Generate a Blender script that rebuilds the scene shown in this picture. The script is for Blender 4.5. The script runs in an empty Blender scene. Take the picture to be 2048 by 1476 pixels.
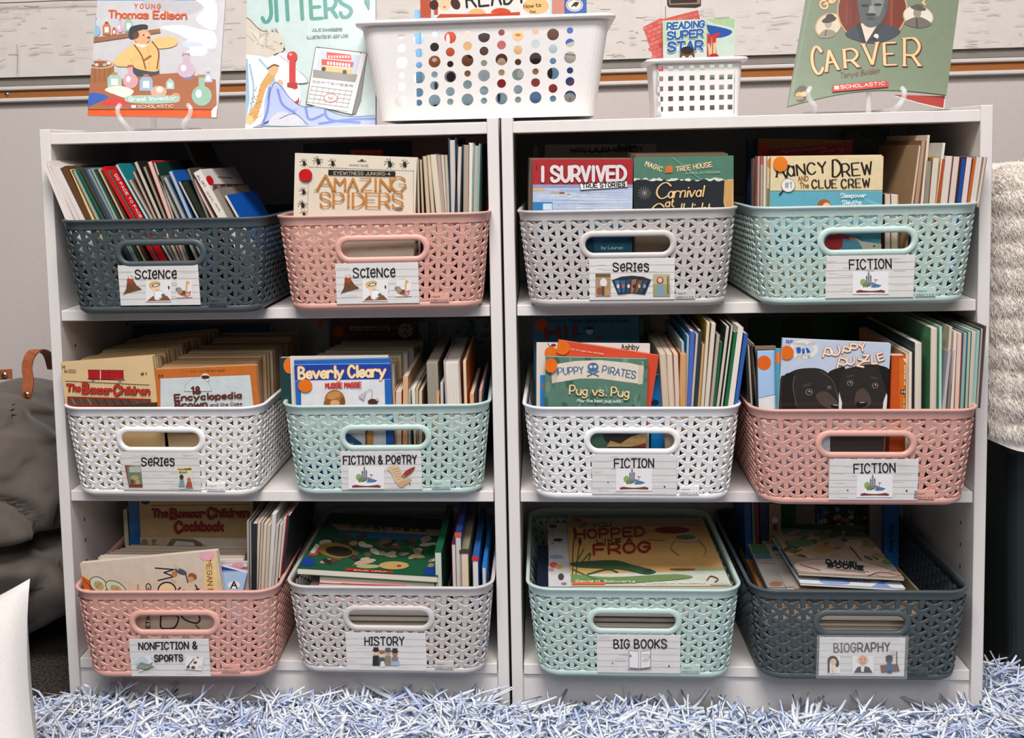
import bpy, math, random
import numpy as np
from mathutils import Vector, Matrix, noise
random.seed(7)
SC = bpy.context.scene
COL = SC.collection

# ------------------------------------------------------------------ camera
# fitted to the photograph (metres; bookcase front plane is Y = 0, floor Z = 0)
CP = dict(x=.67202, y=-1.47348, z=.76045, yaw=.08257, pit=-.08749, rol=.02357, f=2259.79, cx=901.288, cy=498.647)
_c, _s = math.cos(CP['yaw']), math.sin(CP['yaw'])
_cp, _sp = math.cos(CP['pit']), math.sin(CP['pit'])
_cr, _sr = math.cos(CP['rol']), math.sin(CP['rol'])
_X = np.array([_c, _s, 0.]); _H = np.array([-_s, _c, 0.]); _Z = np.array([0, 0, 1.])
CF = _H*_cp + _Z*_sp; _U0 = -_H*_sp + _Z*_cp
CR = _X*_cr - _U0*_sr; CU = _X*_sr + _U0*_cr
CC = np.array([CP['x'], CP['y'], CP['z']])
cam_d = bpy.data.cameras.new('camera')
cam = bpy.data.objects.new('camera', cam_d); COL.objects.link(cam)
mw = Matrix.Identity(4)
for i in range(3):
    mw[i][0], mw[i][1], mw[i][2], mw[i][3] = CR[i], CU[i], -CF[i], CC[i]
cam.matrix_world = mw
cam_d.sensor_width = 36; cam_d.sensor_fit = 'HORIZONTAL'
cam_d.lens = CP['f']/2048*36
cam_d.shift_x = (1024-CP['cx'])/2048
cam_d.shift_y = (CP['cy']-738)/2048
cam_d.clip_start = .02
SC.camera = cam
def ray(px, py): return CF + CR*(px-CP['cx'])/CP['f'] - CU*(py-CP['cy'])/CP['f']
def atY(px, py, Y):
    r = ray(px, py); return CC + r*(Y-CC[1])/r[1]

# ------------------------------------------------------------------ world, light, exposure
SC.view_settings.view_transform = 'Standard'; SC.view_settings.look = 'None'
SC.view_settings.gamma = 1; SC.view_settings.use_curve_mapping = False
SC.view_settings.exposure = -0.06
W = bpy.data.worlds.new('classroom_air'); SC.world = W; W.use_nodes = True
W.node_tree.nodes['Background'].inputs[0].default_value = (.80, .90, 1.0, 1)
W.node_tree.nodes['Background'].inputs[1].default_value = 0.10
def area(name, loc, rot, sx, sy, e, col=(1, 1, 1)):
    l = bpy.data.lights.new(name, 'AREA'); l.shape = 'RECTANGLE'; l.size = sx; l.size_y = sy; l.energy = e; l.color = col
    o = bpy.data.objects.new(name, l); COL.objects.link(o); o.location = loc; o.rotation_euler = rot; return o
area('ceiling_troffer_near', (.62, -1.35, 2.6), (math.radians(18), 0, 0), 1.2, .6, 80, (1, .965, .935))
area('ceiling_troffer_far', (.9, -3.2, 2.6), (math.radians(30), 0, 0), 2.4, 1.2, 58, (1, .97, .95))

# ------------------------------------------------------------------ materials
def lin(h):
    if isinstance(h, tuple): return h
    r = []
    for i in (0, 2, 4):
        c = int(h[i:i+2], 16)/255
        r.append(c/12.92 if c <= .04045 else ((c+.055)/1.055)**2.4)
    return tuple(r)
_mats = {}
def mat(h, rough=.5, kind='plain', spec=.5):
    key = (h, rough, kind, spec)
    if key in _mats: return _mats[key]
    m = bpy.data.materials.new(kind+'_'+str(h)); m.use_nodes = True
    nt = m.node_tree; b = nt.nodes['Principled BSDF']
    b.inputs['Base Color'].default_value = (*lin(h), 1)
    b.inputs['Roughness'].default_value = rough
    b.inputs['Specular IOR Level'].default_value = spec
    def node(t): return nt.nodes.new(t)
    def L(a, o, c, i): nt.links.new(a.outputs[o], c.inputs[i])
    def vary(scale, a, bb, obj=True, detail=4, mapscale=None):
        tc = node('ShaderNodeTexCoord'); n = node('ShaderNodeTexNoise'); n.inputs['Scale'].default_value = scale
        n.inputs['Detail'].default_value = detail
        if mapscale:
            mp = node('ShaderNodeMapping'); mp.inputs['Scale'].default_value = mapscale
            L(tc, 'Object', mp, 'Vector'); L(mp, 'Vector', n, 'Vector')
        else: L(tc, 'Object', n, 'Vector')
        r = node('ShaderNodeValToRGB'); c = lin(h)
        r.color_ramp.elements[0].position = .32; r.color_ramp.elements[1].position = .68
        r.color_ramp.elements[0].color = (c[0]*a, c[1]*a, c[2]*a, 1)
        r.color_ramp.elements[1].color = (min(1, c[0]*bb), min(1, c[1]*bb), min(1, c[2]*bb), 1)
        L(n, 'Fac', r, 'Fac'); L(r, 'Color', b, 'Base Color'); return n
    def bump(n, out, s, d):
        bp = node('ShaderNodeBump'); bp.inputs['Strength'].default_value = s; bp.inputs['Distance'].default_value = d
        L(n, out, bp, 'Height'); L(bp, 'Normal', b, 'Normal')
    if kind == 'plain': vary(30, .96, 1.03)
    elif kind == 'pages':
        n = vary(1, .72, 1.08, mapscale=(6, 2600, 6), detail=2); bump(n, 'Fac', .35, .0006)
    elif kind == 'plastic':
        n = vary(200, .98, 1.02); bump(n, 'Fac', .06, .0004)
    elif kind == 'laminate': n = vary(60, .975, 1.02, mapscale=(1, 1, .12)); 
    elif kind == 'wall': n = vary(160, .975, 1.02); bump(n, 'Fac', .15, .001)
    elif kind == 'fabric': n = vary(900, .9, 1.06); bump(n, 'Fac', .3, .0008)
    elif kind == 'velvet':
        n = vary(14, .75, 1.25); b.inputs['Sheen Weight'].default_value = .35; b.inputs['Sheen Roughness'].default_value = .4
    elif kind == 'cork': n = vary(700, .8, 1.15)
    elif kind == 'leather': n = vary(300, .85, 1.1); bump(n, 'Fac', .2, .0005)
    elif kind == 'carpet':
        n = vary(260, .3, 2.4, detail=6); bump(n, 'Fac', .9, .006)
    elif kind == 'metal': b.inputs['Metallic'].default_value = 1
    elif kind in ('sleeve', 'acrylic'):
        tr = node('ShaderNodeBsdfTransparent'); mx = node('ShaderNodeMixShader'); out = nt.nodes['Material Output']
        mx.inputs[0].default_value = .10 if kind == 'sleeve' else .38; L(tr, 0, mx, 1); L(b, 0, mx, 2); L(mx, 0, out, 'Surface')
    _mats[key] = m
    return m
def attr_mat(name, rough, spec=.5, noise_amt=.05, coat=0, scale=90):
    m = bpy.data.materials.new(name); m.use_nodes = True; nt = m.node_tree; b = nt.nodes['Principled BSDF']
    a = nt.nodes.new('ShaderNodeAttribute'); a.attribute_name = 'Col'
    tc = nt.nodes.new('ShaderNodeTexCoord'); n = nt.nodes.new('ShaderNodeTexNoise'); n.inputs['Scale'].default_value = scale
    nt.links.new(tc.outputs['Object'], n.inputs['Vector'])
    mr = nt.nodes.new('ShaderNodeMapRange'); mr.inputs[3].default_value = 1-noise_amt*2; mr.inputs[4].default_value = 1+noise_amt*2
    nt.links.new(n.outputs['Fac'], mr.inputs[0])
    vm = nt.nodes.new('ShaderNodeVectorMath'); vm.operation = 'SCALE'
    nt.links.new(a.outputs['Color'], vm.inputs[0]); nt.links.new(mr.outputs[0], vm.inputs['Scale'])
    nt.links.new(vm.outputs[0], b.inputs['Base Color'])
    b.inputs['Roughness'].default_value = rough; b.inputs['Specular IOR Level'].default_value = spec
    b.inputs['Coat Weight'].default_value = coat; b.inputs['Coat Roughness'].default_value = .15
    return m
PRINT = attr_mat('printed_ink', .42, .4, .07)
PRINT_GLOSS = attr_mat('glossy_printed_ink', .28, .55, .05, coat=.35)
PRINT_CARD = attr_mat('printed_card_ink', .55, .3, .02)
YARN = attr_mat('yarn', .9, .1, .04)

# ------------------------------------------------------------------ object helpers
def link(name, me, parent=None, m=None):
    o = bpy.data.objects.new(name, me); COL.objects.link(o)
    if parent is not None: o.parent = parent
    if m is not None and me is not None and len(me.materials) == 0: me.materials.append(m)
    return o
def mesh(name, v, f, m=None, parent=None, smooth=False):
    me = bpy.data.meshes.new(name); me.from_pydata([tuple(map(float, p)) for p in v], [], f); me.update()
    if smooth: me.polygons.foreach_set('use_smooth', [True]*len(me.polygons))
    return link(name, me, parent, m)
def empty(name, label, cat, loc=(0, 0, 0), group=None, M=None):
    o = bpy.data.objects.new(name, None); COL.objects.link(o); o.empty_display_size = .03
    if M is not None: o.matrix_world = M
    else: o.location = loc
    o['label'] = label; o['category'] = cat
    if group: o['group'] = group
    return o
def tag(o, label=None, cat=None, group=None, kind=None):
    if label: o['label'] = label
    if cat: o['category'] = cat
    if group: o['group'] = group
    if kind: o['kind'] = kind
    return o
class MB:
    def __init__(s): s.v = []; s.f = []
    def box(s, a, b):
        i = len(s.v)
        s.v += [(x, y, z) for x in (a[0], b[0]) for y in (a[1], b[1]) for z in (a[2], b[2])]
        s.f += [tuple(i+k for k in q) for q in ((0, 1, 3, 2), (4, 6, 7, 5), (0, 4, 5, 1), (2, 3, 7, 6), (0, 2, 6, 4), (1, 5, 7, 3))]
        return s
    def add(s, v, f):
        i = len(s.v); s.v += [tuple(p) for p in v]; s.f += [tuple(i+k for k in q) for q in f]; return s
    def build(s, name, m, parent=None, smooth=False): return mesh(name, s.v, s.f, m, parent, smooth)
def bevel_box(a, b, r=.0012):
    """box with chamfered edges"""
    cx = [(a[i]+b[i])/2 for i in range(3)]; h = [(b[i]-a[i])/2 for i in range(3)]
    v = []; idx = {}
    for sx in (-1, 1):
        for sy in (-1, 1):
            for sz in (-1, 1):
                for ax in range(3):
                    p = [cx[k]+(sx, sy, sz)[k]*(h[k]-(0 if k == ax else r)) for k in range(3)]
                    idx[(sx, sy, sz, ax)] = len(v); v.append(p)
    f = []
    for ax in range(3):
        o = [k for k in range(3) if k != ax]
        for s in (-1, 1):
            q = []
            for (p, t) in ((-1, -1), (1, -1), (1, 1), (-1, 1)):
                sg = [0, 0, 0]; sg[ax] = s; sg[o[0]] = p; sg[o[1]] = t; q.append(idx[(*sg, ax)])
            f.append(q)
    for ax in range(3):
        o = [k for k in range(3) if k != ax]
        for p in (-1, 1):
            for t in (-1, 1):
                q = []
                for (s, fa) in ((-1, o[0]), (1, o[0]), (1, o[1]), (-1, o[1])):
                    sg = [0, 0, 0]; sg[ax] = s; sg[o[0]] = p; sg[o[1]] = t; q.append(idx[(*sg, fa)])
                f.append(q)
    for sx in (-1, 1):
        for sy in (-1, 1):
            for sz in (-1, 1): f.append([idx[(sx, sy, sz, k)] for k in range(3)])
    return v, f
def fix_normals(o):
    import bmesh
    bm = bmesh.new(); bm.from_mesh(o.data); bmesh.ops.recalc_face_normals(bm, faces=bm.faces); bm.to_mesh(o.data); bm.free()
    return o

# ------------------------------------------------------------------ stroke font
_num = {c: i for i, c in enumerate('0123456789ab')}; _num.update({'x': -1, 'y': -2, 'z': -3})
G = {
'A': '003a60 1454', 'B': '000a ~0a3a583505 ~0545624000', 'C': '~684a2a0703204062', 'D': '000a ~0a3a67633000', 'E': '6a0a0060 0555',
'F': '6a0a00 0555', 'G': '~684a2a070320405263 636535', 'H': '000a 606a 0565', 'I': '101a', 'J': '~5a53301002', 'K': '0a00 6a04 2560',
'L': '0a0060', 'M': '000a356a60', 'N': '000a606a', 'O': '~3a1906041130516466593a', 'P': '000a ~0a4a674404',
'Q': '~3a1906041130516466593a 4260', 'R': '000a ~0a4a674404 3460', 'S': '~684a1a08165462401002', 'T': '0a6a 3a30', 'U': '~0a032040636a',
'V': '0a306a', 'W': '0a2048608a', 'X': '006a 0a60', 'Y': '0a356a 3530', 'Z': '0a6a0060', '&': '~60172a494703204064',
'0': '~3a1906041130516466593a', '1': '183a30', '2': '~082a4a684500 0060', '4': '404a0363', '8': '~35173a573502306235',
'a': '~54361503113052 5650', 'b': '0a00 ~04264653402002', 'c': '~55361503113051', 'd': '5a50 ~54361503113052', 'e': '0353 ~53461503113051',
'f': '~4a2a1810 0636', 'g': '~54361503113052 ~56505x3z1z0y', 'h': '0a00 ~0426465450', 'i': '1610 1819', 'j': '16~', 'k': '0a00 5602 2350',
'l': '1a10', 'm': '0600 ~04264440 ~44668480', 'n': '0600 ~0426465450', 'o': '~260402203052543626', 'p': '060z ~04264653402002',
'r': '0600 ~04264655', 's': '~55361605144352401001', 't': '~19123040 0636', 'u': '~0602204053 5650', 'v': '063066', 'w': '0620456086',
'x': '0650 0056', 'y': '0630 661z', 'z': '06560050', '!': '1a13 1110', '.': '1011', "'": '1a18', '-': '0444', '#': '102a 405a 0363 0767',
'?': '~082a4a584533 3130'}
def glyph(ch):
    out = []; wmax = 1
    for st in G[ch].split():
        sm = st[0] == '~'; st = st.strip('~')
        if len(st) < 4: continue
        p = [(_num[st[i]], _num[st[i+1]]) for i in range(0, len(st), 2)]
        wmax = max(wmax, max(q[0] for q in p))
        if sm: p = smooth(p)
        out.append((p, sm))
    return out, wmax
def smooth(p, n=4, closed=False):
    p = [np.array(q, float) for q in p]
    if closed: p = [p[-1]]+p+[p[0], p[1]]
    else: p = [2*p[0]-p[1]]+p+[2*p[-1]-p[-2]]
    r = []
    for i in range(1, len(p)-2):
        for k in range(n):
            t = k/n
            r.append(.5*((2*p[i])+(p[i+1]-p[i-1])*t+(2*p[i-1]-5*p[i]+4*p[i+1]-p[i+2])*t*t+(3*p[i]-p[i-1]-3*p[i+1]+p[i+2])*t**3))
    if not closed: r.append(p[-2])
    return r

# ------------------------------------------------------------------ flat print, drawn as thin ink polygons on a real surface
class Print:
    """ink lies on the plane through O spanned by ux, uz (w x h metres); drawn with points measured on the photograph
    (they are carried to the plane) or, with px=False, in millimetres on the plane"""
    STEP = 1.6e-6
    def __init__(s, O, ux, uz, w, h, px=True):
        s.O, s.ux, s.uz = map(lambda a: np.array(a, float), (O, ux, uz)); s.w, s.h = w, h; s.px = px
        s.n = np.cross(s.uz, s.ux); s.v = []; s.f = []; s.c = []; s.k = 0
        s.A = None
    def uv(s, x, y):
        if not s.px: return (x/1000, y/1000)
        r = ray(x, y); t = np.dot(s.O-CC, s.n)/np.dot(r, s.n); P = CC+r*t-s.O
        return (float(np.dot(P, s.ux)), float(np.dot(P, s.uz)))
    def _clip(s, P):
        for ax, lim, sg in ((0, 0, 1), (0, s.w, -1), (1, 0, 1), (1, s.h, -1)):
            if not P: return P
            Q = []
            for i in range(len(P)):
                a, b = P[i-1], P[i]; da, db = (a[ax]-lim)*sg, (b[ax]-lim)*sg
                if (da >= 0) != (db >= 0):
                    t = da/(da-db); Q.append((a[0]+(b[0]-a[0])*t, a[1]+(b[1]-a[1])*t))
                if db >= 0: Q.append(b)
            P = Q
        return P
    def _face(s, pts, col):
        P = s._clip([s.uv(*p) for p in pts])
        if len(P) < 3: return
        i = len(s.v); s.m = getattr(s, 'm', 0)+1; d = -(2.5e-4+s.m*s.STEP)
        s.v += [(p[0], d, p[1]) for p in P]; s.f.append(tuple(range(i, i+len(P)))); s.c.append(lin(col))
    def poly(s, pts, col, sm=False):
        if sm: pts = smooth(pts, 4, True)
        s.k += 1; s._face(pts, col); return s
    def rect(s, x0, y0, x1, y1, col): return s.poly([(x0, y0), (x1, y0), (x1, y1), (x0, y1)], col)
    def bg(s, col):
        s.k += 1; i = len(s.v); d = -2e-4
        s.v += [(0, d, 0), (s.w, d, 0), (s.w, d, s.h), (0, d, s.h)]; s.f.append((i, i+1, i+2, i+3)); s.c.append(lin(col)); return s
    def ell(s, x, y, rx, ry, col, rot=0, n=24, a0=0, a1=360):
        c, q = math.cos(math.radians(rot)), math.sin(math.radians(rot)); pts = []
        full = (a1-a0) >= 360
        for i in range(n if full else n+1):
            a = math.radians(a0+(a1-a0)*i/n); u, v = rx*math.cos(a), ry*math.sin(a); pts.append((x+u*c-v*q, y+u*q+v*c))
        return s.poly(pts, col)
    def line(s, pts, w, col, sm=False, nib=0, cap=True):
        if sm: pts = smooth(pts)
        s.k += 1; s._line(pts, w, col, nib, cap); return s
    def _line(s, pts, w, col, nib=0, cap=True):
        for i in range(len(pts)-1):
            x0, y0 = pts[i]; x1, y1 = pts[i+1]; L = math.hypot(x1-x0, y1-y0)
            if L < 1e-9: continue
            ww = w
            if nib: ww = w*(1-nib*(1-min(1, abs(y1-y0)/L+(.15 if (x1-x0)*(y1-y0) > 0 else -.1))))
            nx, ny = -(y1-y0)/L*ww/2, (x1-x0)/L*ww/2
            s._face([(x0+nx, y0+ny), (x1+nx, y1+ny), (x1-nx, y1-ny), (x0-nx, y0-ny)], col)
        if cap:
            r = w/2*(1 if not nib else (1-nib)*.9)
            for (x, y) in pts: s._face([(x+r*math.cos(a*math.pi/4), y+r*math.sin(a*math.pi/4)) for a in range(8)], col)
    def text(s, t, x0, y0, x1, y1, H, col, wt, serif=0, nib=0, sp=2.2, uni=False, out=None, ow=0, shear=0, jit=0):
        if out: s.text(t, x0, y0, x1, y1, H, out, wt+ow, serif, nib, sp, uni, None, 0, shear, jit)
        rnd = random.Random(len(t)*31+ord(t[0]))
        adv = 0; items = []
        for ch in t:
            if ch == ' ': adv += 4; continue
            gl, gw = glyph(ch)
            sc = 1
            if uni and ch.islower(): sc = 10/6.0*.92
            wd = gw if gw > 2 else (2 if serif or ch == 'I' else 1.2)
            items.append((gl, adv, sc, ch, gw)); adv += (gw if ch != 'I' else 2)+sp
        adv -= sp
        D = np.array([x1-x0, y1-y0], float); n = np.hypot(*D); ex = D/n; ey = np.array([ex[1], -ex[0]])  # ey points up the page
        if not s.px: ey = np.array([-ex[1], ex[0]])
        kx = n/adv; ky = H/10
        s.k += 1
        for gl, a, sc, ch, gw in items:
            dy = rnd.uniform(-jit, jit)
            T = lambda p: tuple(np.array([x0, y0])+ex*((a+p[0])*kx+shear*p[1]*sc*ky)+ey*(p[1]*sc+dy)*ky)
            for pts, smt in gl:
                s._line([T(p) for p in pts], wt, col, nib)
                if serif and not smt:
                    for e in (pts[0], pts[-1]):
                        if e[1] in (0, 10, 6): s._line([T((e[0]-serif, e[1])), T((e[0]+serif, e[1]))], wt*.4, col, 0, False)
            if ch == 'I' and uni:
                for yy in (0, 10): s._line([T((-.6, yy)), T((2.6, yy))], wt*.9, col)
        return s
    def build(s, parent, m=PRINT, name='cover_print'):
        if not s.f: return
        me = bpy.data.meshes.new(name); me.from_pydata(s.v, [], s.f); me.update()
        ca = me.attributes.new('Col', 'FLOAT_COLOR', 'FACE')
        arr = np.ones((len(s.f), 4), np.float32); arr[:, :3] = np.array(s.c)
        ca.data.foreach_set('color', arr.ravel())
        # every ink face must look outwards (local -Y)
        o = link(name, me, parent, m)
        bad = [p.index for p in me.polygons if p.normal.y > 0]
        if bad:
            import bmesh
            bm = bmesh.new(); bm.from_mesh(me); bm.faces.ensure_lookup_table()
            bmesh.ops.reverse_faces(bm, faces=[bm.faces[i] for i in bad]); bm.to_mesh(me); bm.free()
        return o

# ------------------------------------------------------------------ books
def basis(O, ux, uz):
    ux = np.array(ux, float); ux /= np.linalg.norm(ux); uz = np.array(uz, float); uz -= ux*np.dot(ux, uz); uz /= np.linalg.norm(uz)
    ut = np.cross(uz, ux); M = Matrix.Identity(4)
    for i in range(3): M[i][0], M[i][1], M[i][2], M[i][3] = ux[i], ut[i], uz[i], O[i]
    return M, ux, ut, uz
ORD = ['first', 'second', 'third', 'fourth', 'fifth', 'sixth', 'seventh', 'eighth', 'ninth', 'tenth', 'eleventh', 'twelfth', 'thirteenth',
       'fourteenth', 'fifteenth', 'sixteenth', 'seventeenth', 'eighteenth', 'nineteenth', 'twentieth', 'twenty-first', 'twenty-second',
       'twenty-third', 'twenty-fourth', 'twenty-fifth', 'twenty-sixth', 'twenty-seventh', 'twenty-eighth', 'twenty-ninth', 'thirtieth',
       'thirty-first', 'thirty-second', 'thirty-third', 'thirty-fourth', 'thirty-fifth', 'thirty-sixth', 'thirty-seventh', 'thirty-eighth']
PAGE = 'd9cdc0'
def book(O, ux, uz, w, h, t, cov, label, group=None, pg=PAGE, hard=False, rough=.38, name='book'):
    M, ux, ut, uz = basis(O, ux, uz)
    e = empty(name, label, 'book', group=group, M=M)
    ct = .0018 if hard else .0005
    ct = min(ct, t*.25); ins = .0028 if hard else .0006
    mb = MB(); mb.box((0, 0, 0), (w, ct, h)).box((0, t-ct, 0), (w, t, h)).box((0, ct, 0), (ct, t-ct, h))
    mb.build('cover', mat(cov, rough), e)
    p = MB(); pv, pf = bevel_box((ct, ct, ins), (w-ins, t-ct, h-ins), min(.0004, t*.12)); p.add(pv, pf)
    p.build('page_block', mat(pg, .8, 'pages', .2), e)
    return e, Print(np.array(O, float), ux, uz, w, h)
CN = {}
def cname(h):
    r, g, b = [int(h[i:i+2], 16) for i in (0, 2, 4)]
    mx, mn = max(r, g, b), min(r, g, b)
    if mx-mn < 26:
        return 'black' if mx < 60 else 'dark grey' if mx < 110 else 'grey' if mx < 185 else 'white'
    import colorsys
    hh, ss, vv = colorsys.rgb_to_hsv(r/255, g/255, b/255); hh *= 360
    if hh < 16 or hh > 335: n = 'red' if ss > .45 else 'pink'
    elif hh < 50: n = ('orange' if ss > .75 and vv > .6 else 'brown' if vv < .62 else 'tan' if ss > .25 else 'cream')
    elif hh < 70: n = 'yellow'
    elif hh < 165: n = 'green'
    elif hh < 200: n = 'teal'
    elif hh < 260: n = 'blue'
    else: n = 'purple'
    return ('dark ' if vv < .4 and n not in ('brown',) else 'pale ' if vv > .7 and ss < .35 and n in ('green', 'blue', 'teal') else '')+n
BX = {11: .181, 12: .4615, 13: .781, 14: 1.067, 21: .163, 22: .457, 23: .783, 24: 1.067, 31: .173, 32: .460, 33: .781, 34: 1.067}
BYF = {11: -.060, 12: -.050, 13: -.045, 14: -.054, 21: -.042, 22: -.034, 23: -.054, 24: -.072, 31: -.070, 32: -.049, 33: -.050, 34: -.049}
def fitlen(Pl, Pr, uz, L, floor):
    """books rest wedged between the tapering basket walls: shorten until both lower corners are inside"""
    x = (Pl[0]+Pr[0])/2; rw = {.5556: 1, .305: 2, .066: 3}[floor]
    kk = min((k for k in BX if k//10 == rw), key=lambda k: abs(BX[k]-x)); cx, fy = BX[kk], BYF[kk]
    while L > .03:
        bad = False
        for P in (Pl, Pr):
            B_ = P-uz*L; z = B_[2]-floor; t = 1-z/.126
            if z > .118: continue
            d = B_[1]-(fy+.0035+.010*t); ins = .03-math.sqrt(max(0, .0009-max(0, .03-d)**2)) if d < .03 else 0
            if abs(B_[0]-cx) > .1365-.013*t-.0030-ins: bad = True
        if not bad: break
        L -= .002
    return L
def row(items, Yf, yb, floor, where, group, depth=.2, kindname='book'):
    """upright books standing edge-on to the room; item = (top x, top y, x at rim, thickness px, kind, cover, pages[, dY])
    kind p = fore-edge outwards, h = hardcover fore-edge, s = spine outwards"""
    for k, it in enumerate(items):
        xt, yt, xb, tp, kd, cov, pg = it[:7]; Y = Yf+(it[7] if len(it) > 7 else 0)
        P1 = atY(xt, yt, Y); P0 = atY(xb, yb, Y); uz = P1-P0; uz /= np.linalg.norm(uz)
        t = abs(atY(xt+tp, yt, Y)[0]-P1[0])*uz[2]*.97
        Lh = fitlen(P1, P1+np.array([t, 0, 0]), uz, (P1[2]-floor-.004)/uz[2], floor); O = P1-uz*Lh; d = depth*random.uniform(.9, 1.05)
        kn = {'p': 'paperback, page edges out', 'h': 'hardback, page edges out', 's': 'book, spine out'}[kd]
        lab = f"{cname(cov)} {kn}, {ORD[k]} from left, {where}"
        if kd == 's':
            side = np.array([uz[2], 0, -uz[0]]); e, P = book(O+side*t, (0, 1, 0), uz, d, Lh, t, cov, lab, group, pg)
        else:
            e, P = book(O+np.array([0, d, 0]), (0, -1, 0), uz, d, Lh, t, cov, lab, group, pg, hard=(kd == 'h'))
def front(TL, TR, Y, t, floor, cov, label, group=None, pg=PAGE, hard=False, rough=.36, bottom=None, BL=None):
    
    """a book standing with its front cover to the room; TL, TR = top corners of the cover on the photograph"""
    P1 = atY(*TL, Y); P2 = atY(*TR, Y); ux = P2-P1; w = np.linalg.norm(ux); ux /= w
    uz = np.array([-ux[2], 0, ux[0]])
    if BL: uz = P1-atY(*BL, Y); uz /= np.linalg.norm(uz); ux = np.array([uz[2], 0, -uz[0]])
    P2 = P1+ux*w; Lh = (P1[2]-floor-.004)/uz[2]
    if ux[2] > 0: Lh = Lh
    else: Lh = min(Lh, (P2[2]-floor-.004)/uz[2])
    if bottom: Lh = min(Lh, bottom)
    Lh = fitlen(P1, P2, uz, Lh, floor)
    return book(P1-uz*Lh, ux, uz, w, Lh, t, cov, label, group, pg, hard, rough)
def lying(NL, NR, FL, Yn, Yf, t, cov, label, group=None, pg=PAGE, YnR=None, hard=False):
    """a book lying with its front cover up; near-left, near-right and far-left corners on the photograph"""
    A = atY(*NL, Yn); B = atY(*NR, Yn if YnR is None else YnR); F = atY(*FL, Yf); ux = B-A; w = np.linalg.norm(ux); ux /= w
    uz = F-A; uz -= ux*np.dot(ux, uz); h = np.linalg.norm(uz)
    return book(A, ux, uz, w, h, t, cov, label, group, pg, hard)
# ================================================================== the room
WALLY = .72
floor = MB().box((-3, -3.2, -.03), (4.4, WALLY+.1, 0)).build('floor', mat('3a3330', .95, 'carpet', .1)); tag(floor, kind='structure')
wall = MB().box((-3, WALLY, 0), (4.4, WALLY+.1, 2.7)).build('wall_back', mat('d3c8c4', .8, 'wall', .25)); tag(wall, kind='structure')

# bulletin board papered with whitewashed-plank print
bb = empty('bulletin_board', 'whitewashed plank patterned bulletin board on the wall above the cork strip', 'board', (0, WALLY, .93))
bz = .924
MB().box((-2.2, -.020, 0), (3.4, -.002, 1.2)).build('board_panel', mat('e3dad3', .75, 'plain'), bb)
pr = Print((-2.2, WALLY-.0205, bz+.006), (1, 0, 0), (0, 0, 1), 5.6, 1.19)
rb = random.Random(3)
for i in range(520):
    x = rb.uniform(-60, 2080); y = rb.uniform(-60, 160) if x < 900 else rb.uniform(-60, 125); L = rb.uniform(4, 34); w = rb.uniform(.5, 1.3)
    c = rb.choice(['d0c4bb', 'cec3ba', 'd2c8c0', 'cbbfb5', 'd3cac2', 'c6b8ad'])
    pr.line([(x, y), (x+L*.5, y-rb.uniform(-2, 3)), (x+L, y-L*.02-rb.uniform(-2, 2))], w, c, True)
pr.line([(-40, 9), (60, 6), (130, 3), (240, 1)], 2.2, '6e5f55', True)
pr.line([(40, 90), (41, 120), (40, 150)], 1.2, 'a89686'); pr.line([(0, 132), (8, 124), (16, 120)], 1.2, 'a89686', True)
for (x, y, w) in ((1212, 145, 7), (1262, 64, 5), (1265, 78, 7), (74, 98, 12), (140, 93, 10), (148, 111, 8), (1560, 36, 22), (1940, 85, 14), (2015, 100, 12), (1965, 8, 10)):
    pr.ell(x, y, w, 1.3, 'b7a89c', -8)
pr.build(bb, PRINT_CARD, 'plank_print')
bb.children[1].matrix_parent_inverse = Matrix.Identity(4)
bb.location = (0, WALLY, bz)
bb.children[1].location = (-2.2, -.0205, .006)
MB().box((-2.2, -.012, -.0165), (3.4, -.001, 0)).build('shaded_lower_frame', mat('8d867e', .6, 'plain'), bb)  # recessed strip under the board, its grey carries the shadow of the gap
# map rail: two lips with a cork strip
rail = empty('cork_map_rail', 'white metal map rail with a brown cork strip running along the wall', 'rail', (0, WALLY, 0))
for z0, z1 in ((.8985, .9065), (.8755, .8835)):
    v, f = bevel_box((-2.2, -.016, z0), (3.4, -.001, z1), .002)
    mesh('metal_lip', v, f, mat('e0d8d4', .4, 'plain'), rail)
MB().box((-2.2, -.009, .8835), (3.4, -.001, .8985)).build('cork_strip', mat('a56a3c', .85, 'cork', .1), rail)
def disc(name, c, r, m, parent, n=16, th=.003, dirY=-1):
    v = []; f = []
    for k, (rr, yy) in enumerate(((r, 0), (r, -th*.6), (r*.6, -th))):
        v += [(c[0]+rr*math.cos(2*math.pi*i/n), c[1]+yy, c[2]+rr*math.sin(2*math.pi*i/n)) for i in range(n)]
    for k in range(2): f += [(k*n+i, k*n+(i+1) % n, (k+1)*n+(i+1) % n, (k+1)*n+i) for i in range(n)]
    f.append(tuple(range(2*n, 3*n))); return fix_normals(mesh(name, v, f, m, parent, False))
disc('screw', (-.3855, -.009, .8913), .0042, mat('b9b2aa', .3, 'metal'), rail)
disc('screw', (1.25, -.009, .8913), .0042, mat('b9b2aa', .3, 'metal'), rail)

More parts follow.
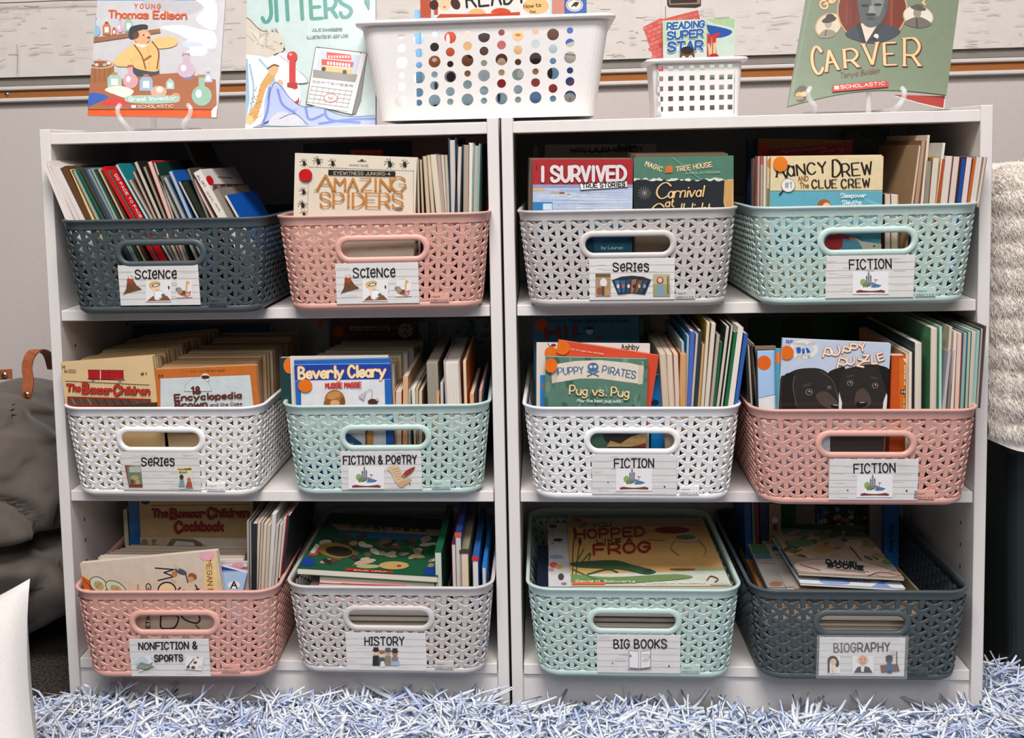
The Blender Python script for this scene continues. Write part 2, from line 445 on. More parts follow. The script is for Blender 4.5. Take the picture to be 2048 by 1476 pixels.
# ================================================================== bookcases
WD, TH, HH, DP = .616, .015, .801, .29
LAM = mat('ddd7d4', .5, 'laminate', .35)
SHELF = {1: .5556, 2: .305, 3: .066}
def bookcase(x0, label):
    e = empty('bookcase', label, 'bookcase', (x0, 0, 0), 'pair of white bookcases')
    def bx(n, a, b, r=.0009, m=LAM):
        v, f = bevel_box(a, b, r); return mesh(n, v, f, m, e)
    sides = [bx('side_panel', (0, 0, 0), (TH, DP, HH)), bx('side_panel', (WD-TH, 0, 0), (WD, DP, HH))]
    bx('top_board', (TH, .0008, HH-.0205), (WD-TH, DP, HH-.0055))
    for k, z in SHELF.items():
        bx('shelf', (TH+.0012, .002, z-.0146), (WD-TH-.0012, DP-.004, z))
    bx('toe_kick', (TH, .006, 0), (WD-TH, .018, SHELF[3]-.0146-.0006))
    bx('back_panel', (TH*.5, DP-.003, .02), (WD-TH*.5, DP, HH-.0058), .0003, mat('bdb8b5', .7, 'plain'))
    # peg holes: flat dark discs on the side panels, inner shade as colour
    for sx, xx, dr in ((0, TH, 1), (1, WD-TH, -1)):
        mb = MB()
        for zz in (.47, .44, .50, .22, .19, .25, .72, .69):
            for yy in (.045, .245):
                n = 8; v = [(xx+dr*.0003, yy, zz)]+[(xx+dr*.0003, yy+.0022*math.cos(a*math.pi/4), zz+.0028*math.sin(a*math.pi/4)) for a in range(n)]
                mb.add(v, [(0, 1+i, 1+(i+1) % n) for i in range(n)])
        o = mb.build('peg_holes', mat('2a2624', .9, 'flat'), sides[sx]); tag(o, kind='stuff')
    return e
bookcase(0, 'white laminate bookcase on the left, holding six woven baskets of books')
bookcase(WD+.0035, 'white laminate bookcase on the right, holding six woven baskets of books')

# ================================================================== woven plastic basket
BW, BD, BH = .280, .335, .126
TX, TY = .013, .010; RC = .030
def half(z): t = 1-z/BH; return BW/2-.0035-TX*t, BD/2-.0035-TY*t
hx0, hy0 = half(BH/2); cx0, cy0 = hx0-RC, hy0-RC; QA = math.pi*RC/2
PER = 4*cx0+4*cy0+4*QA
def surf(s, z, n):
    """point on the basket wall: s = distance round the ring from the middle of the front, going to +x; n = outwards offset"""
    s = s % PER; hx, hy = half(z); cx, cy = hx-RC, hy-RC
    segs = [('l', cx0, (0, -1)), ('a', QA, (1, -1)), ('l', 2*cy0, (1, 0)), ('a', QA, (1, 1)), ('l', 2*cx0, (0, 1)), ('a', QA, (-1, 1)), ('l', 2*cy0, (-1, 0)), ('a', QA, (-1, -1)), ('l', cx0, (0, -1))]
    st = [(0, 0), None, None, None, None, None, None, None, None]
    acc = 0
    for k, (ty, L, d) in enumerate(segs):
        if s <= acc+L or k == 8:
            t = (s-acc)/L; break
        acc += L
    R = RC+n
    if ty == 'l':
        if k == 0: return (t*cx, -cy-R, z)
        if k == 2: return (cx+R, -cy+2*cy*t, z)
        if k == 4: return (cx-2*cx*t, cy+R, z)
        if k == 6: return (-cx-R, cy-2*cy*t, z)
        return (-cx+t*cx, -cy-R, z)
    a0 = {1: -90, 3: 0, 5: 90, 7: 180}[k]; a = math.radians(a0+90*t)
    return (d[0]*cx+R*math.cos(a), d[1]*cy+R*math.sin(a), z)
RS = []
for (a, L, n) in ((0, cx0, 2), (cx0, QA, 9), (cx0+QA, 2*cy0, 3), (cx0+QA+2*cy0, QA, 9), (cx0+2*QA+2*cy0, 2*cx0, 4), (3*cx0+2*QA+2*cy0, QA, 9), (3*cx0+3*QA+2*cy0, 2*cy0, 3), (3*cx0+3*QA+4*cy0, QA, 9), (3*cx0+4*QA+4*cy0, cx0, 2)):
    RS += [a+L*i/n for i in range(n)]
def sweep(prof, closed=True):
    v = []; f = []; N = len(RS)
    for (n, z) in prof: v += [surf(s, z, n) for s in RS]
    K = len(prof)
    for k in range(K if closed else K-1):
        for i in range(N): f.append((k*N+i, k*N+(i+1) % N, ((k+1) % K)*N+(i+1) % N, ((k+1) % K)*N+i))
    return v, f
def prep(name, v, f, sm=True):
    me = bpy.data.meshes.new(name); me.from_pydata([tuple(map(float, p)) for p in v], [], f); me.update()
    import bmesh
    bm = bmesh.new(); bm.from_mesh(me); bmesh.ops.recalc_face_normals(bm, faces=bm.faces); bm.to_mesh(me); bm.free()
    if sm: me.polygons.foreach_set('use_smooth', [True]*len(me.polygons))
    return me
v, f = sweep([(-.0016, .1118), (.0006, .1118), (.0010, .1135), (.0012, .1215), (.0030, .1228), (.0034, .1240), (.0034, .1252), (.0026, .1260), (-.0008, .1260), (-.0016, .1250)])
ME_RIM = prep('basket_rim', v, f)
v, f = sweep([(-.004, .0012), (-.0016, .0035), (.0004, .0045), (.0012, .0062), (.0012, .0102), (.0004, .0112), (-.0016, .0112), (-.0018, .006), (-.006, .0032)])
N = len(RS); i = len(v); cv = [surf(s, .0022, -.005) for s in RS]; v += cv; f.append(tuple(range(i, i+N)))
ME_BASE = prep('basket_base', v, f)
# one Y of the weave, in millimetres: a along the ring, b up
YH = [(0, 0), (1.8, .25), (4.0, 1.6), (7.0, 3.5), (8.5, 3.8), (9.8, 2.7), (10.3, .7), (9.6, -1.1), (7.4, -2.6), (5.3, -4.4), (4.0, -6.6), (3.3, -9.2), (2.95, -15.6)]
Yo = YH+[(-a, b) for a, b in reversed(YH[1:])]
def inset(P, d):
    Q = []
    n = len(P)
    for i in range(n):
        a, b, c = np.array(P[i-1]), np.array(P[i]), np.array(P[(i+1) % n])
        e1 = (b-a)/np.hypot(*(b-a)); e2 = (c-b)/np.hypot(*(c-b)); n1 = np.array([e1[1], -e1[0]]); n2 = np.array([e2[1], -e2[0]])
        m = n1+n2; m /= max(.5, np.dot(m, n1)); Q.append(tuple(b+m*d*.9))
    return Q
Yi = inset(Yo, .6) if np.hypot(*inset(Yo, .6)[12]) < np.hypot(*Yo[12]) else inset(Yo, -.6)
def nrel(b):
    return float(np.interp(b, [-15.6, -9, -5, -1.5, 2.5, 5], [-.0012, -.0004, .0003, .0010, .0017, .0017]))
HZ, HR, HLX, FR = .081, .0102, .0418, .0082      # handle hole: centre height, end radius, half length of the straight, frame width
def push(x, z, vc=None):
    """keep weave vertices out of the handle hole (they end under the handle frame)"""
    cxh = max(-HLX, min(HLX, x)); dx, dz = x-cxh, z-HZ; d = math.hypot(dx, dz); R = HR+.004
    if d < R:
        if vc is not None and abs(vc[0]) < HLX+.004:
            h = math.sqrt(max(0, R*R-dx*dx)); return x, (HZ+h if vc[1] > HZ-.002 else HZ-h)
        if d < 1e-6: dx, dz, d = 0, 1, 1
        return cxh+dx/d*R, HZ+dz/d*R
    return x, z
NC = 2*round(PER/.0140/2); SP = PER/NC
def weave(cols):
    V = []; F = []
    for c in cols:
        s0 = c*SP
        for k in range(-1, 8):
            zv = .1075-.0156*k-(.0078 if c % 2 else 0)
            if zv < .004: continue
            cen = ((s0+PER/2) % PER)-PER/2
            back = abs(abs(cen)-PER/2) < .07
            ring = []
            ok = True
            near = None
            if abs(cen) < .075: near = 0.
            elif back: near = PER/2
            for P, off in ((Yo, -.0015), (Yo, -.0004), (Yi, 0.0003)):
                pts = []
                for a, b in P:
                    z = min(.1125, max(.0105, zv+b/1000)); s = s0+a/1000*(SP/.0140)
                    if near is not None:
                        q = ((s-near+PER/2) % PER)-PER/2; q2, z = push(q, z, (((s0-near+PER/2) % PER)-PER/2, zv)); s = near+q2
                    pts.append((s, z, nrel(b)+off))
                ring.append(pts)
            zz = [p[1] for p in ring[0]]
            if max(zz)-min(zz) < .0015: continue
            ins = 0
            if near is not None:
                for a, b in Yo:
                    q = ((s0+a/1000-near+PER/2) % PER)-PER/2; zc = zv+b/1000
                    if math.hypot(q-max(-HLX, min(HLX, q)), zc-HZ) < HR+.004: ins += 1
                if ins > 17: continue
            i = len(V); n = len(Yo)
            for r in ring: V += [surf(*p) for p in r]
            for q in range(2):
                for j in range(n): F.append((i+q*n+j, i+q*n+(j+1) % n, i+(q+1)*n+(j+1) % n, i+(q+1)*n+j))
            F.append(tuple(range(i+2*n, i+3*n))); F.append(tuple(range(i, i+n)))
    return V, F
def cols_where(fn): return [c for c in range(NC) if fn(((c*SP+PER/2) % PER)-PER/2)]
FRN = cx0+QA*.5; SDE = cx0+QA*1.5+2*cy0
ME_WALLS = []
for nm, fn in (('front_wall', lambda s: abs(s) <= FRN), ('right_wall', lambda s: FRN < s <= SDE), ('left_wall', lambda s: -SDE <= s < -FRN), ('back_wall', lambda s: abs(s) > SDE)):
    v, f = weave(cols_where(fn)); ME_WALLS.append((nm, prep('woven_'+nm, v, f, False)))
def stadium(off, n=14):
    P = []
    for sgn, a0 in ((1, -90), (-1, 90)):
        for i in range(n+1):
            a = math.radians(a0+180*i/n); P.append((sgn*HLX+(HR+off)*math.cos(a), HZ+(HR+off)*math.sin(a)))
    return P
def handle(s0):
    prof = [(0, -.0016), (0, .0012), (.0012, .0026), (.0030, .0032), (.0052, .0031), (.0072, .0022), (.0082, .0008), (.0082, -.0012)]
    V = []; F = []
    for off, n in prof: V += [surf(s0+x, z, n) for x, z in stadium(off)]
    M_ = len(stadium(0)); K = len(prof)
    for k in range(K):
        for i in range(M_): F.append((k*M_+i, k*M_+(i+1) % M_, ((k+1) % K)*M_+(i+1) % M_, ((k+1) % K)*M_+i))
    return prep('handle_frame', V, F)
ME_H = handle(0); ME_HB = handle(PER/2)
# embossed maker's plate at the lower right of the front
def plate():
    V = []; F = []
    xs = (.0625, .0885); zs = (.0108, .0215); V += [surf(x, z, n) for n in (0, .0026) for z in zs for x in xs]
    F += [(4, 5, 7, 6), (0, 1, 5, 4), (2, 6, 7, 3), (0, 4, 6, 2), (1, 3, 7, 5)]
    return prep('maker_plate', V, F, False)
ME_P = plate()
def emboss():
    pl = Print((0, 0, 0), (1, 0, 0), (0, 0, 1), 1, 1, px=False)
    pl.text('room', 64, 16.9, 76, 16.9, 2.9, 'ffffff', .5); pl.text('essentials', 64, 12.4, 86, 12.4, 2.9, 'ffffff', .45)
    V = []; F = []
    for fc in pl.f:
        i = len(V); n = len(fc)
        P = [pl.v[j] for j in fc]
        V += [surf(p[0], p[2], .0026) for p in P]+[surf(p[0], p[2], .00305) for p in P]
        F.append(tuple(range(i+n, i+2*n)))
        for j in range(n): F.append((i+j, i+(j+1) % n, i+n+(j+1) % n, i+n+j))
    return prep('embossed_lettering', V, F, False)
ME_E = emboss()
COLS = {'charcoal': '4b5558', 'pink': 'dca79a', 'grey': 'cbc4c1', 'mint': 'bdd2cb', 'white': 'eeebea'}
def basket(cx, fy, row_, yaw, colr, word, label, sleeve=False):
    e = empty('woven_basket', label, 'basket', group='woven plastic book baskets')
    e.location = (cx, fy+BD/2, SHELF[row_]); e.rotation_euler = (0, 0, math.radians(yaw))
    m = mat(COLS[colr], .42, 'plastic', .4)
    for nm, me in ME_WALLS:
        me2 = me
        o = bpy.data.objects.new(nm, me2); COL.objects.link(o); o.parent = e
        if len(me2.materials) == 0: me2.materials.append(m)
        o.material_slots[0].link = 'OBJECT'; o.material_slots[0].material = m
    fr = [c for c in e.children if c.name.startswith('front_wall')][0]
    for nm, me, par in (('rim', ME_RIM, e), ('base', ME_BASE, e), ('handle_frame', ME_H, e), ('handle_frame', ME_HB, e), ('maker_plate', ME_P, e)):
        o = bpy.data.objects.new(nm, me); COL.objects.link(o); o.parent = par
        if len(me.materials) == 0: me.materials.append(m)
        o.material_slots[0].link = 'OBJECT'; o.material_slots[0].material = m
        if nm == 'maker_plate':
            q = bpy.data.objects.new('embossed_lettering', ME_E); COL.objects.link(q); q.parent = o
            if len(ME_E.materials) == 0: ME_E.materials.append(m)
            q.material_slots[0].link = 'OBJECT'; q.material_slots[0].material = m
    bpy.context.view_layer.update()
    return e
def card(e, cxpx, ytop, sleeve=False, w=.1072, h=.0532, tilt=0):
    """printed card taped to the front of a basket; cxpx, ytop locate its top middle on the photograph"""
    Mw = e.matrix_world
    # wall plane at the front, leaning with the taper
    zt, zb = .0625, .0625-h
    fy_ = lambda z: -half(z)[1]
    up = Vector((0, fy_(zt)-fy_(zb), h)).normalized()
    upw = (Mw.to_3x3() @ up).normalized(); uxw = (Mw.to_3x3() @ Vector((1, 0, 0))).normalized()
    nw = upw.cross(uxw)
    p0 = Mw @ Vector((0, fy_(.03)-.0026, .03))
    r = Vector(ray(cxpx, ytop)); c0 = Vector(CC)
    hit = c0+r*((p0-c0).dot(nw)/r.dot(nw))
    if tilt:
        R = Matrix.Rotation(math.radians(tilt), 3, nw); upw = R @ upw; uxw = R @ uxw
    O = hit-uxw*w/2-upw*h
    M, ux, ut, uz = basis(O, uxw, upw)
    k = bpy.data.objects.new('label_card', None)
    v, f = bevel_box((0, 0, 0), (w, .0007, h), .0001)
    me = prep('label_card', v, f, False); o = link('label_card', me, e, mat('dedad8', .5, 'plain'))
    o.matrix_parent_inverse = Mw.inverted(); o.matrix_world = M
    pr = Print(np.array(O), ux, uz, w, h)
    pr.cx = cxpx; pr.ytop = ytop
    # whitewashed boards printed on the card
    cr = random.Random(int(cxpx))
    for i in range(26):
        x = cr.uniform(0, .8); y = cr.uniform(.03, .97); pr._mm = 1
        X0, Y0 = w*1000*x, h*1000*y
        pr.px = False; pr.line([(X0, Y0), (X0+cr.uniform(6, 22), Y0+cr.uniform(-.3, .3))], cr.uniform(.15, .5), cr.choice(['c6c1c0', 'cfcbca', 'bdb7b5', 'd0cbc6']))
    for q in (.16, .32, .49, .66, .84):
        pr.line([(0, h*1000*q), (w*500, h*1000*q+.3), (w*1000, h*1000*q)], .28, '8f8783')
    pr.px = True
    if sleeve:
        s = MB().box((-.0035, -.0011, -.0035), (w+.0035, -.0008, h+.0035)).build('clear_sleeve', mat('ffffff', .12, 'sleeve'), e)
        s.matrix_parent_inverse = Mw.inverted(); s.matrix_world = M
    pr.obj = o
    return pr
def fin(pr): pr.build(pr.obj, PRINT_CARD, 'card_print')
# ================================================================== baskets
B = {}
B[11] = basket(.181, -.060, 1, -1, 'charcoal', 'SCIENCE', 'charcoal woven plastic basket with a SCIENCE card, top left shelf')
B[12] = basket(.4615, -.050, 1, 1.6, 'pink', 'SCIENCE', 'pink woven plastic basket with a SCIENCE card on the top shelf')
B[13] = basket(.781, -.045, 1, -1.2, 'grey', 'SERIES', 'light grey woven plastic basket with a SERIES card on the top shelf')
B[14] = basket(1.067, -.054, 1, 1.2, 'mint', 'FICTION', 'mint woven plastic basket with a FICTION card, top right shelf')
B[21] = basket(.163, -.042, 2, -1, 'white', 'SERIES', 'white woven plastic basket with a SERIES card on the middle shelf')
B[22] = basket(.457, -.034, 2, 1.2, 'mint', 'FICTION & POETRY', 'mint woven plastic basket with a FICTION & POETRY card on the middle shelf')
B[23] = basket(.783, -.054, 2, -1, 'white', 'FICTION', 'white woven plastic basket with a FICTION card on the middle shelf')
B[24] = basket(1.067, -.072, 2, -.6, 'pink', 'FICTION', 'pink woven plastic basket with a FICTION card on the middle shelf')
B[31] = basket(.173, -.070, 3, 1.6, 'pink', 'NONFICTION & SPORTS', 'pink woven plastic basket with a NONFICTION & SPORTS card, bottom left shelf')
B[32] = basket(.460, -.049, 3, 0, 'grey', 'HISTORY', 'light grey woven plastic basket with a HISTORY card on the bottom shelf')
B[33] = basket(.781, -.050, 3, 0, 'mint', 'BIG BOOKS', 'mint woven plastic basket with a BIG BOOKS card on the bottom shelf')
B[34] = basket(1.067, -.049, 3, .6, 'charcoal', 'BIOGRAPHY', 'charcoal woven plastic basket with a BIOGRAPHY card, bottom right shelf')

K = '1d1b1c'
def title(p, t, x0, y0, x1, y1, H): p.text(t, x0, y0, x1, y1, H, K, 2.5, 0, 0, 2.4, True)
def paper(p, x0, y0, x1, y1, c='e9e6e6'): p.rect(x0, y0, x1, y1, c)
def volcano(p, x, y, s=1):
    p.poly([(x-16*s, y+18*s), (x-9*s, y+4*s), (x-7*s, y-14*s), (x+4*s, y-15*s), (x+12*s, y-2*s), (x+22*s, y+5*s), (x+6*s, y+9*s), (x-12*s, y+14*s)], '6b4a30')
    p.poly([(x-8*s, y-14*s), (x-5*s, y-17*s), (x, y-15*s), (x+4*s, y-16*s), (x+8*s, y-8*s), (x+3*s, y-7*s), (x, y-3*s), (x-3*s, y-8*s), (x-7*s, y-6*s)], 'a5472c')
    p.line([(x-2*s, y-2*s), (x+4*s, y+7*s)], 1.2, '553823')
    for dx, dy in ((-5, -20), (1, -22), (4, -19)): p.ell(x+dx*s, y+dy*s, .9, .9, '8c3a26')
def scientist(p, x, y):
    paper(p, x-26, y-22, x+25, y+20)
    p.poly([(x-24, y+19), (x-12, y+9), (x+16, y+8), (x+25, y+18)], '8a5238')
    p.poly([(x-9, y+14), (x-9, y-1), (x+8, y-2), (x+7, y+12)], 'f3f1f0'); p.line([(x-9, y+14), (x-9, y-1), (x+8, y-2)], .8, '8d8888')
    p.ell(x-7, y-9, 10, 9, 'efc9a8'); p.ell(x-8, y-15, 12, 6, 'd9b36c', -8); p.ell(x-16, y-10, 3, 4, 'd9b36c')
    p.ell(x-6, y-13, 8, 3.4, '2f3336', -12); p.ell(x-6, y-13, 6, 2.1, 'd8e4e8', -12)
    p.line([(x-5, y-3), (x-4, y-2.4), (x-1, y-3)], .8, '9c5a48'); p.line([(x+6, y+0), (x+16, y-3), (x+19, y-6)], 2.4, 'f3f1f0')
    p.ell(x+20, y-8, 1.6, 4, '2c2a33'); p.ell(x+9, y+8, 4, 4, '5d6f5e'); p.line([(x+9, y+4), (x+9, y-1)], 1, 'b9c4c4'); p.poly([(x-9, y+15), (x-2, y+13), (x+5, y+15), (x-3, y+17)], 'f1efee')
def toys(p, x, y):
    p.poly([(x-12, y-20), (x+18, y-18), (x+18, y+14), (x-14, y+15)], 'e6e2e2')
    p.poly([(x-14, y+0), (x-6, y-2), (x+12, y+6), (x+15, y+10), (x+8, y+15), (x-10, y+9)], 'b98c4a'); p.ell(x-9, y-1, 6, 5, '97928f'); p.ell(x-13, y-2, 2.6, 3, '837e7c')
    p.line([(x+6, y+2), (x+7, y-12), (x+9, y-15)], 3, 'd6a64c'); p.ell(x+9, y-15, 4, 2.6, 'd6a64c', 30); p.rect(x-1, y+1, x+4, y+8, '4b4544'); p.ell(x-3, y+8, 2.5, 2.5, '6a4d40')
    p.rect(x+5, y+3, x+14, y+12, 'c77d89'); p.ell(x+9, y+9, 3, 3, 'e0a5ad'); p.ell(x+2, y+10, 3, 2.4, 'a46a3c'); p.ell(x+14, y+4, 2, 2, 'b86a76')
def storybook(p, x, y, pap=True):
    if pap: paper(p, x-36, y-22.5, x+36, y+22.5, 'eae7e8')
    p.poly([(x-29, y+16), (x-14, y+12), (x, y+15), (x+15, y+12), (x+29, y+16), (x+28, y+20), (x, y+19), (x-28, y+20)], '7a4236')
    p.poly([(x-22, y+13), (x-16, y+4), (x, y+10), (x+15, y+5), (x+22, y+13), (x, y+16)], 'f2efea', True)
    p.poly([(x, y+9), (x+5, y+1), (x+22, y+5), (x+17, y+9), (x+6, y+10)], '4f7fae'); p.line([(x+3, y+6), (x+12, y+3), (x+20, y+6)], 1.1, '3b628c', True)
    p.ell(x-15, y-1, 6, 7, '94ab62'); p.ell(x-9, y+4, 7, 5, '6d8f5c'); p.ell(x-4, y+3, 6, 4, '5b6f57'); p.line([(x-15, y+5), (x-14, y+9)], 1.6, '6a5040')
    for dx, h in ((-8, 14), (-4, 22), (0, 15)):
        p.rect(x+dx-1.7, y-h+4, x+dx+1.7, y+4, '7d8288'); p.poly([(x+dx-2.2, y-h+4), (x+dx, y-h-2), (x+dx+2.2, y-h+4)], '5f6a78')
    p.ell(x-4, y-20, 1.4, 1.2, 'b57a4c'); p.line([(x+9, y+2), (x+10, y-6)], 1.1, '5f5348'); p.line([(x+7, y-6), (x+13, y-6)], 1.4, '5f5348'); p.ell(x+4, y+1, 3, 2, '9b5c54')
p = card(B[11], 315, 530); title(p, 'ScIeNce', 271, 557, 353, 556, 16.5); volcano(p, 262, 573); scientist(p, 318, 583); toys(p, 367, 580); fin(p)
p = card(B[12], 753, 526); title(p, 'ScIeNce', 707, 554.5, 790, 553, 17.5); volcano(p, 697, 571); scientist(p, 751, 582); toys(p, 805, 578); fin(p)
p = card(B[13], 1263.5, 517)
title(p, 'SeRIes', 1226.5, 542, 1297, 541.5, 15.5)
p.rect(1191, 547, 1221, 592, 'a88a6c'); p.rect(1191, 547, 1221, 554, '6d5a40'); p.ell(1207, 565, 7, 9, 'e4ded6'); p.ell(1199, 582, 6, 8, '8a5a3c'); p.ell(1214, 583, 6, 7, 'b98d62'); p.rect(1203, 572, 1209, 591, '5f4a38')
p.poly([(1224, 560), (1243, 553), (1264, 551), (1285, 553), (1302, 559), (1290, 589), (1264, 586), (1236, 589)], '2a2d38')
for i, c in enumerate(['41708a', '2f5f92', '2c4a66', 'a9644a', '705646', '394a5c']): p.poly([(1229+i*11.5, 561-(2 if 1 < i < 4 else 0)), (1239+i*11.5, 560-(2 if 1 < i < 4 else 0)), (1241+i*8.5, 585), (1237+i*8, 585)], c); p.ell(1236+i*10.6, 572, 2.6, 4, ['d8d3cc', 'c65b3c', 'e2d2b0', '3b2d2a', 'd9a26f', '86a1b0'][i])
p.rect(1306, 548, 1340, 592, 'b9b08c'); p.rect(1306, 568, 1340, 592, '9a9a68'); p.ell(1320, 561, 7, 8, '8a4a30'); p.ell(1320, 560, 4.4, 5, 'e6c2a2'); p.poly([(1313, 590), (1316, 567), (1325, 567), (1331, 590)], '7d97ac'); p.rect(1334, 552, 1337, 588, '7a5a44')
fin(p)
p = card(B[14], 1741.5, 511); title(p, 'FICTION', 1699, 538, 1782, 535.5, 18); storybook(p, 1741, 565.5); fin(p)
p = card(B[21], 319, 904); title(p, 'SeRIes', 283.5, 931, 348.5, 930.5, 15)
p.poly([(250, 930), (280, 932), (281, 966), (257, 968)], '8a3434'); p.poly([(254, 933), (282, 931), (286, 974), (258, 974)], '6f7f66'); p.rect(259, 933, 282, 944, 'b5b9b0'); p.ell(270, 955, 8, 5, 'a9a36a'); p.ell(265, 963, 4, 5, '7a3f34'); p.ell(276, 964, 4, 5, 'c09a76'); p.rect(259, 968, 285, 974, '78382e')
p.poly([(355, 936), (384, 933), (387, 976), (358, 978)], 'ded9ce'); p.poly([(355, 936), (384, 933), (385, 944), (356, 946)], 'ead99c'); p.text('Encyclopedia', 357, 940, 383, 938, 3.6, '5a4a2a', .9); p.text('Brown', 360, 945, 375, 944, 3.2, '5a4a2a', .9)
p.ell(364, 953, 4, 5, '4a3327'); p.poly([(358, 972), (361, 958), (368, 958), (371, 972)], '7d99a8'); p.ell(379, 958, 4, 4.4, 'b5734a'); p.poly([(372, 974), (375, 963), (384, 963), (386, 974)], 'a8563c'); fin(p)
p = card(B[22], 761, 902.5); title(p, 'FICTION & POeTRY', 687, 928, 833, 925.5, 15.5)
storybook(p, 733, 955)
p.poly([(775, 935), (797, 932), (805, 950), (811, 966), (802, 973), (790, 962), (784, 948)], 'd9bb94', True); p.poly([(797, 965), (818, 956), (822, 961), (803, 974)], 'caa67c', True)
for i in range(5): p.line([(784+i*2.4, 939+i*5), (798+i*2, 936+i*5)], .8, '8f7552')
p.poly([(803, 954), (812, 941), (829, 933), (829, 937), (822, 946), (806, 956)], '9b3a30', True); p.line([(799, 961), (810, 950)], 1.1, 'e0d4c6'); p.ell(820, 968, 1.2, 1.4, '2a2626'); fin(p)
p = card(B[23], 1268, 909.5); title(p, 'FICTION', 1229, 935, 1307, 934, 17); storybook(p, 1268, 959); p.ell(1216, 943+21, 1.2, 1.2, K); p.ell(1329, 943+30, 1.6, 1.6, K); fin(p)
p = card(B[24], 1748, 918.5); title(p, 'FICTION', 1708, 946, 1790, 943.5, 17.5); storybook(p, 1749, 971.5); p.ell(1695, 980, 1.3, 1.3, K); p.ell(1813, 981, 1.8, 1.8, K); fin(p)
p = card(B[31], 337, 1278); title(p, 'NONFICTION &', 278, 1299, 394, 1296.5, 13.5); title(p, 'SPORTS', 310, 1322, 366, 1320.5, 12)
p.poly([(270, 1316), (300, 1310), (310, 1330), (280, 1342)], 'e4e4e4'); p.ell(285, 1323, 12, 11, 'bdd0d8'); p.poly([(275, 1333), (283, 1323), (296, 1327), (306, 1323), (303, 1333), (292, 1338)], '8c9a84', True); p.line([(274, 1335), (292, 1338), (307, 1331)], 1.3, '3b3b3b', True); p.line([(279, 1326), (300, 1329)], 1.2, '6e7c6a')
p.poly([(374, 1310), (408, 1314), (404, 1340), (370, 1336)], 'ebe8e8'); p.line([(375, 1333), (389, 1316)], 1.8, '2a2626'); 
for x, y, r, c in ((391, 1324, 3.6, '8a4030'), (387, 1334, 4.2, '7a4a34'), (377, 1333, 3.6, '3c4a63'), (400, 1333, 4.6, 'd6d2cc'), (396, 1314, 2.4, 'b86a54')): p.ell(x, y, r, r*.8, c)
fin(p)
p = card(B[32], 770.5, 1266); title(p, 'HISTORY', 730, 1290, 808, 1289, 15.5)
for x, h, c, hr, sk, hat in ((752, 0, '2b2f33', '3a2a26', 'e6c3a4', 1), (764, 4, '4c5b52', '9a6a4a', 'eec9aa', 0), (776, 1, '8b7f6e', '5a5f66', 'caa184', 1), (790, 2, '8b7d72', '3a3230', 'a57a5c', 1)):
    p.poly([(x-7, 1331), (x-6, 1311+h), (x+6, 1311+h), (x+7, 1331)], c); p.ell(x, 1304+h, 5.6, 5.8, sk); p.ell(x, 1300+h, 6, 4, hr)
    if hat: p.rect(x-5, 1294+h, x+5, 1300+h, hr); p.line([(x-7, 1300+h), (x+7, 1300+h)], 1.3, hr)
p.rect(782, 1322, 799, 1330, '9db4d3'); p.poly([(760, 1333), (762, 1322), (768, 1322), (771, 1333)], 'dfe3da'); fin(p)
p = card(B[33], 1277, 1270); title(p, 'BIG BOOKS', 1228, 1296, 1333, 1295, 16.5)
p.poly([(1258, 1300), (1278, 1302), (1301, 1299), (1301, 1333), (1278, 1336), (1258, 1334)], 'e9e7e7')
for L in ([(1258, 1334), (1258, 1300), (1277, 1302), (1277, 1336), (1258, 1334)], [(1281, 1336), (1281, 1302), (1301, 1299), (1301, 1333), (1281, 1336)], [(1254, 1338), (1277, 1337), (1303, 1337), (1277, 1340), (1254, 1338)]): p.line(L, 1, '6a6668')
for y in (1309, 1312, 1319, 1322): p.line([(1284, y), (1297, y-1)], 1, '8c888a')
p.rect(1288, 1311, 1299, 1317, 'd8d6d6'); p.line([(1299, 1309), (1299, 1317)], 1, '4f4b4d'); p.ell(1261, 1311, 2, 3, '8a8688'); p.ell(1225, 1325, 1.3, 1.3, K); p.ell(1338, 1331, 1.6, 1.6, K); fin(p)
p = card(B[34], 1725, 1275, True); title(p, 'BIOGRAPHY', 1668, 1304, 1779, 1301.5, 17)
paper(p, 1655, 1312, 1680, 1346); p.ell(1665, 1318, 10, 7, '26221f'); p.rect(1655, 1318, 1659, 1345, '26221f'); p.ell(1674, 1326, 4, 8, '26221f'); p.ell(1666, 1323, 6.5, 7, 'e3bda0'); p.poly([(1660, 1345), (1662, 1331), (1671, 1331), (1674, 1345)], 'ecd9c0'); p.line([(1664, 1338), (1666, 1345)], .8, '5a4a3a')
paper(p, 1704, 1311, 1747, 1346); p.ell(1725, 1320, 13, 10, 'dad4cd'); p.ell(1725, 1320, 8.6, 10, 'dda684'); p.poly([(1707, 1345), (1714, 1334), (1725, 1330), (1738, 1334), (1745, 1345)], '2c3338'); p.poly([(1721, 1331), (1729, 1331), (1727, 1343), (1722, 1343)], 'e8e4de'); p.line([(1721, 1325), (1729, 1325)], 1, '8c4f3c'); p.ell(1721.5, 1318, 1, 1.2, K); p.ell(1729, 1318, 1, 1.2, K)
p.poly([(1760, 1330), (1795, 1327), (1799, 1342), (1762, 1345)], '7a5038'); p.ell(1778, 1318, 7, 7.5, '4b3026'); p.ell(1778, 1313.5, 7, 4, '1d1816'); p.poly([(1771, 1342), (1773, 1326), (1784, 1326), (1786, 1342)], '2d5f8f'); p.rect(1774, 1340, 1783, 1346, '2b3340'); p.line([(1793, 1303), (1793, 1330)], 2, '3d3330'); p.rect(1781, 1303, 1790, 1309, 'd8b9b0')
fin(p)

# ================================================================== books: top shelf
F1, F2, F3 = SHELF[1], SHELF[2], SHELF[3]
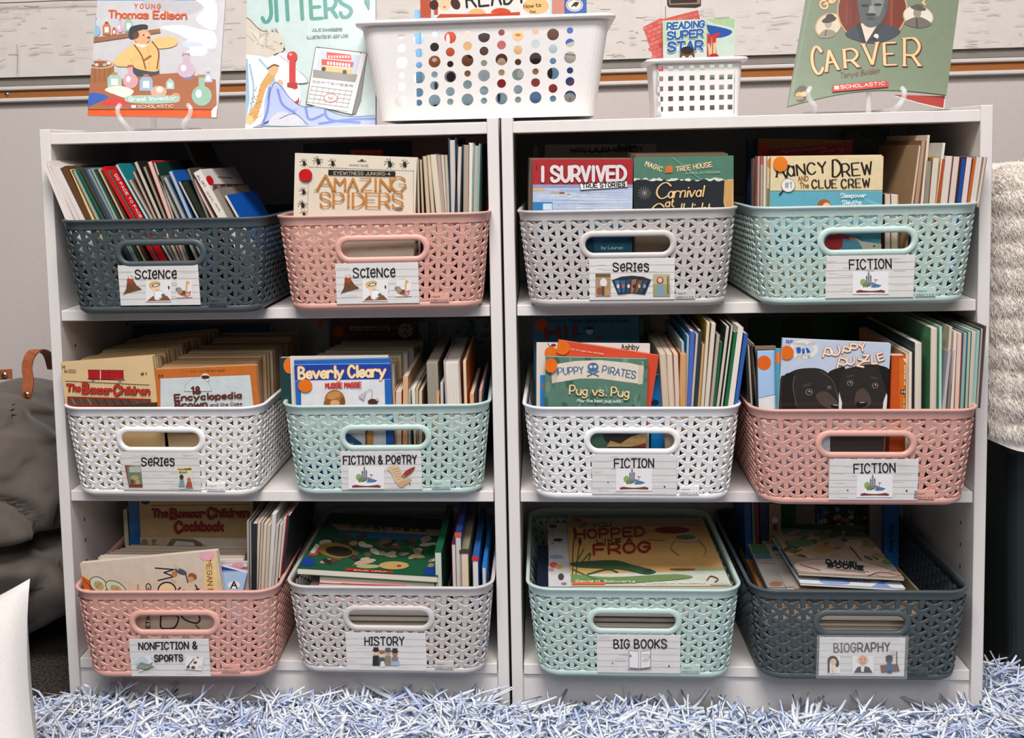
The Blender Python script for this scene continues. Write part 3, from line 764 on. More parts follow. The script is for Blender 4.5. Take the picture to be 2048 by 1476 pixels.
# a tall thin book leaning behind, then the leaning picture books of the charcoal SCIENCE basket
wh = 'leaning row, charcoal SCIENCE basket'; gr = 'picture books leaning in the charcoal science basket'
row([(84, 325, 130, 9, 's', 'e6dbd6', PAGE), (92, 328, 139, 8, 's', 'e2d6d0', PAGE), (99, 331, 149, 9, 's', 'ddd2cb', PAGE), (109, 334, 159, 10, 's', 'ded5d3', PAGE),
     (120, 337, 170, 14, 's', '5f4026', PAGE), (139.7, 340, 183, 5, 's', 'e0c891', PAGE), (142, 341, 188, 4, 's', '6d5226', PAGE), (146, 342, 192, 5, 'p', '8fa092', 'b9bfb2'),
     (151, 338, 202, 6, 's', '1d5b44', PAGE), (160, 340, 211, 8, 's', '473833', PAGE), (168, 337, 218, 5, 's', '38536f', PAGE), (174, 339, 224, 6, 'p', '77807f', '9c9f9a'),
     (181.5, 338, 230, 5, 'p', '6b9a88', 'a9c0b2'), (187, 340, 236, 5, 's', '2e423c', PAGE), (196, 339, 245, 4.5, 's', 'caa97f', PAGE), (201, 341, 249, 5, 's', '4a3626', PAGE),
     (203, 336, 260, 8, 's', 'c3121b', PAGE), (214, 342, 267, 4, 'p', '6d5a4c', '84776a')], -.026, 437, F1, wh, gr, .17)
row([(230, 330, 291, 7, 'p', '1e7c84', 'dcd2c9'), (257, 361, 300, 7, 'p', '8a7365', 'c4b4a5'), (264, 344, 307.5, 7, 'p', '5a463b', 'bba999'), (267, 325, 316, 9, 'p', '20201f', 'cdbcab'),
     (285, 334, 327, 7, 'p', '3c3a34', 'a39684'), (294.6, 324, 336, 10, 'p', 'bd2127', 'd3c3b4'), (306, 326, 344, 6, 'p', '173b35', 'bdb3a4'), (313, 350, 353, 7, 'p', '77726a', 'b3aaa1'),
     (326, 356, 364, 9, 'p', '4d6b78', 'b2aca8'), (336.5, 343.5, 377, 9, 'p', '1b5cad', 'b9b5b4'), (355.5, 364, 393, 7, 'p', '182019', 'c6bfb6'), (364, 366, 402, 12, 's', '222a20', PAGE),
     (373.3, 338, 414, 6, 'p', '4f483f', '93897a'), (384, 360, 424, 7, 'p', '7e4b45', 'd5cabf')], -.026, 437, F1, 'right half, charcoal SCIENCE basket', gr, .17)
row([(367, 286, 428, 7, 's', '5a5340', PAGE, 0)], .10, 420, F1, 'tallest, charcoal SCIENCE basket', gr, .12)
def leaner(TLp, rimx, rimy, t, w, Y, cov, label, group, pg=PAGE, floor_=F1):
    """leaning book whose spine faces the room, right-hand cover seen obliquely; returns prints for spine and right cover"""
    P1 = atY(*TLp, Y); P0 = atY(rimx, rimy, Y); uz = P1-P0; uz /= np.linalg.norm(uz); L = fitlen(P1, P1+np.array([t, 0, 0]), uz, (P1[2]-floor_-.003)/uz[2], floor_); O = P1-uz*L
    side = np.array([uz[2], 0, -uz[0]])
    # ux = depth, thickness to the left: the front cover (local y=0) is the right-hand face
    e, pc = book(O+side*t, (0, 1, 0), uz, w, L, t, cov, label, group, pg)
    ps = Print(O, side, uz, t, L)
    def put(pr):
        M, a, b, c = basis(O, side, uz); o = pr.build(e, PRINT, 'spine_print')
        if o: o.matrix_parent_inverse = e.matrix_world.inverted(); o.matrix_world = M
    return e, ps, pc, put
e, ps, pc, put = leaner((221, 345), 273, 437, .0085, .17, -.026, 'c3121b', 'red book with white lettering down its spine, leaning in the charcoal SCIENCE basket', gr)
ps.text('DO FACE TO FACE', 229, 350, 281, 436, 4.2, 'e9d9d2', 1.0); put(ps)
e, ps, pc, put = leaner((387, 346), 437, 437, .0105, .17, -.024, 'ddd5cd', 'thick white book with a red dot on its cover, leaning in the charcoal SCIENCE basket', gr)
ps.text('ALIKI', 393, 352, 409, 374, 4.5, '6a625c', 1.0); ps.text('SNAIL MAIL', 412, 384, 440, 424, 4, 'b0a58c', .9); put(ps)
pc.ell(419.5, 361, 10.5, 6.5, 'c4141b', 62); pc.rect(425, 368, 500, 381, '6a5048'); pc.rect(440, 369, 452, 372, '2a2422'); pc.line([(436, 354), (463, 356)], 1.4, '4a4643')
for i in range(9): pc.line([(430+i*7, 371), (432+i*7, 380)], 1.6, 'a8988c' if i % 2 else '3a2e2a')
pc.build(e)
e, ps, pc, put = leaner((424, 383), 453, 437, .009, .15, -.022, '8b8078', 'grey brown photo covered book near the right end of the charcoal SCIENCE basket', gr); put(ps)
e, ps, pc, put = leaner((449.5, 392), 475, 437, .003, .15, -.020, '0e57b4', 'bright blue book at the right end of the charcoal SCIENCE basket', gr)
ps.bg('cfc8bd'); put(ps)

# pink SCIENCE basket
g12 = 'books in the pink science basket'
e, p = front((590, 306), (834, 315), -.022, .012, F1, 'dcd0bd', 'cream book with orange capitals and black spiders, front of the pink SCIENCE basket', g12, 'd8cbb8', rough=.2)
p.line([(618, 334), (828, 342)], .8, '8e857a'); p.line([(618, 334), (615, 430)], .8, '8e857a'); p.line([(827, 340), (827, 428)], .8, '8e857a')
def spider(x, y, s=1, col='2b2823', rot=0):
    for i in range(4):
        for sg in (-1, 1):
            a = math.radians(rot+sg*(28+i*36)); a2 = a+sg*.35
            p.line([(x, y), (x+s*5*math.cos(a), y-s*5*math.sin(a)), (x+s*9*math.cos(a2), y-s*9*math.sin(a2)+s)], .75, col)
    p.ell(x, y-1*s, 2.6*s, 2.4*s, col); p.ell(x+1*s, y+3.2*s, 3.3*s, 3.6*s, col)
for x, y, s, r in ((608, 325, 1, 10), (636, 321, 1.2, 60), (665, 325, 1.05, 0), (779, 326, 1.25, 40), (809, 327, 1.1, -30), (607, 382, 1, 20), (605, 408, 1.1, 50), (608, 428, 1, 0)): spider(x, y, s, '2b2823', r)
p.ell(798, 418, 8, 3.5, '8d867b'); p.line([(716, 322), (732, 322)], 1.4, '4a453f'); p.ell(724, 320, 3, 1.6, '2b2823'); p.text('RANDOM HOUSE', 699, 331, 737, 331.5, 2.6, '8e857a', .6)
p.poly([(657, 339.5), (791, 342.5), (791, 352.5), (657, 349.5)], '26231f'); p.text('EYEWITNESS JUNIORS-4', 668, 349, 781, 350.8, 6.2, 'd0c4b0', .8)
p.text('A', 634, 380, 668, 381, 31, 'c0803a', 4.6, 1, .62); p.text('MAZIN', 670, 380, 781, 381, 24, 'c0803a', 4.2, .9, .62, 1.6); p.text('G', 784, 382, 811, 382, 28, 'c0803a', 4.6, .4, .62)
p.text('SPIDERS', 641, 412, 806, 414, 27, 'c0803a', 4.4, .9, .62, 1.6)
p.ell(612, 350, 13.5, 12.5, 'c0151c'); p.build(e, PRINT_GLOSS)
row([(833, 318, 835, 5, 'p', '8b7a66', 'c8b8a2'), (838.5, 319, 843, 6, 'p', '4a3a2c', 'c2b096'), (845, 312, 852, 9, 'p', '8c6844', 'cbb9a0'), (853, 310, 862, 8, 'p', '9a8468', 'cfc0a8'),
     (860, 309, 872, 13, 'p', 'cbbda8', 'd9cdb9'), (872.5, 309.6, 883, 9, 'p', '8b6f70', 'b39b94'), (881.7, 309.6, 889, 6, 'p', 'a89d90', 'd3cabd'), (888, 309.6, 894, 7, 'p', '857f70', 'bdb3a2'),
     (896, 276, 899, 17, 'h', '1b3a4c', 'cfc3bc'), (913, 289, 909, 14, 'h', '17303c', 'cdc0b7'), (927, 289, 926, 12, 'p', '6f6658', 'ab9c8a'), (938, 285, 937.5, 8, 'p', 'dcd4c8', 'e3dacd'),
     (946, 287, 943, 15, 'h', '7aa59c', 'b5aca4')], -.017, 423, F1, 'upright row, pink SCIENCE basket', g12, .19)
e, p = front((606, 287), (822, 281), .20, .012, F1, '10162e', 'dark navy book with an orange title block at the back of the pink SCIENCE basket', g12, bottom=.22)
p.rect(700, 299, 766, 312, 'b8481a'); p.text('FIRST', 704, 311, 762, 310, 8, 'd9772c', 2); p.build(e)

# grey SERIES basket
g13 = 'books in the grey series basket'
for k in range(9):
    c = ['8c5b45', '5a4436', '93705a', '3d4a55', '9a7d62', '6e3f3a', '8e8470', '44505a', '7a5a48'][k]
    dx = -1.1*(k+1)
    front((1066+dx, 317.5-k*.3), (1264+dx*.3, 317-k*.3), -.012+k*.0085, .008, F1, c, f'slim {cname(c)} paperback, {ORD[k]} behind the red cover in the grey SERIES basket', g13, 'c9b79c')
e, p = front((1066, 319), (1266, 319), -.021, .0085, F1, 'a3262c', 'paperback with a red band over a blue sea, front left of the grey SERIES basket', g13)
p.bg('a3262c'); p.rect(1060, 373, 1270, 520, 'b3bfd6'); p.rect(1060, 369, 1270, 376, '8e93b5')
for i in range(34): p.line([(1066+random.uniform(0, 190), 378+i*1.6), (1090+random.uniform(0, 180), 378+i*1.6)], 1.3, random.choice(['9fb2d0', 'c9d3e2', '8ea6cb', 'd7dde8']))
p.poly([(1064, 377), (1084, 376), (1094, 381), (1066, 383)], 'c9ac7d'); p.ell(1110, 385, 10, 2.4, 'b9a496'); p.ell(1124, 386, 6, 2, '8a5a4c'); p.ell(1138, 393, 5, 2, 'd9d2cc'); p.ell(1137, 389, 4, 1.6, 'a8907c')
p.rect(1060, 404, 1105, 425, '2f78b5'); p.rect(1086, 407, 1104, 420, 'c6d9e8'); p.rect(1060, 425, 1270, 520, '143a52'); p.poly([(1180, 430), (1270, 430), (1270, 505), (1190, 505)], '1e5f78'); p.rect(1186, 470, 1206, 485, '3a5f9f')
p.ell(1259, 479, 5, 3, '2a3236'); p.text('by Lauren', 1203, 498, 1245, 498, 6, 'c9d3d6', 1.1)
p.text('I SURVIVED', 1083, 362, 1250, 361, 28, '8a1c22', 9.5, 0, 0, 2.0); p.text('I SURVIVED', 1083, 362, 1250, 361, 28, 'd8cfcf', 6.6, 0, 0, 2.0)
p.text('I', 1071, 338, 1075, 338, 8, '4a1216', 1.1, .8)
p.poly([(1160, 367), (1254, 362), (1255, 374), (1161, 380)], 'e7e3e3'); p.line([(1160, 367), (1254, 362), (1255, 374), (1161, 380), (1160, 367)], .9, '2a2626'); p.text('TRUE STORIES', 1165, 376.5, 1250, 371.8, 8.4, '2a2626', 1.9, .6)
p.build(e)
for k in range(7):
    front((1271-k*2.5, 309-k*.6), (1456-k*2, 307-k*.6), -.011+k*.009, .008, F1, ['6b5a4a', '8a4a3a', '3e5a4a'][k % 3], f'slim series paperback, {ORD[k]} behind the green carnival cover in the grey SERIES basket', g13, 'c9b08e')
e, p = front((1267.5, 315), (1467, 311), -.024, .0085, F1, '3f6657', 'paperback with green treetops over a night scene, front right of the grey SERIES basket', g13)
p.bg('4d7763')
p.poly([(1262, 360)]+[(1268+i*5, 358+random.uniform(-3, 3)) for i in range(41)]+[(1475, 358), (1475, 520), (1262, 520)], 'cfd6c6'); p.poly([(1262, 362)]+[(1268+i*5, 361+random.uniform(-3, 2)) for i in range(41)]+[(1475, 361), (1475, 520), (1262, 520)], '23272c')
p.poly([(1449, 360), (1467, 358), (1467, 425), (1453, 428), (1447, 405)], 'cfa56c'); 
for i in range(5): p.line([(1451+i*3.4, 362), (1450+i*3.1, 392), (1455+i*2.2, 425)], 1, 'a8763c', True)
for a in range(14): p.line([(1289, 386), (1289+13*math.cos(a*.449), 386+13*math.sin(a*.449))], .8, '8c8c86')
p.text('MAGIC', 1290, 331, 1323, 343, 9, 'e3c59a', 1.8, .5); p.text('TREE HOUSE', 1353, 343, 1424, 333, 9, 'e3c59a', 1.8, .5); p.poly([(1330, 333), (1340, 330), (1346, 334), (1345, 345), (1330, 346)], 'c46c3a')
p.text('A MERLIN MISSION', 1371, 348.5, 1439, 346, 4.2, '9fb49a', .9)
p.line([(1345, 315), (1390, 350)], .9, '9db5a4'); p.line([(1390, 350), (1404, 360)], .9, '9db5a4')
p.text('C', 1311, 396, 1336, 396, 30, 'e6c08a', 3.4, 0, .45, shear=.25); p.text('arnival', 1335, 396, 1405, 393, 22, 'e6c08a', 3.0, 0, .45, 1.6, shear=.22); p.text('at', 1330, 414, 1348, 413, 17, 'e6c08a', 2.8, 0, .4, shear=.2)
p.text('C', 1299, 438, 1322, 438, 30, 'e6c08a', 3.4, 0, .45, shear=.25); p.text('andlelight', 1326, 432, 1420, 429, 24, 'e6c08a', 2.8, 0, .45, 1.6, shear=.22)
p.ell(1290, 500, 22, 7, 'b58d5a'); p.ell(1325, 484, 12, 10, '2f3c50'); p.rect(1322, 475, 1337, 500, 'c99a58'); p.ell(1330, 478, 4, 4, 'e2d6cc'); p.ell(1317, 495, 5, 7, '3c6aa0'); p.build(e)
front((1067, 291), (1076, 291), .13, .01, F1, '6f6a52', 'dim olive book edge at the back left of the grey SERIES basket', g13)
e, p = front((1090, 289), (1313, 288), .14, .014, F1, 'a59a80', 'cream book with scribbled black handwriting at the back of the grey SERIES basket', g13)
p.text('MARY LAURA KENNEDY', 1141, 306, 1285, 303, 9, '1a1815', 2, jit=.8); p.line([(1142, 301), (1190, 303), (1240, 300), (1270, 302)], 2.2, '1a1815', True); p.text('Bobbs', 1236, 297, 1272, 296, 8, '1a1815', 1.6); p.build(e)

# mint FICTION basket, top right
g14 = 'books in the mint fiction basket of the top shelf'
cs = [('c9b694', 1535), ('d8cdbb', 1528), ('bf4d56', 1522), ('b8a493', 1516), ('7f3b3c', 1511), ('8c7a66', 1507), ('5c5a55', 1503)]
for k, (c, x) in enumerate(cs):
    e, p = front((x, 312.5+(.8*k if k > 4 else 0)), (1764-k*3, 309.5), -.019+k*.009, .0082, F1, c, f'{cname(c)} series paperback, {ORD[k]} behind the magnifier cover in the mint FICTION basket', g14, 'd2bf9e')
    if k == 0: p.bg('dcc9a2'); p.rect(1530, 377, 1545, 520, '6f8562'); p.ell(1545, 327, 11, 13, 'e07a1c'); p.build(e)
    if k == 2: p.bg('b9a795'); p.rect(1515, 310, 1545, 329, 'c2444f'); p.build(e)
e, p = front((1542, 313), (1767, 312.5), -.030, .0085, F1, 'dfc99f', 'cream and teal paperback with magnifier and orange dot, mint FICTION basket', g14)
p.bg('dcc8a0'); p.rect(1540, 382, 1770, 520, '5fa3b6'); p.line([(1540, 382), (1770, 380.5)], 1.4, '4a7468')
for i in range(40): p.line([(1546+i*5.6, 316), (1546+i*5.6, 379)], .5, 'd3bc90')
p.poly([(1700, 385), (1768, 410), (1768, 420), (1715, 395)], '72b0c0')
p.text('N', 1553, 354, 1573, 357, 27, '221d18', 4, .8, .5); p.text('aNCY', 1576, 353, 1653, 345, 22, '221d18', 3.8, .5, .5, 2.2, True); p.text('D', 1665, 353, 1681, 353, 33, '221d18', 4.4, .7, .5); p.text('REW', 1685, 353, 1744, 348, 25, '221d18', 3.8, .7, .5)
p.text('AND', 1596, 362, 1616, 361, 9, '8a5a38', 1.4); p.text('The', 1600, 376, 1617, 375, 10.5, '8a5a38', 1.6, .4)
p.text('CLUE', 1624, 376, 1673, 375, 16, '2a2019', 3, .6, .45, 2.4); p.text('CREW', 1683, 376, 1739, 373, 17, '2a2019', 3, .6, .45, 2.4)
p.line([(1559, 389), (1569, 377)], 3, '2b2622'); p.ell(1576, 370.5, 14.4, 14, 'a08f78'); p.ell(1576, 370.5, 13, 12.6, 'e2dfe0'); p.text('#1', 1570, 376, 1582, 375.5, 11, '8a8480', 1.8)
p.text('Sleepover', 1681, 395.5, 1731, 394.5, 8.5, 'd8e3e4', 1.7); p.text('Sleuths', 1684, 409, 1721, 408.5, 8.5, 'd8e3e4', 1.7)
p.ell(1647, 409, 13, 11, 'a9582e'); p.ell(1652, 414, 8, 9, 'e9bd98'); p.ell(1673, 498, 60, 30, '5fa3b6'); p.poly([(1650, 480), (1665, 466), (1680, 468), (1684, 492), (1668, 500), (1650, 492)], 'b12c2c', True); p.line([(1676, 470), (1703, 476)], 8, 'a83030'); p.line([(1700, 476), (1712, 479)], 6, 'd9a07c'); p.poly([(1710, 476), (1722, 482), (1765, 488), (1765, 500), (1726, 500), (1718, 486)], 'dcd6c6'); p.ell(1666, 464, 7, 5, 'd9b392'); p.ell(1747, 492, 2, 2, '3a3a3a')
p.ell(1560, 328, 14.6, 15.4, 'dd771c'); p.build(e)
front((1497, 277), (1520, 277), .14, .016, F1, '123a6c', 'deep blue book behind the orange dotted covers at the back of the mint FICTION basket', g14)
e, p = front((1517, 277), (1706, 280), .12, .010, F1, '9a6a28', 'mustard and crimson book with an orange dot at the back of the mint FICTION basket', g14)
p.bg('9a6a26'); p.poly([(1510, 302), (1600, 294), (1712, 281), (1712, 420), (1510, 420)], 'a52a3a'); p.text('Hog made a noisy big Brew', 1563, 305, 1652, 297, 5, 'd08a7c', 1); p.text('glimmer full', 1642, 305, 1686, 300, 4.6, 'd08a7c', 1); p.ell(1523, 299, 13.5, 12.5, 'd23a14'); p.build(e)
e, p = front((1690, 262), (1779, 258), .25, .008, F1, '5f6358', 'dim olive book with dark handwriting at the back right of the mint FICTION basket', g14); p.text('Book', 1722, 274, 1770, 272, 8, '1a1a16', 2); p.build(e)
row([(1769, 388, 1769, 13, 'p', '6a4634', 'd8c9b6', -.004), (1782, 389, 1782, 15, 'p', 'b09a80', 'dccfbd', -.004)], -.014, 405, F1, 'two short ones beside the magnifier cover', g14, .05)
row([(1838, 290, 1823, 5, 'p', 'b08f6c', 'e0cfba'), (1843, 281, 1829, 10, 'p', '8a5f46', 'b5937c'), (1855, 270, 1842, 5, 's', 'dcc9af', PAGE), (1853, 321, 1847, 12, 'p', '4b4640', '938a80'), (1866, 315, 1858, 14, 'p', 'c89238', 'd9cfc3'),
     (1886, 285.5, 1872, 5, 's', 'd9d6cd', PAGE, .003), (1886, 318, 1875, 5, 's', 'b24a1c', PAGE), (1891, 311, 1881, 15, 'p', 'bfb3a6', 'ddd2c8'), (1907, 312, 1897, 14, 'p', '8d3038', 'd8ccc0'),
     (1921, 318, 1911, 3, 's', '2a2622', PAGE), (1924, 317, 1914.6, 8, 's', '1d4390', PAGE), (1933, 313.5, 1922, 13, 'p', '6b2346', 'ddd3ca'), (1947, 318, 1934, 5, 's', 'c5561e', PAGE),  # first: near-black spine standing in for the black slit between books
     (1953, 313, 1940, 13, 'p', 'b9a695', 'dbcfc4'), (1967, 314, 1953, 8, 'p', '8f7d6c', 'd0c0b2')], -.028, 402, F1, 'upright row, mint FICTION basket', g14, .16)
# ================================================================== books: middle shelf
g21 = 'small paperbacks filed in the white series basket'
n = 24
for k in range(n-1, 0, -1):
    tt = k/n; Y = -.011+k*.0106; up = .0
    x = 120.6+tt*9; c = random.choice(['d9bd93', 'cfae80', 'd5b688', 'c7a878', 'dcc49c', 'b99668', 'd8c8ae'])
    z = F2+.176+random.uniform(-.0015, .0015)-(.004 if k % 7 == 3 else 0); X0 = .026+.0035*math.sin(k*.9)+.0006*k; w = .122+random.uniform(-.002, .002)
    book((X0+.012, Y, F2+.004), (1, 0, .08), (-.08, 0, 1), w, z-F2-.004, .0098, c, f'{cname(c)} paperback, {ORD[k-1]} behind the red boxcar cover in the white SERIES basket', g21, random.choice(['c8a878', 'bf9d6c', 'd2b68c', 'b8935f', 'e0d2bb'] if k != 8 else ['e9e2d6']))
e, p = front((120.6, 726), (306, 735), -.0200, .0095, F2, 'd6b88b', 'tan paperback with a red boxcar drawn on top, front left of the white SERIES basket', g21, 'cbb08a', BL=(131, 810))
p.poly([(176, 740), (247, 741), (248, 758), (177, 758)], 'a8191f'); p.line([(176, 740), (247, 741)], 1.4, '3a2420'); p.line([(176, 758), (249, 760)], 1.8, '3a2420'); p.line([(201, 741), (201, 758)], 2.2, 'd9a9a0'); p.line([(205, 745), (218, 745)], 1, '6a1014'); p.line([(205, 752), (218, 752)], 1, '6a1014'); p.line([(219, 741), (219, 759)], 1, '6a1014')
p.line([(131, 762), (175, 764), (299, 770)], 1.2, '4a4038'); 
for i in range(28): p.line([(132+i*6, 762+i*.28), (132+i*6, 765+i*.28)], .8, '4a4038')
p.ell(186, 761, 4, 1.6, '8c7c64'); p.ell(240, 763, 4, 1.6, '8c7c64'); p.text('#1', 282, 751, 293, 751, 6, '4a3c30', 1.1); p.text('M', 125, 739, 130, 739, 8, '2f4a3a', 1); p.text('AA', 129, 745, 135, 745, 5, '2f4a3a', .9)
for i in range(3): p.line([(137, 739+i*3), (152, 739.6+i*3)], .8, '5a4c3c')
def box_t(pr, parts, col, wt, oc): 
    for t, x0, y0, x1, y1, H, w_ in parts: pr.text(t, x0, y0, x1, y1, H, oc, w_+1.6, 0, 0, 1.8)
    for t, x0, y0, x1, y1, H, w_ in parts: pr.text(t, x0, y0, x1, y1, H, col, w_, 0, 0, 1.8)
box_t(p, [('T', 134, 781, 144, 781.5, 12, 3.4), ('he', 147, 781.6, 160, 782, 12, 3), ('B', 166, 785, 178, 785.6, 18, 4.6), ('oxcar', 181, 785.5, 223, 787, 14, 3.4), ('C', 229, 788.5, 240, 789, 18, 4.4), ('hildren', 244, 786.8, 299, 787.6, 13, 3.2)], 'b3342a', 3, '7a1f1c')
p.poly([(136, 792), (303, 797), (303, 830), (136, 830)], '8a2a22'); p.poly([(140, 796), (300, 801), (300, 808), (140, 808)], '53423c')
for i in range(10): p.line([(145+i*16, 796+i*.5), (152+i*16, 808)], 3, random.choice(['3a302c', '6e4a3c', '8a6a50']))
p.rect(130, 862, 312, 900, '7a2420'); p.rect(308, 800, 312, 900, 'cfb080'); p.ell(270, 884, 14, 6, '9c3c30'); p.ell(252, 882, 6, 8, 'b9a092'); p.build(e)
for k in range(n-1, 0, -1):
    Y = -.011+k*.0106; c = random.choice(['c9a67a', 'd4b78e', 'bd9a6c', 'cdb08a', '8d8a80', 'b0764a', 'd9c8b0', '7a5a44'])
    z = F2+.174+random.uniform(-.002, .002)+(.004 if k > 19 else 0); X0 = .152+.0008*k+random.uniform(-.0012, .0012); w = .120+random.uniform(-.002, .003)
    book((X0, Y, F2+.004), (1, 0, 0), (0, 0, 1), w, z-F2-.004, .0098, c, f'{cname(c)} paperback, {ORD[k-1]} behind the orange bordered cover in the white SERIES basket', g21, random.choice(['c6a67c', 'bd9a6e', 'd0b38a', 'b39066', 'cbb89c']))
e, p = front((309, 739), (512, 730), -.0200, .0095, F2, 'c06a2c', 'orange bordered pale blue paperback, front right of the white SERIES basket', g21, 'cbb08a')
p.bg('bd682c'); p.poly([(321, 757), (500, 750), (509, 830), (321, 830)], 'c6cfd0'); p.text('A YEARLING MYSTERY BOOK', 372, 745, 450, 742, 3.2, '8f4a1e', .7); p.text('M', 318, 755, 326, 754.6, 6, '6a2f14', 1.2)
p.ell(411, 755, 9, 8.5, 'ddd6cc'); p.poly([(405, 751), (417, 751), (419, 756), (409, 758), (404, 756)], '4a2a1c', True); p.ell(396, 782, 28, 27, 'aab3b4', a0=180, a1=360); p.ell(396, 782, 26.6, 25.6, 'c6cfd0', a0=180, a1=360)
p.text('18', 383, 787, 401, 786, 13, '5a2a20', 4, .7); p.text('Encyclopedia', 350, 801, 483, 795, 12, '5a2a20', 3.4, .7, .1, 1.9); p.text('Brown', 352, 816, 415, 813, 13, '5a2a20', 3.6, .7, .1, 1.9); p.text('and the Case', 421, 812, 485, 809, 6, '5a2a20', 1.4)
p.rect(318, 860, 420, 895, 'b56a30'); p.rect(338, 862, 402, 892, '8f7a58'); p.ell(352, 874, 7, 6, 'c2b694'); p.ell(374, 874, 8, 8, '5a4438'); p.ell(392, 870, 7, 5, 'a5663c'); p.ell(358, 886, 6, 4, 'd6b48c'); p.build(e)
e, p = front((268, 652), (540, 648), .262, .016, F2, '1f4d70', 'dark blue picture book at the very back of the white SERIES basket', g21, bottom=.215); p.poly([(330, 655), (536, 655), (536, 700), (330, 700)], '2b6185'); p.ell(501, 682, 20, 12, '6a3a38'); p.ell(501, 683, 17, 9, '2b6185'); p.build(e)

g22 = 'books in the mint fiction and poetry basket'
for k in range(17, 0, -1):
    Y = .004+k*.0115; c = ['e3dccf', '3f7f9c', 'd9ccb8', 'e6e0d6', '8a7a55', 'cdb58c', '4a7d96', 'd6c6ab', '95866a'][k % 9]
    X0 = .3365+.0016*k+random.uniform(-.0016, .0016); w = .123+random.uniform(-.003, .003); z = F2+.168+random.uniform(-.003, .003)+(.004 if k < 3 else 0)
    book((X0, Y, F2+.004), (1, 0, 0), (0, 0, 1), w, z-F2-.004, .0108, c, f'{cname(c)} paperback, {ORD[k]} behind the blue bordered cover in the mint POETRY basket', g22, random.choice(['dccbb2', 'e0d0bb', 'c9b596', 'b9a27e', 'd4c0a2']))
e, p = front((559, 715.5), (770, 712), .0035, .010, F2, '1c3d3e', 'dark green book with an orange dot, just behind the blue bordered cover', g22, 'e0d6ca')
p.ell(579, 731, 12, 16, 'e0701a'); p.build(e)
front((580, 713), (776, 711), -.0015, .004, F2, 'd9d3ca', 'white book directly behind the blue bordered cover in the mint POETRY basket', g22)
e, p = front((588, 721), (780, 716.5), -.0095, .006, F2, '1f57a8', 'blue bordered white paperback with a girl and a lamp, mint POETRY basket', g22)
p.bg('2463b0'); p.rect(584, 729, 786, 760.5, '1d3f9b'); p.line([(588, 729.5), (780, 726.5)], 1, '9fb2d6'); p.poly([(602, 761), (769, 758), (773, 920), (604, 920)], 'dcdade'); p.line([(588, 761.5), (782, 758.5)], 1, '9fb2d6')
p.text('Beverly Cleary', 598, 757, 771, 752, 22, 'ab4a3a', 7, 0, 0, 1.7); p.text('Beverly Cleary', 598, 757, 771, 752, 22, 'ecd8ae', 5, 0, 0, 1.7)
p.text('MUGGIE MAGGIE', 652, 775.5, 723, 773, 9, 'c8322c', 2.6, 0, .15, 1.7)
p.ell(670, 798, 20, 19, 'a56c36'); p.ell(656, 806, 8, 9, '8f5a2c'); p.ell(668, 790, 14, 7, 'c48a4c', -15); p.ell(670, 806, 9, 7, 'd99f74'); p.ell(686, 802, 5, 9, '7a4a26')
p.line([(742, 804), (745, 782), (740, 778), (730, 785)], 1.2, 'a9a2a6', True); p.poly([(716, 792), (733, 781), (728, 800)], 'bcb3bb'); p.ell(746, 803, 10, 6, '4a2c22'); p.ell(755, 798, 3, 3, 'd9b088')
p.poly([(683, 862), (700, 868), (724, 885), (724, 892), (683, 892)], '2f5480'); p.rect(735, 861, 747, 892, 'c98f3c'); p.rect(731, 861, 735, 892, '7a4a34'); p.ell(700, 888, 9, 4, '8fa0ac'); p.rect(733, 860, 736, 864, '7a3a2a')
p.ell(611, 771, 14.2, 13, 'e0701a'); p.build(e)
e, p = front((663, 640), (832, 636), .245, .014, F2, '5d1418', 'maroon reader with a cream banner and round number 2 badge, back of mint POETRY basket', g22, bottom=.21)
p.rect(668, 654, 800, 658, '8a2a22'); p.rect(700, 652, 780, 661, 'b09a80'); p.text('An I Can Read Book', 705, 660, 776, 659, 6, '3a241c', 1.1, .4); p.ell(811, 661, 15, 14, 'b8a890')
for i in range(10): a = i*math.pi/5; p.line([(811+10*math.cos(a), 661+9.4*math.sin(a)), (811+13*math.cos(a), 661+12*math.sin(a))], 1.6, '4a3a30')
p.text('2', 806, 667, 816, 667, 13, '8c2426', 2.6, .5); p.ell(677, 664, 11, 11, 'c8451a'); p.build(e)
e, p = front((634, 641), (658, 641), .235, .006, F2, '8d9298', 'thin grey book edge with an orange dot left of the maroon reader', g22, bottom=.205); p.ell(640, 646, 7, 9, 'd0511c'); p.build(e)
e, p = front((836, 645), (856, 645), .25, .006, F2, '6f8288', 'thin grey green book standing right of the maroon reader', g22, bottom=.205); p.ell(841, 671, 2, 6, '2a3234'); p.build(e)
e, p = front((877, 640), (982, 636), .262, .01, F2, '8b9398', 'grey picture book with blue foliage at the back right of the mint POETRY basket', g22, bottom=.21)
for i in range(26): p.ell(random.uniform(915, 982), random.uniform(636, 690), random.uniform(4, 11), random.uniform(2, 6), random.choice(['3f6a78', '56705c', '2f5a70', '7a8a70', '4a7888']), random.uniform(-40, 40))
p.text('OH NO', 882, 652, 884, 700, 8, '7a3430', 2.2); p.build(e)
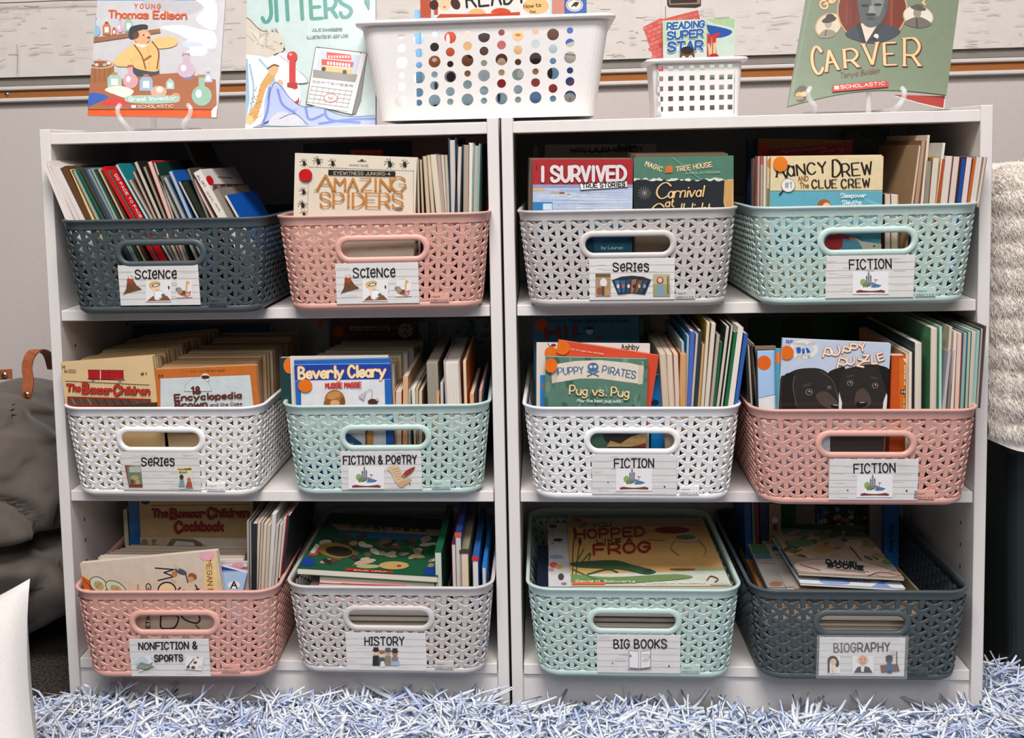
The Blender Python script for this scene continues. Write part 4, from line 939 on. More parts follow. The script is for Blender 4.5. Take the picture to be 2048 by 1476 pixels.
row([(785, 783, 786, 5, 'p', 'a5714a', 'd9b898'), (791, 781.6, 791, 13, 'p', 'c0552c', 'd7c9ba'), (806.4, 752, 806, 10, 's', 'd9a878', PAGE), (816, 780, 816, 6, 'p', '7c8a8c', 'b9b2a8'), (822.5, 776.5, 824, 8, 'p', 'cfc6bb', 'e4dbd1'),
     (831, 776, 831, 6, 'p', '8b7458', 'cbb9a4'), (838, 781.6, 838, 6, 's', 'd9bf9c', PAGE), (852, 725, 855, 25, 'p', '4c4334', '9a9184'), (873, 781.6, 873, 6, 's', 'd99f6c', PAGE), (880.4, 766, 881, 6, 'p', 'b9b4b4', 'cfc9c8'),
     (887, 722.4, 891, 33, 'h', 'b5aaa6', 'e2d8ce'), (925.5, 722.4, 928, 7, 'p', 'd8711f', 'e0cfbb'), (939.6, 788, 940, 8, 's', 'dba27a', PAGE), (957.7, 780, 957, 7, 'p', '2a608f', 'dba47e')],
    -.002, 806, F2, 'upright row, mint POETRY basket', g22, .20)

g23 = 'books in the white fiction basket'
e, p = front((1066, 636), (1278, 633), .10, .012, F2, '3f7f9c', 'blue picture book with an orange dot and red letters, back of the white FICTION basket', g23)
p.bg('3d7b98'); p.text('Theodor Seuss Geisel Honor Book', 1094, 645, 1257, 644, 8, '1c3a4a', 1.3, .4); p.ell(1083, 650, 12.5, 13, 'd1551c'); p.text('HI!', 1093, 678, 1151, 673, 22, '7a1c18', 6.5); p.text('HI!', 1093, 677, 1151, 672, 20, 'a3281f', 4); p.line([(1155, 668), (1166, 667)], 1.4, '1c2a30'); p.ell(1179, 661, 7, 8, 'c3cccb'); p.ell(1179, 656, 8, 3, '26323a'); p.ell(1199, 676, 6, 3, '7c2c24'); p.line([(1074, 680), (1275, 678)], 1.2, '2a5468'); p.build(e)
e, p = front((1268, 634), (1302, 633), .125, .012, F2, '14382c', 'dark green book edge behind the blue dotted picture book in the white FICTION basket', g23); p.poly([(1280, 640), (1285, 640), (1288, 656), (1284, 672), (1279, 672)], '7f9488'); p.build(e)
e, p = front((1073, 686), (1300, 688), -.018, .006, F2, 'd9cdc2', 'cream book with a child\'s handwriting and a blue lower corner, white FICTION basket', g23)
p.text('Ashby', 1243, 699, 1278, 698, 10, '26221e', 1.6); p.rect(1080, 750, 1096, 840, '2f83c4'); p.line([(1095, 686), (1100, 692), (1108, 688)], 1, '4a2a1c', True); p.ell(1107, 690, 5, 2.4, '6a3424'); p.ell(1090, 772, 5, 8, 'c05a3a'); p.ell(1102, 706, 13, 13, 'de6a18'); p.build(e)
e, p = front((1302, 751), (1326, 751), -.0115, .012, F2, '0f7cc4', 'short bright blue book standing right of the orange cover, white FICTION basket', g23); p.ell(1310, 805, 8, 6, '122a3c'); p.build(e)
e, p = front((1117, 680), (1318, 711), -.0255, .006, F2, 'cf4a30', 'orange red book tilted behind the green pirate cover, white FICTION basket', g23, 'ead0bd')
p.text('a bit of magic now and then', 1139, 699, 1207, 709, 3.4, 'e8b8a0', .7); p.ell(1125, 695, 14.5, 14, 'de6a18'); p.build(e)
e, p = front((1091, 713), (1296, 718), -.0335, .007, F2, '4f7260', 'green paperback with a scroll banner and orange dot, front of the white FICTION basket', g23, 'e3cdb6')
p.bg('56796a')
for i in range(46): p.ell(random.uniform(1091, 1295), random.uniform(716, 815), random.uniform(2, 8), random.uniform(4, 14), random.choice(['4a6b5c', '628876', '6e927f', '3f5e50', '557a68']), random.uniform(-20, 20))
p.poly([(1113, 728), (1150, 722), (1200, 720), (1260, 726), (1282, 731), (1284, 768), (1252, 764), (1200, 757), (1160, 757), (1112, 765), (1116, 745)], 'd8cbb9'); p.poly([(1103, 740), (1113, 736), (1114, 764), (1104, 767)], 'cbbba6'); p.poly([(1276, 730), (1288, 731), (1285, 768), (1276, 769)], 'cbbba6')
p.text('PUPPY', 1117, 750, 1167, 747, 14, '4a6a92', 2.2, .7, .2, 1.8); p.text('PIRATES', 1204, 745, 1270, 757, 14, '4a6a92', 2.2, .7, .2, 1.8)
p.ell(1186, 734, 11, 9, '4a6a92'); p.ell(1182, 733, 3, 3, 'd8cbb9'); p.ell(1190, 733, 3, 3, 'd8cbb9'); p.line([(1175, 752), (1197, 742)], 2.4, '4a6a92'); p.line([(1175, 742), (1197, 752)], 2.4, '4a6a92')
p.text('Pug vs. Pug', 1139, 789, 1257, 794, 19, '3a5648', 4.4, .5, .2, 1.8); p.text('Pug vs. Pug', 1139, 788, 1257, 793, 18, 'e3c896', 3.2, .5, .2, 1.8); p.text('May the best pup win!', 1155, 803, 1240, 804, 6, 'cfd8cc', 1.2)
p.ell(1232, 868, 26, 18, '3b3430'); p.ell(1234, 864, 10, 6, '1f1c1b'); p.poly([(1213, 892), (1220, 880), (1240, 886), (1262, 872), (1295, 862), (1295, 892)], 'd8ae72'); p.poly([(1262, 892), (1295, 884), (1295, 892)], 'a8342c')
p.ell(1102, 730, 12.5, 14.5, 'de6a18'); p.build(e)
row([(1318.6, 707, 1325, 14, 'p', 'bda488', 'cfbba5'), (1333, 707, 1338, 12, 'p', 'c4ae94', 'd6c3af'), (1346, 707, 1350, 11, 'p', 'a9472c', 'd8c6b4'), (1360, 707, 1358, 14, 'p', 'b5773f', 'cf9d6c'), (1363, 684, 1366, 5, 's', '9fb8bf', PAGE, .004),
     (1373.5, 671.5, 1369, 6, 'p', '0f77a8', 'b9b4ad', .002), (1381, 663, 1374, 9, 's', '4763b2', PAGE), (1392, 668, 1382, 5, 'p', 'a29a94', 'd0c6be'), (1397.5, 662, 1388, 7, 's', '2b363a', PAGE), (1404, 688, 1395, 6, 'p', '9a7440', 'c9a67c'),
     (1413, 644, 1401, 8, 'p', '9a7a22', 'd9cbbb'), (1422, 646, 1408, 11, 'p', '74402c', 'd5cdc2'), (1433, 669, 1419, 8, 'p', '6a6c5c', 'b0a698'), (1440.5, 684, 1427, 5, 's', '1f5a3c', PAGE), (1452, 652, 1432, 8, 'p', '1a3326', 'cfc1b4'),
     (1461.6, 651, 1441, 6, 'p', '2a2a26', 'd6cabc'), (1468, 664, 1449, 7, 's', '1b653c', PAGE), (1476.5, 654, 1456, 11, 's', 'e0d5ca', PAGE), (1488.7, 667, 1468, 8, 's', '2c5aa3', PAGE)],
    -.034, 811, F2, 'upright row, white FICTION basket', g23, .19)

g24 = 'books in the pink fiction basket'
e, p = front((1500, 632), (1775, 632), .225, .012, F2, '0f4a30', 'large dark green picture book at the back of the pink FICTION basket', g24, bottom=.23)
p.ell(1600, 660, 40, 30, '0b3323'); p.ell(1660, 650, 36, 34, '15573a'); p.build(e)
row([(1491, 696, 1495, 5, 's', '24221f', PAGE), (1495, 690, 1501, 4, 'p', '8c8478', 'c2b8aa'), (1501, 690, 1507, 4, 's', '3a2a22', PAGE), (1505, 688, 1514, 4, 's', '7a5c4c', PAGE)], -.030, 800, F2, 'left end, pink FICTION basket', g24, .17)
e, p = front((1506, 693), (1552, 692), -.030, .005, F2, '7c6656', 'brown framed book behind the pale blue cover at the left of the pink FICTION basket', g24); p.rect(1511, 699, 1560, 830, '2a2c2e'); p.build(e)
e, p = front((1515, 703), (1580, 701), -.038, .006, F2, 'a3bfe0', 'pale blue and white book with an orange dot, left in the pink FICTION basket', g24)
p.poly([(1510, 796), (1552, 788), (1582, 786), (1582, 1000), (1510, 1000)], 'e0dede'); p.line([(1518, 796), (1552, 788.5)], 1.4, '3f63a8'); p.ell(1528, 725.6, 14, 14.5, 'd9601a'); p.build(e)
e, p = front((1551, 698), (1600, 697), -.0455, .006, F2, '3c98ac', 'teal book with an orange dot showing left of the puppy cover', g24); p.ell(1563, 716, 13, 14, 'dd6a1a'); p.line([(1557, 700), (1556, 816)], 1, '6fb6c4'); p.build(e)
e, p = front((1565.5, 677), (1782, 687), -.054, .007, F2, 'bcc6d8', 'pale blue book with two black puppies and an orange dot, pink FICTION basket', g24, rough=.25)
p.bg('bcc7da'); p.rect(1565, 770, 1785, 900, 'd3dbe4')
def pup(pts, col='2e2a29'): p.poly(pts, col, True)
pup([(1560, 760), (1572, 750), (1590, 740), (1615, 736), (1642, 738), (1662, 752), (1676, 775), (1681, 800), (1680, 830), (1600, 840), (1560, 835)])
pup([(1655, 748), (1672, 737), (1690, 735), (1688, 760), (1676, 784), (1668, 770)], '272322')
pup([(1684, 745), (1705, 734), (1740, 728), (1764, 732), (1778, 745), (1776, 775), (1766, 806), (1762, 835), (1690, 835), (1678, 790)])
pup([(1758, 733), (1778, 738), (1782, 760), (1780, 806), (1774, 790), (1766, 760)], '1f1c1b')
pup([(1566, 756), (1588, 748), (1586, 775), (1592, 815), (1594, 835), (1566, 835)], '211e1d')
p.line([(1589, 752), (1586, 775), (1593, 812)], 1.2, '6d5c52', True); p.line([(1640, 742), (1664, 760), (1674, 788), (1680, 806)], 1, '6d5c52', True)
for x, y, s in ((1618, 784, 1), (1658, 775, .6), (1700, 766, .9), (1750, 771, .9)):
    p.ell(x, y, 8*s, 7*s, '5b4a41'); p.ell(x, y, 5.6*s, 5*s, '8a8178'); p.ell(x, y, 4.4*s, 4.4*s, '171413'); p.ell(x+.6, y-1, 1.4*s, 1.3*s, 'e8e6e4')
pup([(1632, 790), (1650, 782), (1668, 796), (1680, 815), (1660, 818), (1640, 806)], '51443f'); p.ell(1673, 812, 12, 5, '171413'); p.ell(1672, 810, 7, 1.4, '9c8f88', 6)
pup([(1712, 786), (1725, 776), (1738, 788), (1742, 806), (1730, 815), (1710, 808)], '51443f'); p.ell(1723, 808, 12, 6, '171413'); p.ell(1724, 804.5, 6, 1.3, '9c8f88'); p.ell(1613, 770, 10, 3, '463a35', -15); p.ell(1700, 752, 9, 2.4, '463a35', -10); p.ell(1748, 756, 9, 2.4, '463a35', 12)
p.poly([(1678, 784), (1684, 806), (1682, 830), (1677, 830)], 'dbe1e8'); p.poly([(1773, 796), (1779, 815), (1768, 830), (1765, 815)], 'dbe1e8'); p.rect(1660, 860, 1785, 905, '463a37')
p.ell(1607, 699, 29, 19, 'e2dccf'); p.ell(1607, 699, 21, 12, 'c3cddd'); p.text('ANIMAL ARK', 1586, 690, 1630, 690, 5, 'b8a78c', 1); p.text('PETS', 1594, 716, 1620, 715, 5, 'b8a78c', 1)
p.poly([(1592, 695), (1600, 694), (1602, 700), (1600, 706), (1594, 706)], '35569c'); p.rect(1604, 697, 1609, 707, '35569c'); p.poly([(1611, 694), (1616, 697), (1621, 704), (1614, 706)], '35569c'); p.text('RF', 1572, 686, 1585, 687, 6, '3f63a8', 1.2)
for (t, x0, y0, x1, y1, H) in (('P', 1645, 714, 1660, 719, 20), ('U', 1664, 712, 1680, 708, 17), ('P', 1684, 706, 1697, 710, 14), ('P', 1700, 702, 1714, 703, 14), ('Y', 1719, 703, 1731, 701, 15), ('P', 1674, 735, 1690, 739, 20), ('U', 1694, 729, 1708, 728, 14), ('Z', 1713, 731, 1726, 734, 13), ('Z', 1727, 723, 1738, 722, 12), ('L', 1743, 727, 1753, 727, 14), ('E', 1757, 722, 1767, 719, 14)):
    p.text(t, x0, y0, x1, y1, H, 'b5602a', 5.4)
for (t, x0, y0, x1, y1, H) in (('P', 1645, 714, 1660, 719, 20), ('U', 1664, 712, 1680, 708, 17), ('P', 1684, 706, 1697, 710, 14), ('P', 1700, 702, 1714, 703, 14), ('Y', 1719, 703, 1731, 701, 15), ('P', 1674, 735, 1690, 739, 20), ('U', 1694, 729, 1708, 728, 14), ('Z', 1713, 731, 1726, 734, 13), ('Z', 1727, 723, 1738, 722, 12), ('L', 1743, 727, 1753, 727, 14), ('E', 1757, 722, 1767, 719, 14)):
    p.text(t, x0, y0-.6, x1, y1-.6, H, 'f0e4cf', 3.2)
p.ell(1573, 705, 14, 14, 'dd6a1a'); p.build(e, PRINT_GLOSS)
e, p = front((1783, 711), (1811, 716), -.044, .016, F2, 'c2501c', 'orange book with white spine lettering right of the puppy cover', g24, BL=(1780.5, 810))
p.bg('c4521d'); p.poly([(1799, 716), (1818, 718), (1818, 830), (1799, 830)], 'cf6a1e'); p.text('dventures', 1809, 731, 1809, 770, 6, 'e8d8c8', 1.6); p.rect(1801, 779, 1812, 788, '2a2422'); p.text('H', 1804, 786, 1809, 786, 5, 'e8e0d8', 1.2); p.text('Kris', 1808, 798, 1808, 816, 7, 'e8d8c8', 1.8); p.poly([(1806, 716), (1814, 718), (1813, 727), (1808, 722)], 'e6d3b6'); p.build(e)
row([(1812, 707, 1811, 6, 's', 'e0c090', PAGE, .004), (1818, 704, 1817, 6, 's', 'e0d6c8', PAGE), (1824, 706, 1823, 4, 's', '2b2724', PAGE), (1829, 685, 1828, 16, 'p', '3a4a55', 'd9cebf'), (1861, 655.6, 1859, 15, 'p', '5c9468', 'd9c8b8'),  # third: near-black spine filling the dark slit between its neighbours
     (1879, 652.7, 1878, 5, 's', '9fd2c0', PAGE), (1899, 653, 1889, 6, 'p', 'c5b79d', 'ddc8b2', .003), (1896.5, 702, 1885, 6, 's', 'b5adb5', PAGE, -.003), (1902, 700, 1894, 7, 'p', '6a665f', '8d867e'),
     (1908, 663, 1901, 6, 's', 'dcd2c6', PAGE), (1914, 665.5, 1908, 11, 'p', 'cf3a22', 'd5c6b8'), (1927, 665.5, 1920, 8, 'p', '3f8fb8', '9fae94'), (1935.5, 664, 1929, 8, 'p', '1f4a34', 'b5bba8'), (1944, 663, 1936, 9, 'p', 'b9c9c2', 'cfc4b8'),
     (1954, 661, 1945, 6, 's', '93b8b2', PAGE), (1961, 657, 1951, 7, 'p', '2f2a26', 'b0a094'), (1969, 652, 1957, 4, 's', '544a44', PAGE)],
    -.040, 816, F2, 'upright row, pink FICTION basket', g24, .22)

# ================================================================== books: bottom shelf
g31 = 'books in the pink nonfiction basket'
front((246, 1019), (254, 1019), .125, .12, F3, 'cfc7a8', 'pale yellow book edge at the back left of the pink NONFICTION basket', g31)
front((256, 1000), (282, 1000), .118, .10, F3, '1f63a3', 'glossy blue book spine left of the cream cookbook', g31, rough=.2)
e, p = front((278, 1000), (505, 1000), .110, .010, F3, 'ae915f', 'cream cookbook with dark red title lettering, back of the pink NONFICTION basket', g31, rough=.2)
p.bg('b3966a'); p.line([(302, 1011), (500, 1009)], 1.2, '3a2e28'); p.ell(291, 1003, 9, 6, '1c2a5a')
box_t(p, [('The', 305, 1034, 334, 1034, 15, 3.2), ('B', 341, 1037, 353, 1037, 18, 4.6), ('oxcar', 357, 1034, 409, 1034, 15, 3.2), ('C', 416, 1036, 428, 1036, 19, 4.4), ('hildren', 432, 1033, 496, 1033, 15, 3.2), ('C', 351, 1064, 364, 1064, 20, 4.4), ('ookbook', 368, 1060, 446, 1060, 16, 3.4)], '8e2a22', 3, '5e1a18')
p.rect(275, 1073, 510, 1110, 'b59f84'); p.ell(291, 1085, 7, 9, '8a6a50'); p.poly([(333, 1092), (345, 1075), (400, 1078), (408, 1092)], '77604c'); p.poly([(347, 1090), (354, 1080), (388, 1083), (392, 1090)], 'b8b9ba'); p.text('BC', 306, 1078, 306, 1092, 7, '4a4a50', 1.6); p.poly([(385, 1074), (500, 1076), (500, 1092), (420, 1092)], 'cfc2b0'); p.build(e)
for k in range(9):
    c = ['b5844e', 'd9d0c2', 'c9b193', 'd6cbbb', 'bfa684', '8a3f5c', 'c8cdd2', 'b9a78e', 'd9cfc0'][k]; Y = .088-k*.0125
    xl, xr = (258-k*11 if k else 256), 495; yt = (1094+k*3.6 if k else 1094)
    front((max(196, xl), yt), (xr-k*1.5, yt+(1.6 if k else 10)), Y, .011, F3, c, f'{cname(c)} book, {ORD[k]} in front of the cream cookbook, pink NONFICTION basket', g31, 'cbbfae')
e, p = front((442, 1132), (494, 1146), -.034, .006, F3, 'a9c4e4', 'small light blue book with pink dots, front right of the pink NONFICTION basket', g31)
p.poly([(438, 1130), (500, 1133), (500, 1143), (438, 1143)], '1c3f8c'); p.line([(440, 1141), (500, 1144)], 1, 'd0d8e4'); p.ell(468, 1170, 12, 8, 'ecebea'); p.text('A', 462, 1176, 474, 1176, 13, '26221f', 2.8); p.build(e)
e, p = front((442, 1124), (494, 1124), -.024, .005, F3, 'b6a7c0', 'slim lilac striped book with pink dots behind the light blue one', g31)
p.bg('c9b2a8'); p.rect(430, 1128, 500, 1131, 'd9d4d0'); p.rect(430, 1134, 500, 1138, '8a4f62'); p.ell(476, 1131, 12, 7, 'd3929f'); p.build(e)
e, p = front((160, 1127), (434, 1101), -.047, .008, F3, 'd3c3b0', 'tan book turned sideways with black hand lettering, front of the pink NONFICTION basket', g31)
p.bg('cdbcaa'); p.poly([(160, 1150), (172, 1156), (196, 1168), (210, 1182), (150, 1190)], 'c65a20'); p.line([(162, 1155), (180, 1172), (186, 1186)], 1.4, '7a2a14'); p.line([(166, 1152), (192, 1170), (206, 1180)], 1.4, 'e09a3c')
for x, y, rx, ry, r in ((197, 1169, 18, 13, 35), (232, 1177, 22, 12, 30)): p.ell(x, y, rx+1.5, ry+1.5, '22201e', r); p.ell(x, y, rx, ry, 'c3d0b6', r); p.ell(x+1, y+2, rx*.62, ry*.6, 'b39a6a', r); p.line([(x-6, y+8), (x+6, y-4)], 1, '7a6a44')
p.ell(170, 1184, 14, 6, 'ead2bb')
p.line([(311, 1136), (348, 1139), (328, 1145), (348, 1153), (316, 1161)], 2.6, '1d1b1a'); p.ell(334, 1180, 19, 17, '1d1b1a'); p.ell(334, 1181, 16.5, 15, 'e3c79c'); p.line([(361, 1175), (357, 1180), (363, 1186), (368, 1180)], 3, '1d1b1a', True)
p.line([(391, 1170), (397, 1182)], 2.8, '1d1b1a'); p.line([(386, 1182), (398, 1178)], 2.8, '1d1b1a'); p.text('Gi', 292, 1168, 294, 1190, 9, '2a2624', 2); p.rect(274, 1168, 278, 1190, 'b5967a')
p.ell(362, 1143, 13, 5.4, '4b4f5c', 22); p.ell(349, 1148, 6, 6, 'b5774a'); p.ell(385, 1153, 9, 7, '8a5230', 20); p.ell(382, 1158, 6, 5, 'c99570'); p.line([(350, 1130), (356, 1138)], 4, 'b9b59f'); p.line([(372, 1150), (376, 1164)], 3, '4b4f5c'); p.line([(343, 1158), (350, 1164)], 3, 'b0ab8c')
p.line([(322, 1231), (352, 1231), (357, 1238), (350, 1254), (336, 1257), (322, 1254), (322, 1231)], 3, '1d1b1a', True); p.line([(362, 1231), (372, 1240), (392, 1246), (400, 1240), (398, 1230)], 3, '1d1b1a', True); p.text('ETIN', 300, 1256, 301, 1230, 8, '2a2624', 1.8); p.line([(392, 1250), (400, 1258)], 2, '1d1b1a')
p.poly([(407, 1104), (432, 1101), (438, 1200), (411, 1200)], 'e0c389'); p.text('MEGAN MC', 413, 1121, 417, 1196, 10, '8a4f2a', 1.6, .8); p.ell(414, 1109, 14.5, 12, 'e3a6b2'); p.build(e)
row([(493, 1041.5, 494, 5, 'p', '706c66', 'bdb5ac'), (498, 1044, 499, 5, 'p', '5a5650', 'a59a8e'), (504, 1047, 503, 11, 's', '21272a', PAGE), (515, 1043, 509, 7, 'p', '8a7a66', 'd2c3b2'), (521.5, 1044, 516, 6, 'p', '6e6456', 'cbbba8'),
     (527.6, 1047, 521, 7, 'p', 'b3a48e', 'd7c8b6'), (534, 1049, 528, 8, 'p', '9a8b78', 'cdbda9'), (543.8, 1027, 536, 9, 'p', 'c7c7c5', 'd6d0cb'), (551.5, 1048, 542, 7, 'p', '86807a', 'c6bcb1'), (559, 1047, 548, 7, 'p', '746e68', 'cbc2b8'),
     (567, 1036, 554, 6, 'p', 'a39a90', 'd2c9c0'), (573, 1030, 558, 2.5, 's', 'b52420', PAGE), (575, 1031, 560, 5, 's', '232325', PAGE)], -.005, 1176, F3, 'upright row, pink NONFICTION basket', g31, .20)

def flat_stack(x0, x1, y0, y1, z0, items, where, group, yaw=0):
    z = z0
    for k, (c, t, pg) in enumerate(items):
        a, b = random.uniform(0, .008), random.uniform(0, .008)
        ux = (math.cos(yaw+random.uniform(-.01, .01)), math.sin(yaw), 0)
        book((x0+a, y0+random.uniform(0, .006), z+t), ux, (0, 1, 0), x1-x0-a-b, y1-y0-.006, t, c, f'{cname(c)} book lying flat, {ORD[k]} from the bottom, {where}', group, pg); z += t+.0006
    return z
g32 = 'books in the grey history basket'
z = flat_stack(.346, .532, -.020, .225, F3+.004, [('8a3a2c', .010, 'd3c2ae'), ('d0552a', .009, 'cf9d74'), ('6b5a48', .008, 'd6c4ae'), ('c9682f', .011, 'd09a6c'), ('b5482a', .009, 'c98a5c'), ('9c8a70', .010, 'd8c6ac'), ('4a5a66', .008, 'ded2c4'), ('8a9a9c', .010, 'cfc3b4'), ('2f6aa0', .008, 'e0d6ca'), ('c3202c', .009, 'e3dcd3'), ('dcd3c8', .009, 'd5c9bb')], 'stack in the grey HISTORY basket', g32)
lying((637, 1166), (812, 1172), (700, 1080), -.022, .17, .007, 'c4151f', 'red edged book just under the animal cover in the grey HISTORY basket', g32, 'e0d5ca')
lying((640, 1150), (870, 1165), (690, 1060), -.020, .19, .010, 'e2dbd0', 'white paged book below the animal cover in the grey HISTORY basket', g32, 'e3dacd')
e, p = lying((594, 1136), (876, 1153), (668, 1026), -.024, .215, .009, '1f5a3c', 'green book of animals with a red strip, lying on top in the grey HISTORY basket', g32, 'e6ddd0')
p.bg('1e5236'); p.poly([(660, 1047), (880, 1060), (878, 1072), (676, 1060)], '9d8a68'); p.text('First Pets', 704, 1058, 850, 1064, 9, '2c2018', 2, .5); p.poly([(676, 1064), (860, 1070), (850, 1082), (690, 1076)], '2a5c86')
for i in range(60):
    p.ell(random.uniform(650, 872), random.uniform(1074, 1132), random.uniform(5, 15), random.uniform(2, 5.5), random.choice(['b3a48c', '4a3c30', '2c2824', '8f8168', 'c2b8a6', '5c4a38', '3c3630', 'a08a64', '6e5a42']), random.uniform(-25, 25))
p.ell(672, 1102, 36, 15, '8a6c34', 6); p.ell(678, 1104, 27, 10, '2b2a20', 6); p.ell(788, 1132, 30, 8, 'b9985f'); p.ell(798, 1133, 5, 2.6, 'a03c34'); p.ell(736, 1134, 24, 4, '9aa56c'); p.ell(730, 1125, 22, 5, 'b59a80', -10)
p.poly([(600, 1130), (612, 1115), (626, 1117), (630, 1130), (620, 1134)], '1c3b8c'); p.poly([(616, 1112), (628, 1094), (640, 1098), (634, 1112)], 'b4473a'); p.poly([(620, 1106), (632, 1088), (640, 1092), (628, 1108)], 'd9d2c6'); p.poly([(845, 1150), (852, 1136), (878, 1134), (876, 1152)], '1c3b8c'); p.poly([(868, 1126), (880, 1104), (900, 1100), (896, 1124)], 'b4473a'); p.line([(866, 1122), (894, 1108)], 3, 'd9d2c6')
p.poly([(692, 1137), (786, 1144), (784, 1151), (690, 1143)], 'bf2a20'); p.text('SCHOLASTIC', 708, 1145, 772, 1149, 4, 'e3cfc6', .9); p.build(e)
def upspine(x0, x1, yt, w, h, Y, cov, pg, label, band=None):
    """book standing on its fore-edge, spine upwards, tail towards the room"""
    A = atY(x0, yt, Y); Bp = atY(x1, yt, Y); t = Bp[0]-A[0]; H = min(A[2]-F3-.004, w)
    e, p = book((A[0], Y, A[2]), (0, 0, -1), (0, 1, 0), H, h, t, cov, label, g32, pg)
    if band:
        o = MB().box((-.0006, -.0004, -.0004), (.004, t+.0004, .004)).build('coloured_band', mat(band, .4), e)
upspine(883, 897, 1104, .12, .20, -.022, '1d5a3e', 'c9d3c4', 'dark green book beside the animal cover in the grey HISTORY basket')
upspine(911.5, 920, 1088, .13, .20, -.020, '6d2340', 'd6cac4', 'slim book with a maroon spine on top in the grey HISTORY basket')
upspine(922, 934, 1068, .13, .20, -.020, '23367c', 'cdc5bf', 'book with a dark blue spine up in the grey HISTORY basket', 'c0503c')
upspine(936.5, 954, 1101, .13, .22, -.020, '8c8468', 'e3cdb4', 'thick tan paged book with an olive spine up in the grey HISTORY basket', '3a3428')
upspine(956.5, 968.5, 1116, .12, .21, -.020, '2a5fa8', 'e4dad4', 'white paged book with a blue spine and red band in the grey HISTORY basket', 'c42a2c')
upspine(972, 980, 1134, .11, .20, -.018, '1f78c6', 'd9d0ca', 'thin white paged book with a bright blue spine in the grey HISTORY basket')

g33 = 'books in the mint big books basket'
flat_stack(.672, .893, -.026, .20, F3+.004, [('5a7a4c', .006, 'd9cdb9'), ('8c9c90', .006, 'd6cdbf'), ('c8b878', .007, 'e0d6b4'), ('6a4038', .006, 'd8ccbc'), ('d6d0c8', .007, 'e6dcd2'), ('8c3038', .006, 'e0d0c4'), ('e3dbc0', .008, 'e8dcc4'), ('6c5a50', .007, 'e2d6cc'), ('a59a90', .008, 'e6dcd6'), ('3c2c3a', .007, 'd6c0b8'), ('d8d0ca', .009, 'e3d8d0'), ('b8a888', .009, 'd8ccbc'), ('c2ccd2', .009, 'e0d6cc'), ('d9d5cf', .0085, 'e2dad0')], 'stack in the mint BIG BOOKS basket', g33)
e, p = lying((1097, 1173), (1180, 1173), (1094, 1047), -.022, .235, .004, 'cfcdd0', 'white book with small drawn animals, left under the frog book in the mint basket', g33)
p.bg('cdcbce'); p.ell(1106, 1053, 8, 3.6, '3f4a45'); p.line([(1106, 1053), (1106, 1075)], .9, '5a5a60'); p.ell(1116, 1080, 10, 3, '33343c'); p.line([(1104, 1088), (1112, 1082), (1124, 1086)], 1.2, '33343c', True); p.ell(1113, 1114, 14, 4, '8fa8bd'); p.ell(1107, 1130, 8, 6, 'c9605c'); p.ell(1118, 1134, 8, 5, 'dba05c'); p.ell(1102, 1140, 6, 4, 'd08a9a'); p.ell(1122, 1154, 6, 7, '4a4648'); p.ell(1128, 1168, 6, 3, '7c7c86'); p.build(e)
lying((1074, 1172), (1098, 1172), (1078, 1090), -.015, .13, .03, '141d33', 'dark navy book wedged at the left side of the mint BIG BOOKS basket', g33)
e, p = lying((1143, 1172), (1463, 1172), (1132, 1037), -.026, .243, .006, 'd9a766', 'orange landscape book with a frog and reeds, top of the mint BIG BOOKS basket', g33, 'e0d4c4')
p.bg('d9ab6a'); p.poly([(1130, 1036), (1400, 1038), (1405, 1052), (1130, 1055)], 'a89c7a'); p.poly([(1130, 1150), (1470, 1140), (1480, 1175), (1130, 1175)], 'c9cdc0'); p.poly([(1350, 1137), (1450, 1135), (1455, 1142), (1340, 1142)], '9aa882')
p.ell(1154, 1041, 11, 4.5, 'b5401c'); p.text('IF YOU', 1158, 1056, 1222, 1053, 8, '5a3c2c', 2.2); p.text('HOPPED', 1152, 1078, 1288, 1072, 17, '8f3c2c', 4.4); p.text('LIKE A', 1194, 1087, 1264, 1084, 7, '5a3c2c', 2.4); p.text('FROG', 1188, 1110, 1300, 1104, 19, '9c2f26', 5)
p.ell(1344, 1061, 35, 6.5, '8a2f2c'); p.ell(1376, 1078, 22, 8, 'c6b49a'); p.ell(1372, 1076, 20, 5, '5f7350'); p.line([(1350, 1082), (1342, 1098), (1358, 1112)], 2, '8a8068', True); p.line([(1398, 1082), (1412, 1100), (1408, 1112)], 2, '8a8068', True); p.line([(1295, 1081), (1330, 1082)], 1.2, '7a6a50')
p.poly([(1140, 1128), (1175, 1124), (1230, 1122), (1262, 1130), (1300, 1140), (1312, 1146), (1290, 1150), (1240, 1140), (1160, 1136)], '3f5c40', True); p.poly([(1140, 1150), (1220, 1156), (1350, 1150), (1380, 1158), (1250, 1168), (1140, 1166)], '6f8a58', True); p.line([(1175, 1150), (1215, 1140), (1235, 1146)], 3, '3f5c40', True)
p.line([(1145, 1150), (1146, 1100), (1150, 1060)], 2, '3f5236'); p.line([(1152, 1150), (1156, 1110), (1160, 1088)], 2, '3f5236'); p.ell(1149, 1062, 2.4, 6, '4a4a30'); p.ell(1160, 1084, 3.4, 8, '4a4a30'); p.line([(1150, 1130), (1168, 1100)], 2.4, '4d6a3e'); p.line([(1158, 1132), (1180, 1108), (1178, 1122)], 2.6, '4d6a3e', True); p.line([(1145, 1140), (1190, 1160), (1215, 1166)], 2.4, '4d6a3e', True)
